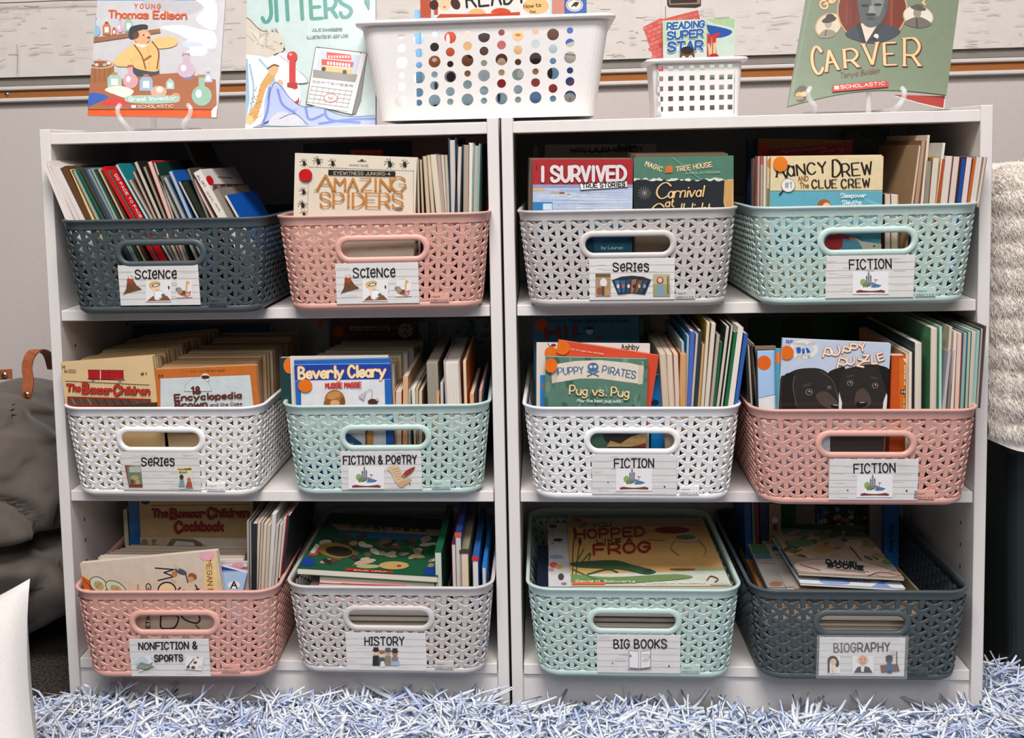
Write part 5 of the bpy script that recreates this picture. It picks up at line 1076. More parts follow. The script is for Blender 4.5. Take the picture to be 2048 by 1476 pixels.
p.ell(1296, 1144, 10, 5, '2f4a36'); p.ell(1365, 1140, 26, 2, '8c5a34'); p.line([(1414, 1162), (1422, 1154), (1436, 1160), (1430, 1166)], 2.4, '7a4a34', True); p.ell(1440, 1170, 20, 3, 'b9c0b4'); p.rect(1144, 1166, 1210, 1171, 'd8663c'); p.text('David M. Schwartz', 1152, 1166, 1270, 1168, 4, 'f0e6cf', 1); p.text('ILLUSTRATED BY JAMES WARHOLA', 1292, 1170, 1410, 1170, 3, 'f0e6cf', .7); p.build(e)

g34 = 'books in the charcoal biography basket'
flat_stack(.955, 1.148, -.020, .20, F3+.004, [('8c7a68', .010, 'd6c6b4'), ('b06a4c', .009, 'd2b49c'), ('6a5a50', .009, 'ddc9b8'), ('c0302a', .010, 'dcc6b4'), ('d9cbb9', .009, 'e6d2c0'), ('b8a48e', .010, 'e2d0be'), ('7a8a98', .009, 'dccab8'), ('dcd2c4', .008, 'e8d6c4'), ('c9905c', .010, 'dcb08a')], 'stack in the charcoal BIOGRAPHY basket', g34)
e, p = front((1550, 1008), (1772, 1010), .235, .010, F3, '3a5a34', 'crowded green picture book with a red brick border, back of charcoal BIOGRAPHY basket', g34, bottom=.20)
p.rect(1550, 1000, 1594, 1046, '2f6a44'); p.rect(1592, 1000, 1630, 1048, 'a08c78'); p.rect(1630, 1000, 1740, 1056, '232a2a'); p.ell(1642, 1024, 14, 12, '1f6a9c'); p.rect(1634, 1034, 1646, 1050, '5f9ab8')
for i in range(34): p.ell(random.uniform(1628, 1732), random.uniform(1018, 1054), random.uniform(3, 6), random.uniform(3, 6.5), random.choice(['c99a80', 'b58468', 'd9b49c', '3a4a58', '8a6a58', '7f8c92', '2c3430']))
p.rect(1545, 1050, 1750, 1062, '4c6a2c'); p.rect(1740, 1000, 1778, 1110, 'a39a90')
for i in range(8): p.poly([(1727+i*4.2, 1016+i*8.4), (1744+i*3.6, 1013+i*8.4), (1747+i*3.6, 1020+i*8.4), (1730+i*4.2, 1023+i*8.4)], 'a5301e')
p.build(e)
front((1740, 1010), (1768, 1010), .215, .010, F3, '8d8780', 'grey white book beside the blue lettered spine, charcoal BIOGRAPHY basket', g34, bottom=.18)
e, p = front((1769, 1008), (1798, 1008), .205, .16/6, F3, '2b6cb8', 'blue book spine with dark WHO WAS lettering, back of the charcoal BIOGRAPHY basket', g34, bottom=.19)
p.text('Who Was', 1779, 1050, 1779, 1104, 9, '16263c', 1.7); p.build(e)
row([(1488, 1004, 1492, 13, 's', '1c4f8a', PAGE, .10), (1503, 1004, 1507, 5, 's', '6d7a74', PAGE, .10), (1509, 1004, 1512, 8, 's', '7a2a1e', PAGE, .10), (1519, 1004, 1522, 16, 's', '12204c', PAGE, .10)], .05, 1120, F3, 'back left corner, charcoal BIOGRAPHY basket', g34, .10)
e, p = front((1538, 1010), (1562, 1010), .150, .008, F3, '8a7458', 'tan picture book with a toy soldier figure, back of the charcoal BIOGRAPHY basket', g34, bottom=.19); p.ell(1550, 1040, 6, 6, 'b9b9b4'); p.rect(1546, 1048, 1554, 1074, '7c1c18'); p.build(e)
e, p = lying((1535, 1175), (1573, 1175), (1506, 1088), -.012, .13, .006, '8a8f94', 'grey and sky coloured book, leftmost of the pile in the charcoal BIOGRAPHY basket', g34)
p.bg('8f8a86'); p.poly([(1500, 1085), (1545, 1085), (1552, 1108), (1505, 1108)], '48704c'); p.poly([(1508, 1108), (1552, 1108), (1554, 1118), (1512, 1118)], '4a6c86'); p.line([(1520, 1126), (1560, 1128)], 1.2, '8a4a3c'); p.ell(1552, 1168, 14, 5, '8a5f44'); p.build(e)
e, p = lying((1572, 1174), (1604, 1174), (1525, 1082), -.014, .15, .010, '96908a', 'grey photo covered book second from the left of the BIOGRAPHY pile', g34)
p.bg('9a938c'); p.poly([(1525, 1078), (1560, 1078), (1566, 1088), (1532, 1088)], '7a7a3c'); p.rect(1544, 1093, 1558, 1102, '3a4a54'); p.line([(1552, 1110), (1572, 1112)], 2, '3f4448'); p.line([(1548, 1116), (1580, 1118)], 1, '6a4038'); p.build(e)
lying((1590, 1176), (1790, 1182), (1578, 1100), -.017, .12, .006, 'd09a70', 'tan edged book under the two white bordered covers, charcoal BIOGRAPHY basket', g34, 'dcb08a')
e, p = lying((1601, 1166), (1811, 1177), (1566, 1072), -.028, .16, .003, 'd9dde2', 'white and blue book under the explorer cover in the charcoal BIOGRAPHY basket', g34, 'e6e2de')
p.bg('d9dde2'); p.poly([(1640, 1158), (1680, 1152), (1700, 1168), (1650, 1168)], '8fa5d6', True); p.poly([(1742, 1174), (1764, 1162), (1784, 1176)], '7c95d4'); p.line([(1618, 1150), (1660, 1156)], 2.4, '4a4a44'); p.text('a collection of stories', 1690, 1163, 1742, 1166, 4, '5a6a90', .9); p.ell(1772, 1161, 10, 4, '9a7a5c'); p.rect(1560, 1100, 1606, 1135, '2c7bb8'); p.build(e)
e, p = lying((1597, 1146), (1809, 1157), (1563, 1056), -.020, .165, .003, 'a8988a', 'explorer and animals picture book on top of the charcoal BIOGRAPHY basket', g34, 'e3dfda')
p.bg('9c8a74'); p.poly([(1560, 1054), (1760, 1060), (1764, 1076), (1566, 1070)], '5a6a50'); p.poly([(1566, 1062), (1620, 1056), (1630, 1072), (1575, 1072)], '65788a')
for i in range(60): p.ell(random.uniform(1572, 1790), random.uniform(1060, 1118), random.uniform(6, 16), random.uniform(2, 6), random.choice(['6f6348', '8a7048', '55603f', '4a4f40', 'a58a5c', '7d8a62', '8f7d68', 'b09a7e', '5c4a34']), random.uniform(-30, 30))
p.ell(1602, 1086, 26, 8, '5a7a52'); p.ell(1646, 1098, 20, 9, '9c7a48'); p.ell(1708, 1088, 18, 8, 'b5a28c'); p.line([(1700, 1094), (1712, 1108), (1722, 1120)], 3, '4a3c30', True)
p.poly([(1594, 1126), (1650, 1120), (1720, 1124), (1772, 1138), (1782, 1142), (1740, 1150), (1640, 1146), (1596, 1140)], 'c3aea4', True); p.text('DANIEL', 1652, 1127, 1721, 1133, 7, '22302c', 3.2, .8); p.text('BOONE', 1656, 1134, 1726, 1141, 7, '22302c', 3.2, .8); p.line([(1652, 1137), (1738, 1145)], .8, '6a5c56'); p.line([(1670, 1141), (1730, 1147)], .8, '6a5c56')
p.ell(1786, 1136, 14, 5, '8a9096'); p.ell(1778, 1150, 26, 5, 'b0988f'); p.line([(1734, 1154), (1760, 1146), (1800, 1152)], 1.2, '2c2a28', True); p.line([(1600, 1130), (1640, 1142)], 1, '4a4440'); p.ell(1776, 1124, 12, 5, '5f7a44'); p.build(e)
# a khaki book leaning at the right of the pile
P1 = atY(1793, 1135, .06); P0 = atY(1836, 1182, -.02)
MBk = empty('book', 'thin khaki book on edge right of the BIOGRAPHY pile', 'book', group=g34)
v0 = np.array(P1); v1 = np.array(P0); d = v1-v0
mesh('cover', [v0, v1, v1+(0, 0, -.09), v0+(0, 0, -.09), v0+(.003, 0, 0), v1+(.003, 0, 0), v1+(.003, 0, -.09), v0+(.003, 0, -.09)], [(0, 1, 2, 3), (4, 7, 6, 5), (0, 4, 5, 1), (1, 5, 6, 2), (2, 6, 7, 3), (3, 7, 4, 0)], mat('7a7350', .5), MBk)
# ================================================================== things standing on the bookcases
TOPZ = HH-.0055
class Plane:
    def __init__(s, O, n): s.O = np.array(O, float); s.n = np.array(n, float)
    def hit(s, x, y):
        r = ray(x, y); return CC+r*(np.dot(s.O-CC, s.n)/np.dot(r, s.n))
def tube(path, r, n=8, close=False):
    P = [np.array(p, float) for p in path]; V = []; F = []; N = len(P); up = None
    for i, p in enumerate(P):
        t = P[min(N-1, i+1)]-P[max(0, i-1)]; t /= np.linalg.norm(t)
        if up is None: up = np.cross(t, (0, 0, 1.)) if abs(t[2]) < .9 else np.cross(t, (0, 1., 0))
        a = up-t*np.dot(up, t); a /= np.linalg.norm(a); up = a; b = np.cross(t, a)
        rr = r[i] if isinstance(r, (list, tuple)) else r
        V += [p+rr*(a*math.cos(2*math.pi*k/n)+b*math.sin(2*math.pi*k/n)) for k in range(n)]
    for i in range(N-1): F += [(i*n+k, i*n+(k+1) % n, (i+1)*n+(k+1) % n, (i+1)*n+k) for k in range(n)]
    F.append(tuple(range(n))[::-1]); F.append(tuple(range((N-1)*n, N*n)))
    return V, F
def sm3(p, n=5):
    p = [np.array(q, float) for q in p]; p = [2*p[0]-p[1]]+p+[2*p[-1]-p[-2]]; r = []
    for i in range(1, len(p)-2):
        for k in range(n):
            t = k/n; r.append(.5*((2*p[i])+(p[i+1]-p[i-1])*t+(2*p[i-1]-5*p[i]+4*p[i+1]-p[i+2])*t*t+(3*p[i]-p[i-1]-3*p[i+1]+p[i+2])*t**3))
    r.append(p[-2]); return r
def stood(BL, BR, TLp, Yb, Yt, t, cov, label, hard=False, z0=None, h=None, group='books displayed on top of the bookcases'):
    O = atY(*BL, Yb); R = atY(*BR, Yb); T = atY(*TLp, Yt); ux = R-O; w = np.linalg.norm(ux)
    if z0 is not None: O[2] = z0; ux[2] = 0
    up = T-O; hh = np.linalg.norm(up)
    return book(O, ux, up, w, h or hh, t, cov, label, group, hard=hard, rough=.25)
# --- the young inventor paperback
e, p = stood((175, 231), (434, 236), (164, -60), .075, .125, .004, 'c9c6c9', 'paperback with an inventor in a workshop on its cover, leftmost on the left bookcase')
p.bg('c8c5c8'); p.rect(160, -60, 430, 1, '3a8ccc'); p.rect(160, 219, 440, 240, 'dd5c2e')
p.poly([(290, 0), (400, 5), (400, 20), (370, 30), (340, 22), (300, 20)], 'bcb9bd', True)
for q in ([(386, -5), (408, 15), (392, 40), (430, 60), (430, 0)], [(320, 55), (360, 50), (400, 58), (430, 66), (430, 96), (398, 92), (360, 70)], [(366, 88), (390, 76), (414, 96), (406, 112), (368, 108), (380, 98)]): p.poly(q, 'dfe3ea', True)
p.poly([(366, 84), (400, 86), (404, 92), (372, 94)], 'c8d0df', True)
p.text('YOUNG', 269, 17, 321, 18, 9, 'c05c36', 2, sp=5); p.text('Thomas Edison', 218, 36, 373, 38, 14.5, 'cf5a30', 3.6, 0, .1, 1.7)
p.poly([(172, 78), (320, 58), (322, 66), (172, 88)], '9c6a4c')
def bottle(x, y, w, h, c, cap, rnd=False):
    if rnd: p.ell(x, y, w, h, c); p.rect(x-w*.3, y-h*1.9, x+w*.3, y-h*.7, c); p.ell(x-w*.3, y-h*.2, w*.3, h*.4, 'e6ecee')
    else: p.poly([(x-w, y+h), (x-w, y-h*.5), (x-w*.6, y-h), (x+w*.6, y-h), (x+w, y-h*.5), (x+w, y+h)], c); p.rect(x-w*.5, y-h*.4, x+w*.5, y+h*.6, 'e2e2dd')
    p.rect(x-w*.4, y-h*(2.1 if rnd else 1.35), x+w*.4, y-h*(1.8 if rnd else .95), cap)
bottle(188, 62, 14, 13, '8fb4cc', '7a8c98', True); bottle(214, 59, 8, 11, 'c07a58', '8a4a34'); bottle(229, 64, 4.5, 6.5, 'b8674a', '8a4a34'); bottle(241, 57, 7, 9, 'd3aec4', 'b58a9c', True); bottle(258, 52, 8.5, 12, '9dbcaa', 'b8805a')
p.poly([(173, 126), (200, 119), (228, 128), (230, 162), (222, 176), (174, 172)], 'a06a46'); p.ell(201, 129, 28, 9, 'caa98c'); p.ell(201, 129, 23, 6.5, '8c5e44'); 
for i, c in enumerate(['9cc0c4', 'd9c8b8', 'b5554a', 'a8b8a0', 'e0d8d0']): p.ell(186+i*8, 127+(i % 2)*3, 4, 3, c)
for i in range(5): p.line([(180+i*10, 138), (182+i*9, 172)], 1, '7d4d30')
p.poly([(172, 168), (240, 160), (300, 150), (360, 146), (432, 160), (434, 219), (173, 219)], 'a8694a')
p.poly([(268, 145), (264, 132), (302, 134), (318, 140), (316, 150), (290, 154), (270, 152)], '4c4e54', True)
p.poly([(264, 90), (276, 86), (300, 88), (314, 96), (319, 118), (317, 142), (292, 142), (268, 134), (262, 110)], 'e6b878', True)
p.poly([(266, 92), (246, 104), (229, 121), (233, 132), (250, 134), (270, 134), (290, 128), (302, 120), (298, 114), (282, 120), (262, 122), (268, 112)], 'e9bd7e', True)
p.poly([(302, 82), (322, 74), (342, 74), (356, 80), (354, 90), (340, 96), (318, 98), (306, 94)], 'e9bd7e', True); p.poly([(268, 90), (282, 86), (296, 92), (286, 96)], 'e8ddd2')
p.line([(270, 91), (284, 112), (292, 138)], 3, '8a5a3a', True); p.line([(305, 84), (318, 104), (315, 138)], 3, '8a5a3a', True); p.line([(297, 94), (299, 140)], 1, 'c99458'); p.line([(288, 122), (302, 113)], 4, '9a5a40')
p.ell(285, 74, 17, 15, 'dda882'); p.ell(270, 70, 9, 9, '6a4630'); p.poly([(258, 66), (262, 55), (276, 51), (290, 53), (296, 57), (280, 62), (268, 68), (266, 78), (259, 76)], '3e4348', True); p.ell(279, 56, 18, 6, '3a3f44', -10); p.ell(288, 71, 1.6, 1.6, '33291f'); p.ell(298, 76, 3, 2.4, '8a3a30'); p.ell(294, 70, 3.6, 2.6, 'e8b892')
bottle(230, 163, 14, 13, 'a3c4b2', 'b58a62'); bottle(262, 162, 15, 15, 'd0a0a8', 'a8604a', True); bottle(293, 168, 13, 14, '9db4cc', 'b07a58'); bottle(373, 140, 18, 16, 'c9b0c2', 'b090a4', True); bottle(341, 170, 8, 9, 'a9c8bc', 'b8b8a0'); bottle(417, 156, 8, 9, 'b4c4dc', '8a94a4'); bottle(404, 192, 20, 20, '94b8a2', 'b08058', True)
p.ell(378, 158, 12, 3, '8a7a90'); p.poly([(210, 180), (238, 172), (268, 182), (254, 196), (232, 190)], 'e6dfd6', True); p.poly([(172, 194), (188, 186), (218, 194), (196, 206), (173, 214)], '3f62b0', True); p.poly([(205, 205), (226, 196), (254, 202), (250, 210), (212, 210)], 'd0484a', True); p.ell(318, 184, 16, 12, 'd6a890'); p.ell(320, 180, 7, 6, 'f0e0d2'); p.ell(352, 196, 10, 10, 'c79a70')
p.poly([(254, 204), (262, 192), (350, 192), (358, 198), (354, 205), (300, 208)], 'a5c2b2', True); p.text('Great Inventor', 259, 203, 353, 201, 8, 'e8f0ea', 1.6); p.rect(264, 211, 273, 217, 'f0e0da'); p.text('SCHOLASTIC', 277, 217, 348, 216, 5.5, 'f0cfc4', 1.1)
p.poly([(424, 222), (436, 210), (437, 238), (424, 236)], 'e6e0dc'); p.build(e, PRINT_GLOSS)
def easel(xs, xc, y0, y1, label):
    e = empty('acrylic_easel', label, 'easel', group='clear acrylic book easels'); m = mat('f4f4f6', .04, 'acrylic')
    for sg, x in zip((1, -1), xs):
        q = [atY(x+sg*2, y0, .062), atY(x-sg*3, y0+8, .056), atY(x, y0+22, .060), atY(x+sg*12, y0+38, .066)]
        q = [np.array((a[0], a[1], max(a[2], TOPZ+.004))) for a in q]; last = q[-1]
        q += [np.array((last[0]+sg*.002, .09, TOPZ+.0035)), np.array((last[0]+sg*.006, .16, TOPZ+.0035))]
        V, F = tube(sm3(q), .0034, 8); mesh('easel_foot', V, F, m, e, True)
    c = atY(xc, y1, .10); b = np.array((c[0], .10, TOPZ+.0015))
    V, F = tube([b, (c[0], .10, .83), (c[0], .145, .93)], .004, 6); mesh('back_support', V, F, m, e, True)
    l = atY(xs[0], y1, .12)[0]; r = atY(xs[1], y1, .12)[0]
    V, F = tube([(l+.006, .155, TOPZ+.0035), (r-.006, .155, TOPZ+.0035)], .003, 6); mesh('cross_bar', V, F, m, e, True)
easel((238, 378), 308, 210, 250, 'clear acrylic easel under the inventor paperback on the left bookcase')
# --- the large mint hardback
e, p = stood((491, 252), (751, 247), (484, -70), .105, .150, .011, 'b9cbc8', 'large pale mint hardback with a squirrel and calendar, standing by the big white basket', True, z0=TOPZ+.0005)
p.bg('bccdca'); p.text('JITTERS', 525, 44, 703, 33, 46, '4f9184', 8, .9, .15, 2.0); p.text('JULIE DANNEBERG', 624, 63, 684, 62, 5.4, '6f7d7c', 1.1); p.text('ILLUSTRATED BY JUDY LOVE', 614, 78, 697, 74, 5.2, '6f7d7c', 1)
p.poly([(485, 110), (520, 104), (560, 118), (590, 150), (602, 200), (570, 235), (520, 250), (485, 250)], 'dfe0e2', True); p.poly([(485, 120), (496, 118), (500, 200), (492, 250), (485, 250)], '8fb0c4'); p.line([(500, 130), (508, 180), (500, 230)], 4, '9ab6cb', True); p.line([(520, 120), (545, 150), (550, 170)], 5, '9cc0cf', True)
p.poly([(486, 32), (500, 38), (520, 58), (538, 62), (545, 60), (549, 66), (553, 60), (566, 74), (570, 90), (566, 103), (552, 108), (536, 116), (520, 112), (500, 110), (486, 104)], 'c9beb0', True)
for i in range(26): p.line([(490+random.uniform(0, 66), 52+random.uniform(0, 50)), (496+random.uniform(0, 66), 56+random.uniform(0, 50))], .8, random.choice(['a39684', 'ddd4c8', '8a7c6a']))
p.ell(563, 88, 1.6, 1.8, '2a2420'); p.ell(569, 98, 2.4, 2, '6a4a3a'); p.poly([(543, 64), (545, 57), (549, 66)], '8a7a66'); p.poly([(551, 64), (554, 58), (558, 68)], '8a7a66'); p.line([(487, 33), (500, 40), (520, 60), (536, 64)], 1.6, '6a5040', True)
p.poly([(556, 110), (572, 108), (584, 120), (606, 150), (618, 164), (600, 168), (578, 164), (560, 168), (548, 150)], 'e0e2e4', True); p.line([(560, 112), (590, 135), (617, 163), (595, 168)], 1, '4f5a64', True)
p.ell(585, 114, 10.5, 10.5, 'c22a2a'); p.ell(582, 110, 3, 2.4, 'eaa8a4'); p.rect(579, 124, 592, 212, 'c0282a'); p.rect(575, 166, 596, 178, 'a82224'); p.ell(592, 200, 7, 12, 'b02426'); p.poly([(566, 175), (594, 182), (596, 200), (576, 206), (560, 190)], 'e0e2e6', True)
p.poly([(512, 205), (522, 170), (540, 142), (548, 130), (556, 136), (548, 160), (530, 200), (516, 235), (500, 250), (494, 236)], 'c99a5c', True); p.ell(548, 140, 9, 12, 'd6a672', 20); p.line([(536, 138), (548, 131), (558, 133)], 3, '6a4428', True); p.ell(561, 168, 6, 8, 'd6a672'); p.ell(500, 240, 8, 10, 'd9b884'); p.poly([(512, 250), (522, 215), (532, 180), (540, 168), (530, 215), (522, 250)], 'e6e6e8')
for i in range(30): p.ell(507+random.uniform(-7, 18), 190+random.uniform(-20, 46), 1, 1, '8a5a2c')
p.poly([(528, 250), (530, 200), (540, 170), (552, 164), (566, 172), (580, 196), (604, 214), (640, 212), (660, 222), (700, 234), (751, 232), (751, 252), (528, 252)], 'a9b4d8', True); p.poly([(540, 250), (556, 226), (590, 230), (608, 250)], 'c3c3cc', True)
for q in ([(540, 176), (536, 220), (526, 248)], [(556, 180), (566, 210), (590, 226)], [(612, 216), (620, 240), (652, 228)], [(650, 216), (660, 240), (720, 246)], [(640, 248), (700, 240), (750, 238)]): p.line(q, 5, '6f82c4', True)
for q in ([(536, 200), (552, 165), (580, 196), (606, 214), (640, 212), (662, 224), (700, 234), (750, 232)], [(560, 238), (590, 228), (616, 250)]): p.line(q, 1.1, '3c466e', True)
p.poly([(724, 118), (734, 108), (722, 200), (712, 228), (700, 228)], '6e6a66'); p.poly([(632, 94), (735, 106), (706, 230), (612, 208)], '5a5654'); p.poly([(633, 96), (733, 108), (704, 229), (614, 208)], 'e3dfdb')
p.poly([(642, 101), (722, 112), (710, 166), (626, 154)], 'bcc8d8'); p.poly([(627, 140), (716, 150), (711, 166), (626, 156)], '8e8a84'); p.poly([(643, 132), (706, 140), (704, 149), (642, 141)], 'd9b470'); p.poly([(644, 119), (708, 125), (706, 136), (644, 131)], 'c94434'); p.poly([(654, 105), (702, 110), (704, 122), (654, 118)], 'd8483a')
for i in range(8): p.rect(657+i*5.6, 112, 660+i*5.6, 117, 'e9e2da'); p.rect(655+i*6, 124+i*.6, 659+i*6, 130+i*.6, 'efe6da')
p.ell(648, 139, 4.4, 4.4, '2b2622'); p.ell(690, 145, 4.4, 4.4, '2b2622'); p.text('SEPTEMBER', 626, 166, 706, 175, 4, '6a6664', .8)
for i in range(8): p.line([(625+i*11.4-0*1, 173+i*1.2), (613+i*11.4+2, 206+i*1.6)], .8, '8a8684')
for i in range(6): p.line([(624-i*2.3, 173+i*8), (706-i*2, 184+i*8)], .8, '8a8684')
p.ell(662, 197, 14, 9, 'b04a44'); p.ell(662, 197, 12.6, 7.6, 'dcd8d4'); p.text('1st', 656, 200, 668, 200, 6, 'b04a44', 1); p.ell(638, 96, 1.2, 1.2, '2a2624'); p.ell(722, 107, 1.2, 1.2, '2a2624'); p.poly([(728, 0), (738, 20), (740, 0)], '4f9184'); p.build(e, PRINT_GLOSS)

# --- plastic baskets on top
def loft(hxb, hyb, hxt, hyt, r, z0, z1, front_open=True, n=6):
    """side and back walls of a tapered tray (the front is a separate perforated panel)"""
    def ring(hx, hy, z, off):
        P = []
        for (cx, cy, a0) in ((1, -1, -90), (1, 1, 0), (-1, 1, 90), (-1, -1, 180)):
            for i in range(n+1):
                a = math.radians(a0+90*i/n); P.append((cx*(hx-r)+(r+off)*math.cos(a), cy*(hy-r)+(r+off)*math.sin(a), z))
        return P
    V = []; F = []
    rs = [ring(hxb, hyb, z0, 0), ring(hxt, hyt, z1, 0), ring(hxt, hyt, z1, -.002), ring(hxb, hyb, z0, -.002)]
    N = len(rs[0])
    for q in rs: V += q
    for k in range(3):
        for i in range(N-1): F.append((k*N+i, k*N+i+1, (k+1)*N+i+1, (k+1)*N+i))
    F.append(tuple(range(N)))
    # rim
    V2 = []; prof = [(0, z1-.006), (.007, z1-.005), (.008, z1-.002), (.006, z1), (0, z1+.0006), (-.003, z1-.001)]
    F2 = []
    for off, z in prof: V2 += ring(hxt, hyt, z, off)
    K = len(prof)
    for k in range(K):
        for i in range(N): F2.append((k*N+i, k*N+(i+1) % N, ((k+1) % K)*N+(i+1) % N, ((k+1) % K)*N+i))
    return V, F, V2, F2
def perforated(pl, xs, colfn, xL, xR, yT, yB, corners, hole):
    """plate with holes; every hole is its own opening in a cell, cells meet; points measured on the photograph land on the wall plane"""
    V = []; F = []
    def add(pts, f):
        i = len(V); V.extend(pts); F.extend([tuple(i+k for k in q) for q in f])
    H = lambda x, y: pl.hit(x, y)
    sh = lambda x, y: y-.03*(x-xs[0])
    bx = [xL]+[(xs[i]+xs[i+1])/2 for i in range(len(xs)-1)]+[xR]
    for c, xc in enumerate(xs):
        rows = colfn(c); ys = [r[0] for r in rows]; by = [yT]+[(ys[i]+rows[i][1]+ys[i+1]-rows[i+1][1])/2 for i in range(len(ys)-1)]+[yB]
        for k, (yc, rr) in enumerate(rows):
            x0, x1, y0, y1 = bx[c], bx[c+1], by[k], by[k+1]; nseg = 16 if hole == 'o' else 4; inn = []; out = []
            for i in range(nseg):
                if hole == 'o': a = 2*math.pi*i/nseg+math.pi/4; dx, dy = math.cos(a), math.sin(a); inn.append((xc+rr*dx, yc+rr*dy))
                else: dx, dy = ((1, 1), (-1, 1), (-1, -1), (1, -1))[i]; inn.append((xc+rr*dx, yc+rr*dy))
                tx = ((x1-xc) if dx > 0 else (x0-xc))/dx if abs(dx) > 1e-6 else 1e9; ty = ((y1-yc) if dy > 0 else (y0-yc))/dy if abs(dy) > 1e-6 else 1e9
                if hole == 'o':
                    if i % 4 == 0: out.append((x1 if dx > 0 else x0, y1 if dy > 0 else y0))
                    else: t = min(tx, ty); out.append((xc+dx*t, yc+dy*t))
                else: out.append((x1 if dx > 0 else x0, y1 if dy > 0 else y0))
            P3 = [H(x, sh(x, y)) for x, y in inn]+[H(x, sh(x, y)) for x, y in out]; back = [q+np.array((0, .0018, 0)) for q in P3[:nseg]]
            add(P3+back, [(i, (i+1) % nseg, nseg+(i+1) % nseg, nseg+i) for i in range(nseg)]+[(i, 2*nseg+i, 2*nseg+(i+1) % nseg, (i+1) % nseg) for i in range(nseg)])
    A, Bc, Cc, Dd = [np.array(q) for q in corners]   # TL TR BR BL in 3D
    g = [H(xL, sh(xL, yT)), H(xR, sh(xR, yT)), H(xR, sh(xR, yB)), H(xL, sh(xL, yB))]
    add([A, Bc, Cc, Dd]+g, [(0, 1, 5, 4), (1, 2, 6, 5), (2, 3, 7, 6), (3, 0, 4, 7)])
    return V, F
def tray(cx, fyT, fyB, z0, z1, hxb, hxt, dep, xs, colfn, xL, xR, yT, yB, hole, label, group=None, r=.02):
    e = empty('plastic_basket', label, 'basket', (cx, fyT+dep/2, 0)); hyt = dep/2; hyb = dep/2-(fyB-fyT)
    V, F, V2, F2 = loft(hxb, hyb, hxt, hyt, r, z0, z1); m = mat('e6e1df', .45, 'plastic', .4)
    w = mesh('side_walls', V, F, m, e, False); fix_normals(w); rm = mesh('rim', V2, F2, m, e, True); fix_normals(rm)
    Of = np.array((cx, fyB, z0)); d = np.array((0, fyT-fyB, z1-z0)); nn = np.cross((1., 0, 0), d)
    cr = [(cx-(hxt-r), fyT, z1), (cx+(hxt-r), fyT, z1), (cx+(hxb-r), fyB, z0), (cx-(hxb-r), fyB, z0)]
    V, F = perforated(Plane(Of, nn), xs, colfn, xL, xR, yT, yB, cr, hole)
    c = np.array((cx, fyT+dep/2, 0)); mesh('perforated_front', [q-c for q in map(np.array, V)], F, m, e)
    return e
PA = [(69, 6.5), (94, 9), (123, 12), (149, 6.5), (171, 9), (201, 12)]; PB = [(76, 12), (105, 9), (129, 6.5), (154, 12), (184, 9), (204.5, 6.5)]
xs = [803, 838, 869, 900.5, 935, 968, 1003, 1036, 1071, 1106, 1140]
off = lambda L: [(y+2, r) for y, r in L]
bigb = tray(.598, .035, .052, .8018, .934, .145, .166, .225, xs, lambda c: off(PA) if c % 2 == 0 else off(PB), 786, 1157, 58, 217, 'o', 'big white plastic basket with round holes, astride the two bookcases')
xs2 = [1321.4, 1341.3, 1362.7, 1384, 1404.5, 1424.4, 1443.2, 1460]
smb = tray(.8765, .045, .049, TOPZ+.001, .8735, .0545, .0590, .085, xs2, lambda c: [(137.5+i*20.2, 4.9) for i in range(5)], 1311.5, 1469.5, 127, 229, 's', 'small white plastic basket with square holes on the right bookcase', r=.008)
# books in the big basket
gt = 'picture books in the big white basket'
def inb(x0, x1, Y, t, cov, label, top=-60): 
    A = atY(x0, 225, Y); Bq = atY(x1, 225, Y); T = atY(x0, top, Y); z0 = .8045
    return book((A[0], Y, z0), (1, 0, 0), (0, 0, 1), Bq[0]-A[0], T[2]-z0, t, cov, label, gt)
e, p = inb(846, 1132, .078, .008, 'cfe0e6', 'picture book with a READ title and children on it, in the big white basket')
p.bg('bddbe6'); p.rect(840, -60, 1140, 36, 'e2dad6'); p.rect(840, -60, 862, 36, 'b5543a'); p.rect(862, -60, 870, 36, 'b9cdd4'); p.rect(868, -60, 876, 30, 'b5543a'); p.rect(1102, -60, 1132, 30, 'c98a78'); p.rect(1100, -60, 1104, 30, 'b8d4de')
p.ell(889, 0, 15, 22, 'ecc3a0'); p.ell(868, 10, 9, 10, '4a2a24'); p.ell(911, 8, 9, 12, '4a2a24', -30); p.poly([(872, 36), (880, 28), (960, 28), (1040, 24), (1040, 34), (960, 40), (876, 40)], 'bc4a2e'); p.ell(889, 14, 3, 1.6, 'b5604a')
p.text('READY', 934, 15, 1052, 4, 38, '2b2724', 4.6); p.ell(954, 27, 17, 10, 'e3b070', a0=180, a1=360); p.ell(1002, 26, 20, 10, 'cf4a2a', a0=180, a1=360); p.ell(1072, 12, 26, 16, 'ebb97c'); p.text('How to', 1048, 17, 1082, 13, 8, '5a3c22', 1.5); p.text('Get', 1060, 26, 1072, 25, 5, '8a6a40', 1)
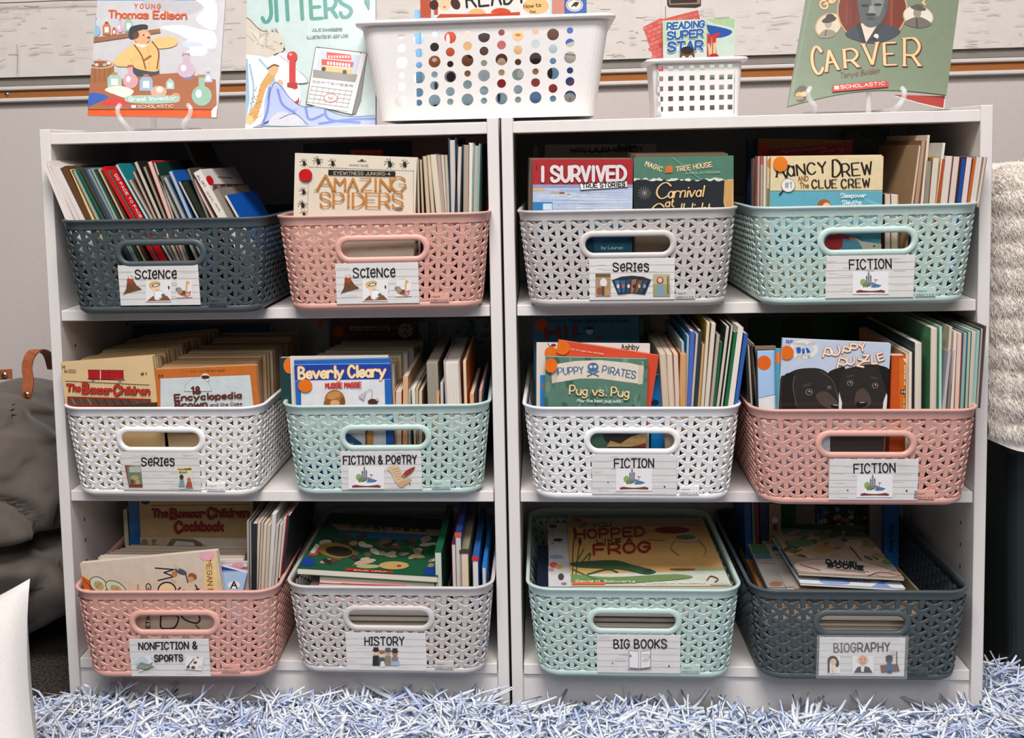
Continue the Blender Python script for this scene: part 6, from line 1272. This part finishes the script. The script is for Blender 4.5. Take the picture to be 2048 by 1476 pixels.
rects = [(857, 885, 60, 84, 'd4e4ee'), (857, 885, 84, 110, '262220'), (855, 885, 108, 138, 'b06234'), (886, 917, 60, 92, 'c9563e'), (890, 912, 95, 116, 'b5532c'), (890, 912, 118, 136, '3a2620'), (885, 918, 138, 165, 'b9a8b4'), (920, 950, 56, 84, 'e6d2bd'), (920, 950, 84, 102, 'e0b080'), (920, 950, 105, 138, '8a5436'), (922, 948, 138, 160, 'b87a50'), (954, 984, 56, 80, 'c8dce2'), (954, 984, 66, 90, '4a3a34'), (954, 984, 90, 116, '57402f'), (954, 984, 120, 136, 'c8d4b4'), (954, 984, 138, 175, 'cfe0e8'), (988, 1018, 52, 76, '8a4a48'), (988, 1018, 76, 100, 'c06a6c'), (988, 1018, 104, 134, '5a3a2e'), (990, 1014, 138, 154, 'efc39a'), (988, 1012, 156, 182, 'c0342a'), (1020, 1052, 52, 88, 'eec6a0'), (1022, 1050, 90, 114, 'e6b884'), (1024, 1048, 116, 134, '6a4a3a'), (1020, 1052, 136, 166, 'b5d0c4'), (1056, 1086, 52, 72, 'd9b49a'), (1056, 1086, 74, 100, 'c9d6d8'), (1056, 1086, 104, 132, '5a4a48'), (1058, 1084, 136, 154, 'd49a68'), (1056, 1086, 158, 180, 'cc5a56'), (1056, 1088, 182, 212, '7ba8d8'), (1090, 1120, 52, 86, '64483a'), (1090, 1120, 88, 112, 'b9c9cf'), (1092, 1118, 114, 128, '8fc0e6'), (1090, 1120, 134, 164, '8fc0e6'), (1092, 1120, 166, 190, 'c4483c'), (1094, 1118, 192, 210, '8fc0e6')]
for x0, x1, y0, y1, c in rects: p.ell((x0+x1)/2, (y0+y1)/2, (x1-x0)/2, (y1-y0)/2, c)
for x, y, rx, ry, c in ((869, 120, 5, 4, 'e9d3c0'), (902, 154, 9, 10, '2c2522'), (896, 80, 4, 12, 'e9e2de'), (941, 112, 6, 5, '2c221e'), (1003, 126, 9, 10, 'efcaa8'), (1036, 70, 6, 3, 'c8843c'), (1041, 148, 7, 8, 'e9f0ee'), (1071, 122, 12, 5, '2a2524'), (1100, 146, 5, 14, '3a302c'), (911, 160, 4, 5, '8a4a9c'), (872, 172, 3, 8, '2b4a6c'), (998, 194, 3, 10, '24406a'), (872, 211, 6, 1.6, '24303c'), (937, 211, 5, 1.6, '24303c')): p.ell(x, y, rx, ry, c)
p.build(e, PRINT_GLOSS)
e, p = inb(1130, 1176, .082, .008, '4b6cb0', 'blue picture book with an oval emblem at the right in the big white basket')
p.bg('4b6ab0'); p.ell(1149, 10, 17, 13, 'e6e2dc'); p.ell(1149, 10, 15, 11, '3a3a3a'); p.ell(1149, 10, 14, 10, 'e2ddd4'); p.poly([(1142, 14), (1150, 4), (1158, 6), (1152, 14), (1149, 12)], '4a3a30', True); p.poly([(1128, 92), (1165, 84), (1165, 130), (1128, 128)], 'c9c4b4', True); p.line([(1130, 108), (1160, 112)], 3, '8a8a78', True); p.line([(1132, 178), (1145, 162), (1152, 170)], 4, 'b87a84', True); p.ell(1140, 198, 12, 12, 'e6ddd2'); p.ell(1140, 198, 1.4, 3, '8a7a6a'); p.build(e, PRINT_GLOSS)
e, p = inb(834, 850, .088, .006, '8fc0ea', 'light blue book edge left of the READ picture book in the big white basket', 20); p.bg('8fc0ea'); p.build(e)
# bookmarks in the small basket
def sheet(name, label, cat, Q, Y, th, col, group=None, parts=None, tilt=0):
    P = [atY(x, y, Y) for x, y in Q]; x0 = min(q[0] for q in P); z0 = min(q[2] for q in P); x1 = max(q[0] for q in P); z1 = max(q[2] for q in P)
    e = empty(name, label, cat, (x0, Y, z0), group); L = [(q[0]-x0, 0, q[2]-z0) for q in P]; n = len(L)
    mesh('card_sheet', L+[(a, th, c) for a, _, c in L], [tuple(range(n))[::-1], tuple(range(n, 2*n))]+[(i, (i+1) % n, n+(i+1) % n, n+i) for i in range(n)], mat(col, .5), e)
    return e, Print((x0, Y, z0), (1, 0, 0), (0, 0, 1), x1-x0, z1-z0)
gb = 'bookmarks in the small white basket'
for k, (Q, Y) in enumerate((([(1310, 42), (1396, 20), (1402, 45), (1420, 130), (1340, 150)], .072), ([(1286, 54), (1322, 36), (1352, 60), (1352, 150), (1318, 150)], .066))):
    e, p = sheet('bookmark', ['red brick patterned bookmark fanned out behind, reaching highest', 'red brick patterned bookmark, leftmost in the small white basket'][k], 'bookmark', Q, Y, .0006, 'c9524c', gb)
    ctr = (1365, 80) if k == 0 else (1322, 90); A = -14 if k == 0 else -22; ca, sa = math.cos(math.radians(A)), math.sin(math.radians(A)); L_ = [(-52, -34), (34, -34), (34, 50), (-22, 52)]
    for i in range(-5, 7):
        for j in range(-6, 8):
            u, v = i*11+(5 if j % 2 else 0), j*8.5; x, y = ctr[0]+u*ca-v*sa, ctr[1]+u*sa+v*ca
            inside = all(((Q[(q+1) % len(Q)][0]-Q[q][0])*(y-Q[q][1])-(Q[(q+1) % len(Q)][1]-Q[q][1])*(x-Q[q][0])) > 40 for q in range(len(Q)))
            if inside: p.poly([(x+du*ca-dv*sa, y+du*sa+dv*ca) for du, dv in ((-4.8, -3.5), (4.8, -3.5), (4.8, 3.5), (-4.8, 3.5))], random.choice(['d2726a', 'c45a54', 'cf6a62', 'b8443f', '9c2a2c'] if random.random() < .3 else ['d2726a', 'cc645e']))
    p.build(e, PRINT)
e, p = sheet('bookmark', 'pale green bookmark reading READING SUPER STAR in blue, small white basket', 'bookmark', [(1325, 41), (1413, 38), (1413, 160), (1327, 160)], .060, .0006, 'b9cdb2', gb)
p.poly([(1325, 41), (1413, 38), (1413, 90), (1327, 90)], 'b6cda9'); p.poly([(1326, 90), (1413, 90), (1413, 160), (1327, 160)], 'c6d2c8')
for t, x0, y0, x1, y1, H, w in (('READING', 1334, 59, 1408, 54, 12.5, 3.4), ('SUPER', 1335, 79, 1405, 73, 14, 4), ('STAR', 1336, 103, 1404, 99, 17, 5)):
    p.text(t, x0, y0, x1, y1, H, 'e3e9e2', w+2.4, 0, 0, 1.8, shear=.12); p.text(t, x0, y0, x1, y1, H, '2c5c9e', w, 0, 0, 1.8, shear=.12)
p.ell(1374, 112, 15, 18, '6b4630'); p.ell(1374, 101, 13, 8, '2b211c'); p.ell(1367, 116, 4, 4, 'e9e4de'); p.ell(1381, 115, 4, 4, 'e9e4de'); p.ell(1367, 117, 2, 2.4, '2b211c'); p.ell(1381, 116, 2, 2.4, '2b211c'); p.build(e)
e, p = sheet('bookmark', 'pale green bookmark with a blue cape and red boots, right in small basket', 'bookmark', [(1409, 38), (1471, 37), (1466, 160), (1412, 160)], .064, .0006, 'b9cdb2', gb)
p.poly([(1409, 38), (1471, 37), (1466, 160), (1412, 160)], 'c3d2c4'); p.poly([(1412, 38), (1470, 37), (1468, 56), (1425, 46)], 'a5c294'); p.poly([(1414, 54), (1418, 50), (1461, 60), (1459, 70), (1436, 76), (1420, 70)], '24509c', True); p.poly([(1414, 66), (1424, 72), (1420, 116), (1414, 116)], 'c03330'); p.poly([(1424, 70), (1434, 66), (1442, 66), (1432, 78), (1434, 116), (1424, 116)], 'b93230'); p.poly([(1415, 88), (1419, 86), (1424, 108), (1418, 112)], 'ddb184'); p.poly([(1426, 86), (1433, 84), (1432, 110), (1426, 112)], 'ddb184'); p.ell(1428, 112, 9, 5, 'a82524'); p.build(e)
# poster on the board
e, p = sheet('poster', 'white poster with a brown framed screen drawing, pinned above the bookmarks', 'poster', [(1322, -60), (1405, -60), (1403, 100), (1323, 100)], WALLY-.0225, .0006, 'e3dcd8')
p.line([(1321, 17), (1321, 90)], 1.6, '6e5a50'); p.line([(1331, 13), (1331, 60)], 1.6, '8a8482'); p.poly([(1334, -60), (1402, -60), (1402, 12), (1392, 16), (1338, 15), (1334, 10)], '3a2a24'); p.poly([(1336, -60), (1400, -60), (1400, 8), (1338, 10)], 'a5795c'); p.poly([(1341, -60), (1394, -60), (1394, 5), (1341, 7)], '2f2622'); p.line([(1387, 24), (1387, 30), (1397, 30)], 1.6, '2a2624'); p.text('e', 1386, 40, 1392, 40, 9, '2a2624', 1.6); p.build(e)

# --- the green biography paperback on its easel
pl = Plane((1.1, .085, .81), np.cross((1, 0, 0), (0, .05, .16)))
Q = [(1575, 213)]+[(1575+318*t, 213-23*t-20*math.sin(math.pi*t)) for t in [i/10 for i in range(1, 10)]]+[(1893, 190), (1926, -60), (1622, -60)]
ob = pl.hit(1575, 213)
e = empty('book', 'green biography paperback with an oval portrait on an easel, right bookcase', 'book', tuple(ob), 'books displayed on top of the bookcases')
ux = np.array((1., 0, 0)); uz = np.array((0, .05, .16)); uz /= np.linalg.norm(uz); M, ux, ut, uz = basis(ob, ux, uz); e.matrix_world = M
def loc(q): P_ = pl.hit(*q)-ob; return (float(P_@ux), 0., float(P_@uz))
L = [loc(q) for q in Q]; n = len(L)
# the floppy cover bows out between the pegs: give it that curve as real depth
bow = lambda x: -.010*math.sin(math.pi*min(1, max(0, x/.21)))
strip = []; NS = 16
def edge(xq, yb, yt): return None
bot = Q[:11]; V = []; F = []
for i, q in enumerate(bot):
    t = i/10; top = (1622+304*t, -60)
    for d in (0, .0045):
        a = loc(q); b = loc(top); V += [(a[0], d, a[2]), (b[0], d, b[2])]
for i in range(10):
    a = i*4; F += [(a, a+4, a+5, a+1), (a+2, a+3, a+7, a+6), (a, a+2, a+6, a+4), (a+1, a+5, a+7, a+3)]
F += [(0, 1, 3, 2), (40, 42, 43, 41)]
mesh('cover', V, F, mat('717c64', .25), e)
fl = [loc(q) for q in ((1790, 187), (1892, 190), (1889, 213), (1840, 202))]
mesh('back_cover', [(a, .0046, c) for a, _, c in fl]+[(a, .0052, c) for a, _, c in fl], [(0, 1, 2, 3), (7, 6, 5, 4), (0, 4, 5, 1), (1, 5, 6, 2), (2, 6, 7, 3), (3, 7, 4, 0)], mat('9c2b20', .35), e)
mesh('page_block', [(a+(.001 if k else 0), .0054, c-.0016) for k, (a, _, c) in enumerate(fl)]+[(a+(.001 if k else 0), .0066, c-.0016) for k, (a, _, c) in enumerate(fl)], [(0, 1, 2, 3), (7, 6, 5, 4), (0, 4, 5, 1), (1, 5, 6, 2), (2, 6, 7, 3), (3, 7, 4, 0)], mat('ddd5cc', .7), e)
p = Print(ob, ux, uz, .4, .4); p.O = ob-ux*.02-uz*.02; p._off = True
p.poly(Q, '737f67')
p.line([(1585, 185), (1622, -10)], 1.4, '88937c'); p.ell(1603, 188, 14, 17, '4f4634', 20); p.ell(1599, 190, 8, 6, 'c09a62'); p.ell(1608, 188, 6, 5, 'd0ad78'); p.ell(1598, 196, 9, 4, '8a7050')
p.text('Geo', 1647, 20, 1684, -8, 16, '7a3c26', 5.4, .5); p.text('Geo', 1647, 20, 1684, -8, 16, 'e0b684', 3.8, .5); p.text('r', 1850, 10, 1858, 0, 12, 'e0b684', 3.4, .5)
p.ell(1656, 51, 29, 23, 'b98d68', -35); p.ell(1657, 51, 27, 21, 'c9bba4', -35); p.poly([(1637, 75), (1646, 62), (1662, 60), (1672, 68), (1660, 76)], '8a8070', True); p.ell(1656, 48, 7, 9, 'a39680'); p.ell(1658, 40, 15, 6, '3c362e', -14); p.ell(1660, 35, 9, 7, '3c362e'); p.line([(1652, 60), (1650, 72)], 2, '4a4238')
p.ell(1744, 20, 71, 67, 'c4926a', -8); p.ell(1744, 20, 68, 64, '6e2c1a', -8)
for i in range(7): p.line([(1694+i*15, -40), (1692+i*15, 50)], 5, ['7a3420', '642614', '84402a', '5f2413'][i % 4])
p.poly([(1690, 68), (1715, 50), (1745, 46), (1775, 50), (1800, 62), (1790, 74), (1765, 84), (1738, 87), (1708, 80)], '3a4046', True); p.poly([(1716, 48), (1758, 44), (1742, 70), (1731, 87)], 'd3c2b2'); p.poly([(1712, 50), (1720, 44), (1732, 86), (1722, 84)], '2d3238'); p.poly([(1760, 46), (1768, 50), (1742, 84), (1733, 87)], '33383e'); p.ell(1752, 73, 5, 5, 'cfc6b8'); p.ell(1747, 79, 6, 4, '22262a')
p.poly([(1717, -30), (1776, -34), (1773, 14), (1765, 40), (1750, 54), (1733, 54), (1721, 40), (1716, 14)], '55595a', True); p.poly([(1738, -30), (1770, -30), (1766, 10), (1756, 34), (1744, 20), (1742, 0)], '777a78', True); p.ell(1730, 12, 8, 3, '2e3234'); p.ell(1755, 10, 8, 3, '2e3234'); p.poly([(1739, 12), (1747, 12), (1750, 26), (1736, 27)], '8a8c88'); p.ell(1741, 30, 11, 3, '2e3132'); p.ell(1741, 38, 9, 2.6, '45413f'); p.ell(1774, 16, 3.4, 8, '4a4c4c')
p.ell(1836, 34, 31, 22, 'b5a58c', 12); p.ell(1836, 33, 29, 20, 'cfc8b8', 12); p.poly([(1808, 48), (1820, 38), (1838, 34), (1856, 42), (1862, 50), (1838, 57)], '6a6256', True); p.ell(1834, 26, 8, 10, '8a8272'); p.ell(1836, 17, 16, 5, '55504a', 10); p.ell(1836, 14, 10, 5, '55504a'); p.line([(1833, 38), (1834, 55)], 3, '3c3832')
for t, x0, y0, x1, y1, H in (('C', 1627, 148, 1647, 146, 52), ('A', 1652, 143, 1676, 139, 40), ('R', 1690, 136, 1716, 134, 36), ('V', 1730, 131, 1758, 128, 42), ('E', 1769, 131, 1790, 130, 44), ('R', 1808, 132, 1838, 132, 54)):
    p.text(t, x0+2, y0+1.4, x1+2, y1+1.4, H, '5e3422', 7.4, 1, .5); p.text(t, x0, y0, x1, y1, H, 'a5603c', 7.4, 1, .5); p.text(t, x0, y0, x1, y1, H, 'e6bd8e', 5.6, .9, .5)
p.text('Tonya Bolden', 1680, 156, 1758, 145, 10, '8a5a44', 1.2, shear=.25); p.poly([(1664, 172), (1760, 163), (1776, 165), (1776, 175), (1664, 185)], 'bf3226'); p.rect(1668, 173, 1677, 180, 'eadcd4'); p.text('SCHOLASTIC', 1681, 178.5, 1768, 171, 6, 'ead0c6', 1.4)
o = p.build(e, PRINT_GLOSS, 'cover_print'); o.location = (-.02, 0, -.02)
easel((1619, 1806), 1737, 176, 210, 'clear acrylic easel under the green biography paperback on the right bookcase')

# ================================================================== floor things
# grey velvet floor cushion
def cushion():
    V = []; F = []; NU, NV = 170, 90; cx, cy = -.335, .275; hx, hy = .300, .26; H = .385
    for j in range(NV+1):
        v = j/NV
        for i in range(NU):
            a = 2*math.pi*i/NU; ca, sa = math.cos(a), math.sin(a); ex = 3.4
            rr = (abs(ca)**ex+abs(sa)**ex)**(-1/ex)
            ph = v*math.pi; z = (1-math.cos(ph))/2; s = math.sin(ph)**.34
            px, py = rr*ca*s, rr*sa*s
            x, y, zz = cx+hx*px, cy+hy*py, H*z
            seam = math.exp(-((z-.50)/.035)**2)*.07+math.exp(-((z-.93)/.025)**2)*.02+math.exp(-((z-.09)/.025)**2)*.02
            tuft = .030*(abs(math.sin(a*6+1.3*math.sin(z*5)))**.45)*math.sin(math.pi*min(1, max(0, z)))
            nz = noise.noise(Vector((x*9, y*9, zz*5)))*.022+noise.noise(Vector((x*24, y*24, zz*12+3)))*.008
            fold = .016*math.sin(30*x+22*zz+6*noise.noise(Vector((x*5, y*5, zz*5))))*s
            cr = noise.noise(Vector((x*5.5+3, y*5.5, zz*3.2+1))); cr2 = noise.noise(Vector((x*11, y*11+5, zz*7)))
            d = -seam+tuft-.012+nz+fold-.026*math.exp(-(cr/.05)**2)-.012*math.exp(-(cr2/.05)**2); nx, ny = (px, py) if s > .05 else (0, 0); ln = math.hypot(nx, ny) or 1
            zt = 0
            if z > .8: zt = noise.noise(Vector((x*8, y*8, 1)))*.03-.02*(1-math.hypot(px, py))
            V.append((min(-.012, x+nx/ln*d), y+ny/ln*d, max(.001, zz+zt*(z-.8)*5)))
    for j in range(NV):
        for i in range(NU): F.append((j*NU+i, j*NU+(i+1) % NU, (j+1)*NU+(i+1) % NU, (j+1)*NU+i))
    return V, F
cu = empty('floor_cushion', 'dark grey velvet floor cushion with brown leather handles, left of the bookcases', 'cushion')
V, F = cushion(); o = mesh('cushion_body', V, F, mat('5e5650', .8, 'velvet', .2), cu, True); fix_normals(o)
def strap(P, w, th, name, m, parent, wdir):
    V = []; F = []; P = [np.array(q, float) for q in P]; N = len(P); wd = np.array(wdir, float)
    for i, q in enumerate(P):
        t = P[min(N-1, i+1)]-P[max(0, i-1)]; t /= np.linalg.norm(t); wv = wd-t*np.dot(wd, t); wv /= np.linalg.norm(wv); nn = np.cross(t, wv)
        V += [q+wv*w/2+nn*th/2, q-wv*w/2+nn*th/2, q-wv*w/2-nn*th/2, q+wv*w/2-nn*th/2]
    for i in range(N-1): F += [(i*4+k, i*4+(k+1) % 4, (i+1)*4+(k+1) % 4, (i+1)*4+k) for k in range(4)]
    F += [(3, 2, 1, 0), ((N-1)*4, (N-1)*4+1, (N-1)*4+2, (N-1)*4+3)]
    return fix_normals(mesh(name, V, F, m, parent))
LE = mat('97532f', .55, 'leather', .3)
ys_ = .02
q = [atY(51, 797, ys_-.004), atY(55, 780, ys_-.004), atY(57, 760, ys_), atY(54, 735, ys_+.004), atY(60, 712, ys_+.008), atY(73, 701, ys_+.02), atY(86, 702, .10), atY(97, 712, .20), atY(104, 738, .30)]
h1 = strap(sm3(q, 4), .0145, .0022, 'leather_handle', LE, cu, (1, 0, 0))
RV = mat('b8a48c', .3, 'metal'); c = atY(54, 789, ys_-.006); disc('rivet', tuple(c), .0042, RV, h1)
q = [atY(-16, 752, .028), atY(6, 749, .026), atY(24, 748, .028)]; h2 = strap(q, .014, .002, 'leather_handle', LE, cu, (0, 0, 1)); c = atY(9, 750, .024); disc('rivet', tuple(c), .0042, RV, h2)

# white throw pillow leaning against it
def pillow():
    V = []; F = []; N = 44; S = .165
    for sd in (1, -1):
        for j in range(N+1):
            for i in range(N+1):
                u, v = i/N*2-1, j/N*2-1
                pin = 1-.13*(1-u*u)*abs(v)**3-.0; pin2 = 1-.13*(1-v*v)*abs(u)**3
                x, z = u*S*pin2, v*S*pin
                t = ((1-abs(u)**2.6)*(1-abs(v)**2.6)); t = max(0, t)**.55*.06
                t += noise.noise(Vector((x*14, z*14, sd)))*.004*min(1, t*30)
                V.append((x, -sd*t, z))
    M_ = (N+1)*(N+1)
    for k in range(2):
        for j in range(N):
            for i in range(N):
                a = k*M_+j*(N+1)+i; q = (a, a+1, a+N+2, a+N+1); F.append(q if k == 0 else q[::-1])
    return V, F
V, F = pillow(); o = mesh('throw_pillow', V, F, mat('dfd9d5', .85, 'fabric', .2), None, True)
tag(o, 'plain off white throw pillow leaning on the dark grey floor cushion', 'pillow')
tip = atY(60, 1157, -.23); ang = math.radians(-8)
o.rotation_euler = (math.radians(-24), math.radians(-15), math.radians(6)); bpy.context.view_layer.update()
cw = o.matrix_world @ Vector((.165, 0, .165)); o.location = Vector(tuple(tip))-cw

# black plastic bin and the fur throw over it
bn = empty('storage_bin', 'black plastic storage bin standing under the cream fur throw', 'bin')
def frustum(x0, x1, y0, y1, z0, z1, ins, name, m, parent, r=.02, n=5):
    V = []; F = []
    for z, k in ((z0, ins), (z1, 0)):
        for (sx, sy, a0) in ((1, -1, -90), (1, 1, 0), (-1, 1, 90), (-1, -1, 180)):
            for i in range(n+1):
                a = math.radians(a0+90*i/n); cx_, cy_ = (x0+x1)/2, (y0+y1)/2; hx, hy = (x1-x0)/2-k-r, (y1-y0)/2-k-r
                V.append((cx_+sx*hx+r*math.cos(a), cy_+sy*hy+r*math.sin(a), z))
    N = 4*(n+1)
    F = [(i, (i+1) % N, N+(i+1) % N, N+i) for i in range(N)]+[tuple(range(N))[::-1], tuple(range(N, 2*N))]
    return mesh(name, V, F, m, parent)
BK = mat('20292a', .35, 'plastic', .4)
frustum(1.300, 1.72, .085, .46, .001, .335, .012, 'bin_body', BK, bn); frustum(1.288, 1.732, .073, .472, .335, .352, 0, 'bin_rim', BK, bn); frustum(1.283, 1.737, .070, .475, .3525, .372, -.002, 'bin_lid', BK, bn)
# stool that carries the throw
st = empty('stool', 'dark stool hidden under the cream fur throw, right of the bookcases', 'stool')
MB().box((1.30, .10, .66), (1.74, .44, .69)).build('seat', mat('2a2725', .6), st)
for sx in (1.31, 1.70):
    for sy in (.105, .41): MB().box((sx, sy, .374), (sx+.025, sy+.025, .66)).build('leg', mat('2a2725', .6), st)
fur = empty('fur_throw', 'cream ribbed faux fur throw hanging beside the right bookcase', 'throw')
def furpt(u, t):
    """u across (0..1), t down the drape in metres from the back edge"""
    x = 1.262+u*.52
    wob = .006*math.sin(u*9+t*7)
    if t < .32: y, z, nx = .42-t, .712, (0, 0, 1)
    elif t < .39:
        a = (t-.32)/.07*math.pi/2; y, z = .10-.035*math.sin(a), .677+.035*math.cos(a); nx = (0, -math.sin(a), math.cos(a))
    else: y, z = .065-.02*math.sin((t-.39)*3), .677-(t-.39); nx = (0, -1, 0)
    rib = .0075*abs(math.sin(math.pi*(t+.004*math.sin(u*11))/.034))**.7+.004*noise.noise(Vector((x*30, t*30, 0)))
    rnd = -.03*max(0, 1-u/.05)**2
    return np.array((x, y+nx[1]*(rib+rnd)+wob, z+nx[2]*(rib+rnd))), np.array(nx, float)
NU, NT = 60, 240; TL_ = .71+.0; V = []; F = []
for j in range(NT+1):
    for i in range(NU+1):
        u = i/NU; q, nn = furpt(u, j/NT*(TL_+.012*math.sin(u*14)-.02*max(0, u-.1))); V.append(q)
for j in range(NT):
    for i in range(NU): a = j*(NU+1)+i; F.append((a, a+NU+1, a+NU+2, a+1))
mesh('throw_cloth', V, F, mat('efe6dc', .9, 'fabric', .1), fur, True)
rs_ = np.random.RandomState(5)
def strands(name, roots, dirs, lens, wid, cols, parent, m, seg=3, curl=.5, wiggle=0., taper=.6):
    n = len(roots); ph = rs_.uniform(0, 6.28, n); wig = rs_.uniform(.4, 1, n)*wiggle; V = np.zeros((n, (seg+1)*3, 3)); 
    side = np.cross(dirs, rs_.normal(size=(n, 3))); side /= np.linalg.norm(side, axis=1)[:, None]; s2 = np.cross(dirs, side)
    bend = rs_.normal(size=(n, 3))*curl; bend[:, 2] = -abs(bend[:, 2])*.8
    for k in range(seg+1):
        t = k/seg; c = roots+dirs*(lens*t)[:, None]+bend*(lens*t*t*.5)[:, None]+side*(wig*np.sin(t*5+ph)*t)[:, None]+s2*(wig*np.cos(t*4+ph)*t)[:, None]
        w = (wid*(1-taper*t**4))[:, None]
        for a in range(3):
            an = a*2*math.pi/3; V[:, k*3+a] = c+side*w*math.cos(an)+s2*w*math.sin(an)
    base = (np.arange(n)*(seg+1)*3)[:, None]; fs = []
    for k in range(seg):
        for a in range(3):
            b = (a+1) % 3; fs.append(np.stack([k*3+a+base[:, 0], k*3+b+base[:, 0], (k+1)*3+b+base[:, 0], (k+1)*3+a+base[:, 0]], 1))
    fs = np.concatenate(fs); tri = np.stack([seg*3+base[:, 0], seg*3+1+base[:, 0], seg*3+2+base[:, 0]], 1)
    me = bpy.data.meshes.new(name); nv = n*(seg+1)*3; me.vertices.add(nv); me.vertices.foreach_set('co', V.reshape(-1).astype(np.float32))
    nl = len(fs)*4+len(tri)*3; me.loops.add(nl); me.loops.foreach_set('vertex_index', np.concatenate([fs.ravel(), tri.ravel()]).astype(np.int32))
    me.polygons.add(len(fs)+len(tri)); ls = np.concatenate([np.arange(len(fs))*4, len(fs)*4+np.arange(len(tri))*3]); me.polygons.foreach_set('loop_start', ls.astype(np.int32))
    me.update(calc_edges=True); me.validate()
    ca = me.attributes.new('Col', 'FLOAT_COLOR', 'POINT'); C4 = np.ones((nv, 4), np.float32); C4[:, :3] = np.repeat(cols, (seg+1)*3, axis=0); ca.data.foreach_set('color', C4.ravel())
    me.polygons.foreach_set('use_smooth', [True]*len(me.polygons))
    o = link(name, me, parent, m); return o
n = 15000; U = rs_.rand(n); Tt = rs_.rand(n)*.40+.30; R_ = []; D_ = []
U[:9000] = rs_.rand(9000)*.22
for u, t in zip(U, Tt): q, nn = furpt(u, t); R_.append(q); D_.append(nn*.8+np.array((rs_.normal()*.25, rs_.normal()*.25, -.6+rs_.normal()*.3)))
R_ = np.array(R_); D_ = np.array(D_); D_ /= np.linalg.norm(D_, axis=1)[:, None]
cl = np.array([lin('f2eae2'), lin('ebe1d6'), lin('f6f0ea')])[rs_.randint(0, 3, n)]
o = strands('fur_pile', R_, D_, rs_.uniform(.006, .012, n), np.full(n, .00045), cl, fur, YARN, 2, .4); tag(o, kind='stuff')

# light blue shag rug in front
rug = empty('shag_rug', 'light blue shag rug lying in front of the bookcases', 'rug')
rx0, rx1, ry0, ry1 = -.115, 1.75, -.75, -.004
def rugY(x): return np.where(x < 0, .02+.30*(x+.0), np.where(x > 1.24, .125, -.006))
MB().box((rx0, ry0, .0005), (rx1, -.005, .006)).box((1.245, -.005, .0005), (rx1, .12, .006)).build('rug_backing', mat('8fa3d0', .9, 'fabric', .1), rug)
nn_ = 58000
X = rs_.uniform(rx0, rx1, nn_); Yp = np.where(rs_.rand(nn_) < .72, rs_.uniform(-.24, .12, nn_), rs_.uniform(ry0, -.24, nn_))
lim = np.where(X > 1.245, .12, np.where(X < -.002, -.0+.55*(X+.0)-.0, -.007)); kp = Yp < lim; X, Yp = X[kp], Yp[kp]; nn_ = len(X)
ang = np.array([noise.noise(Vector((x*7, y*7, 0)))*5+noise.noise(Vector((x*22, y*22, 4)))*2.5 for x, y in zip(X, Yp)]); tl = rs_.uniform(.35, 1.15, nn_)
D_ = np.stack([np.cos(ang)*tl, np.sin(ang)*tl*.8-.15, np.full(nn_, .8)], 1)+rs_.normal(size=(nn_, 3))*.22; 
near = (Yp > -.03)&(X > -.01)&(X < 1.25); D_[near, 1] -= .75
D_[:, 2] = np.abs(D_[:, 2]); D_ /= np.linalg.norm(D_, axis=1)[:, None]
R_ = np.stack([X, Yp, np.full(nn_, .004)], 1)
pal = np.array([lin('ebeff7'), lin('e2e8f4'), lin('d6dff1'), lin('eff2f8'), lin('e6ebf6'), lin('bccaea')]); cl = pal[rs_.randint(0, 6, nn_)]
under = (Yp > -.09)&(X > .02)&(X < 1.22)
ln = rs_.uniform(.034, .048, nn_); ln = np.where(under, np.minimum(ln, .048), ln); low = rs_.rand(nn_) < .38; ln = np.where(low, ln*.55, ln); cl[low] = lin('9fb3e0')  # short strands bluer: the blue shade between tufts is put into their colour
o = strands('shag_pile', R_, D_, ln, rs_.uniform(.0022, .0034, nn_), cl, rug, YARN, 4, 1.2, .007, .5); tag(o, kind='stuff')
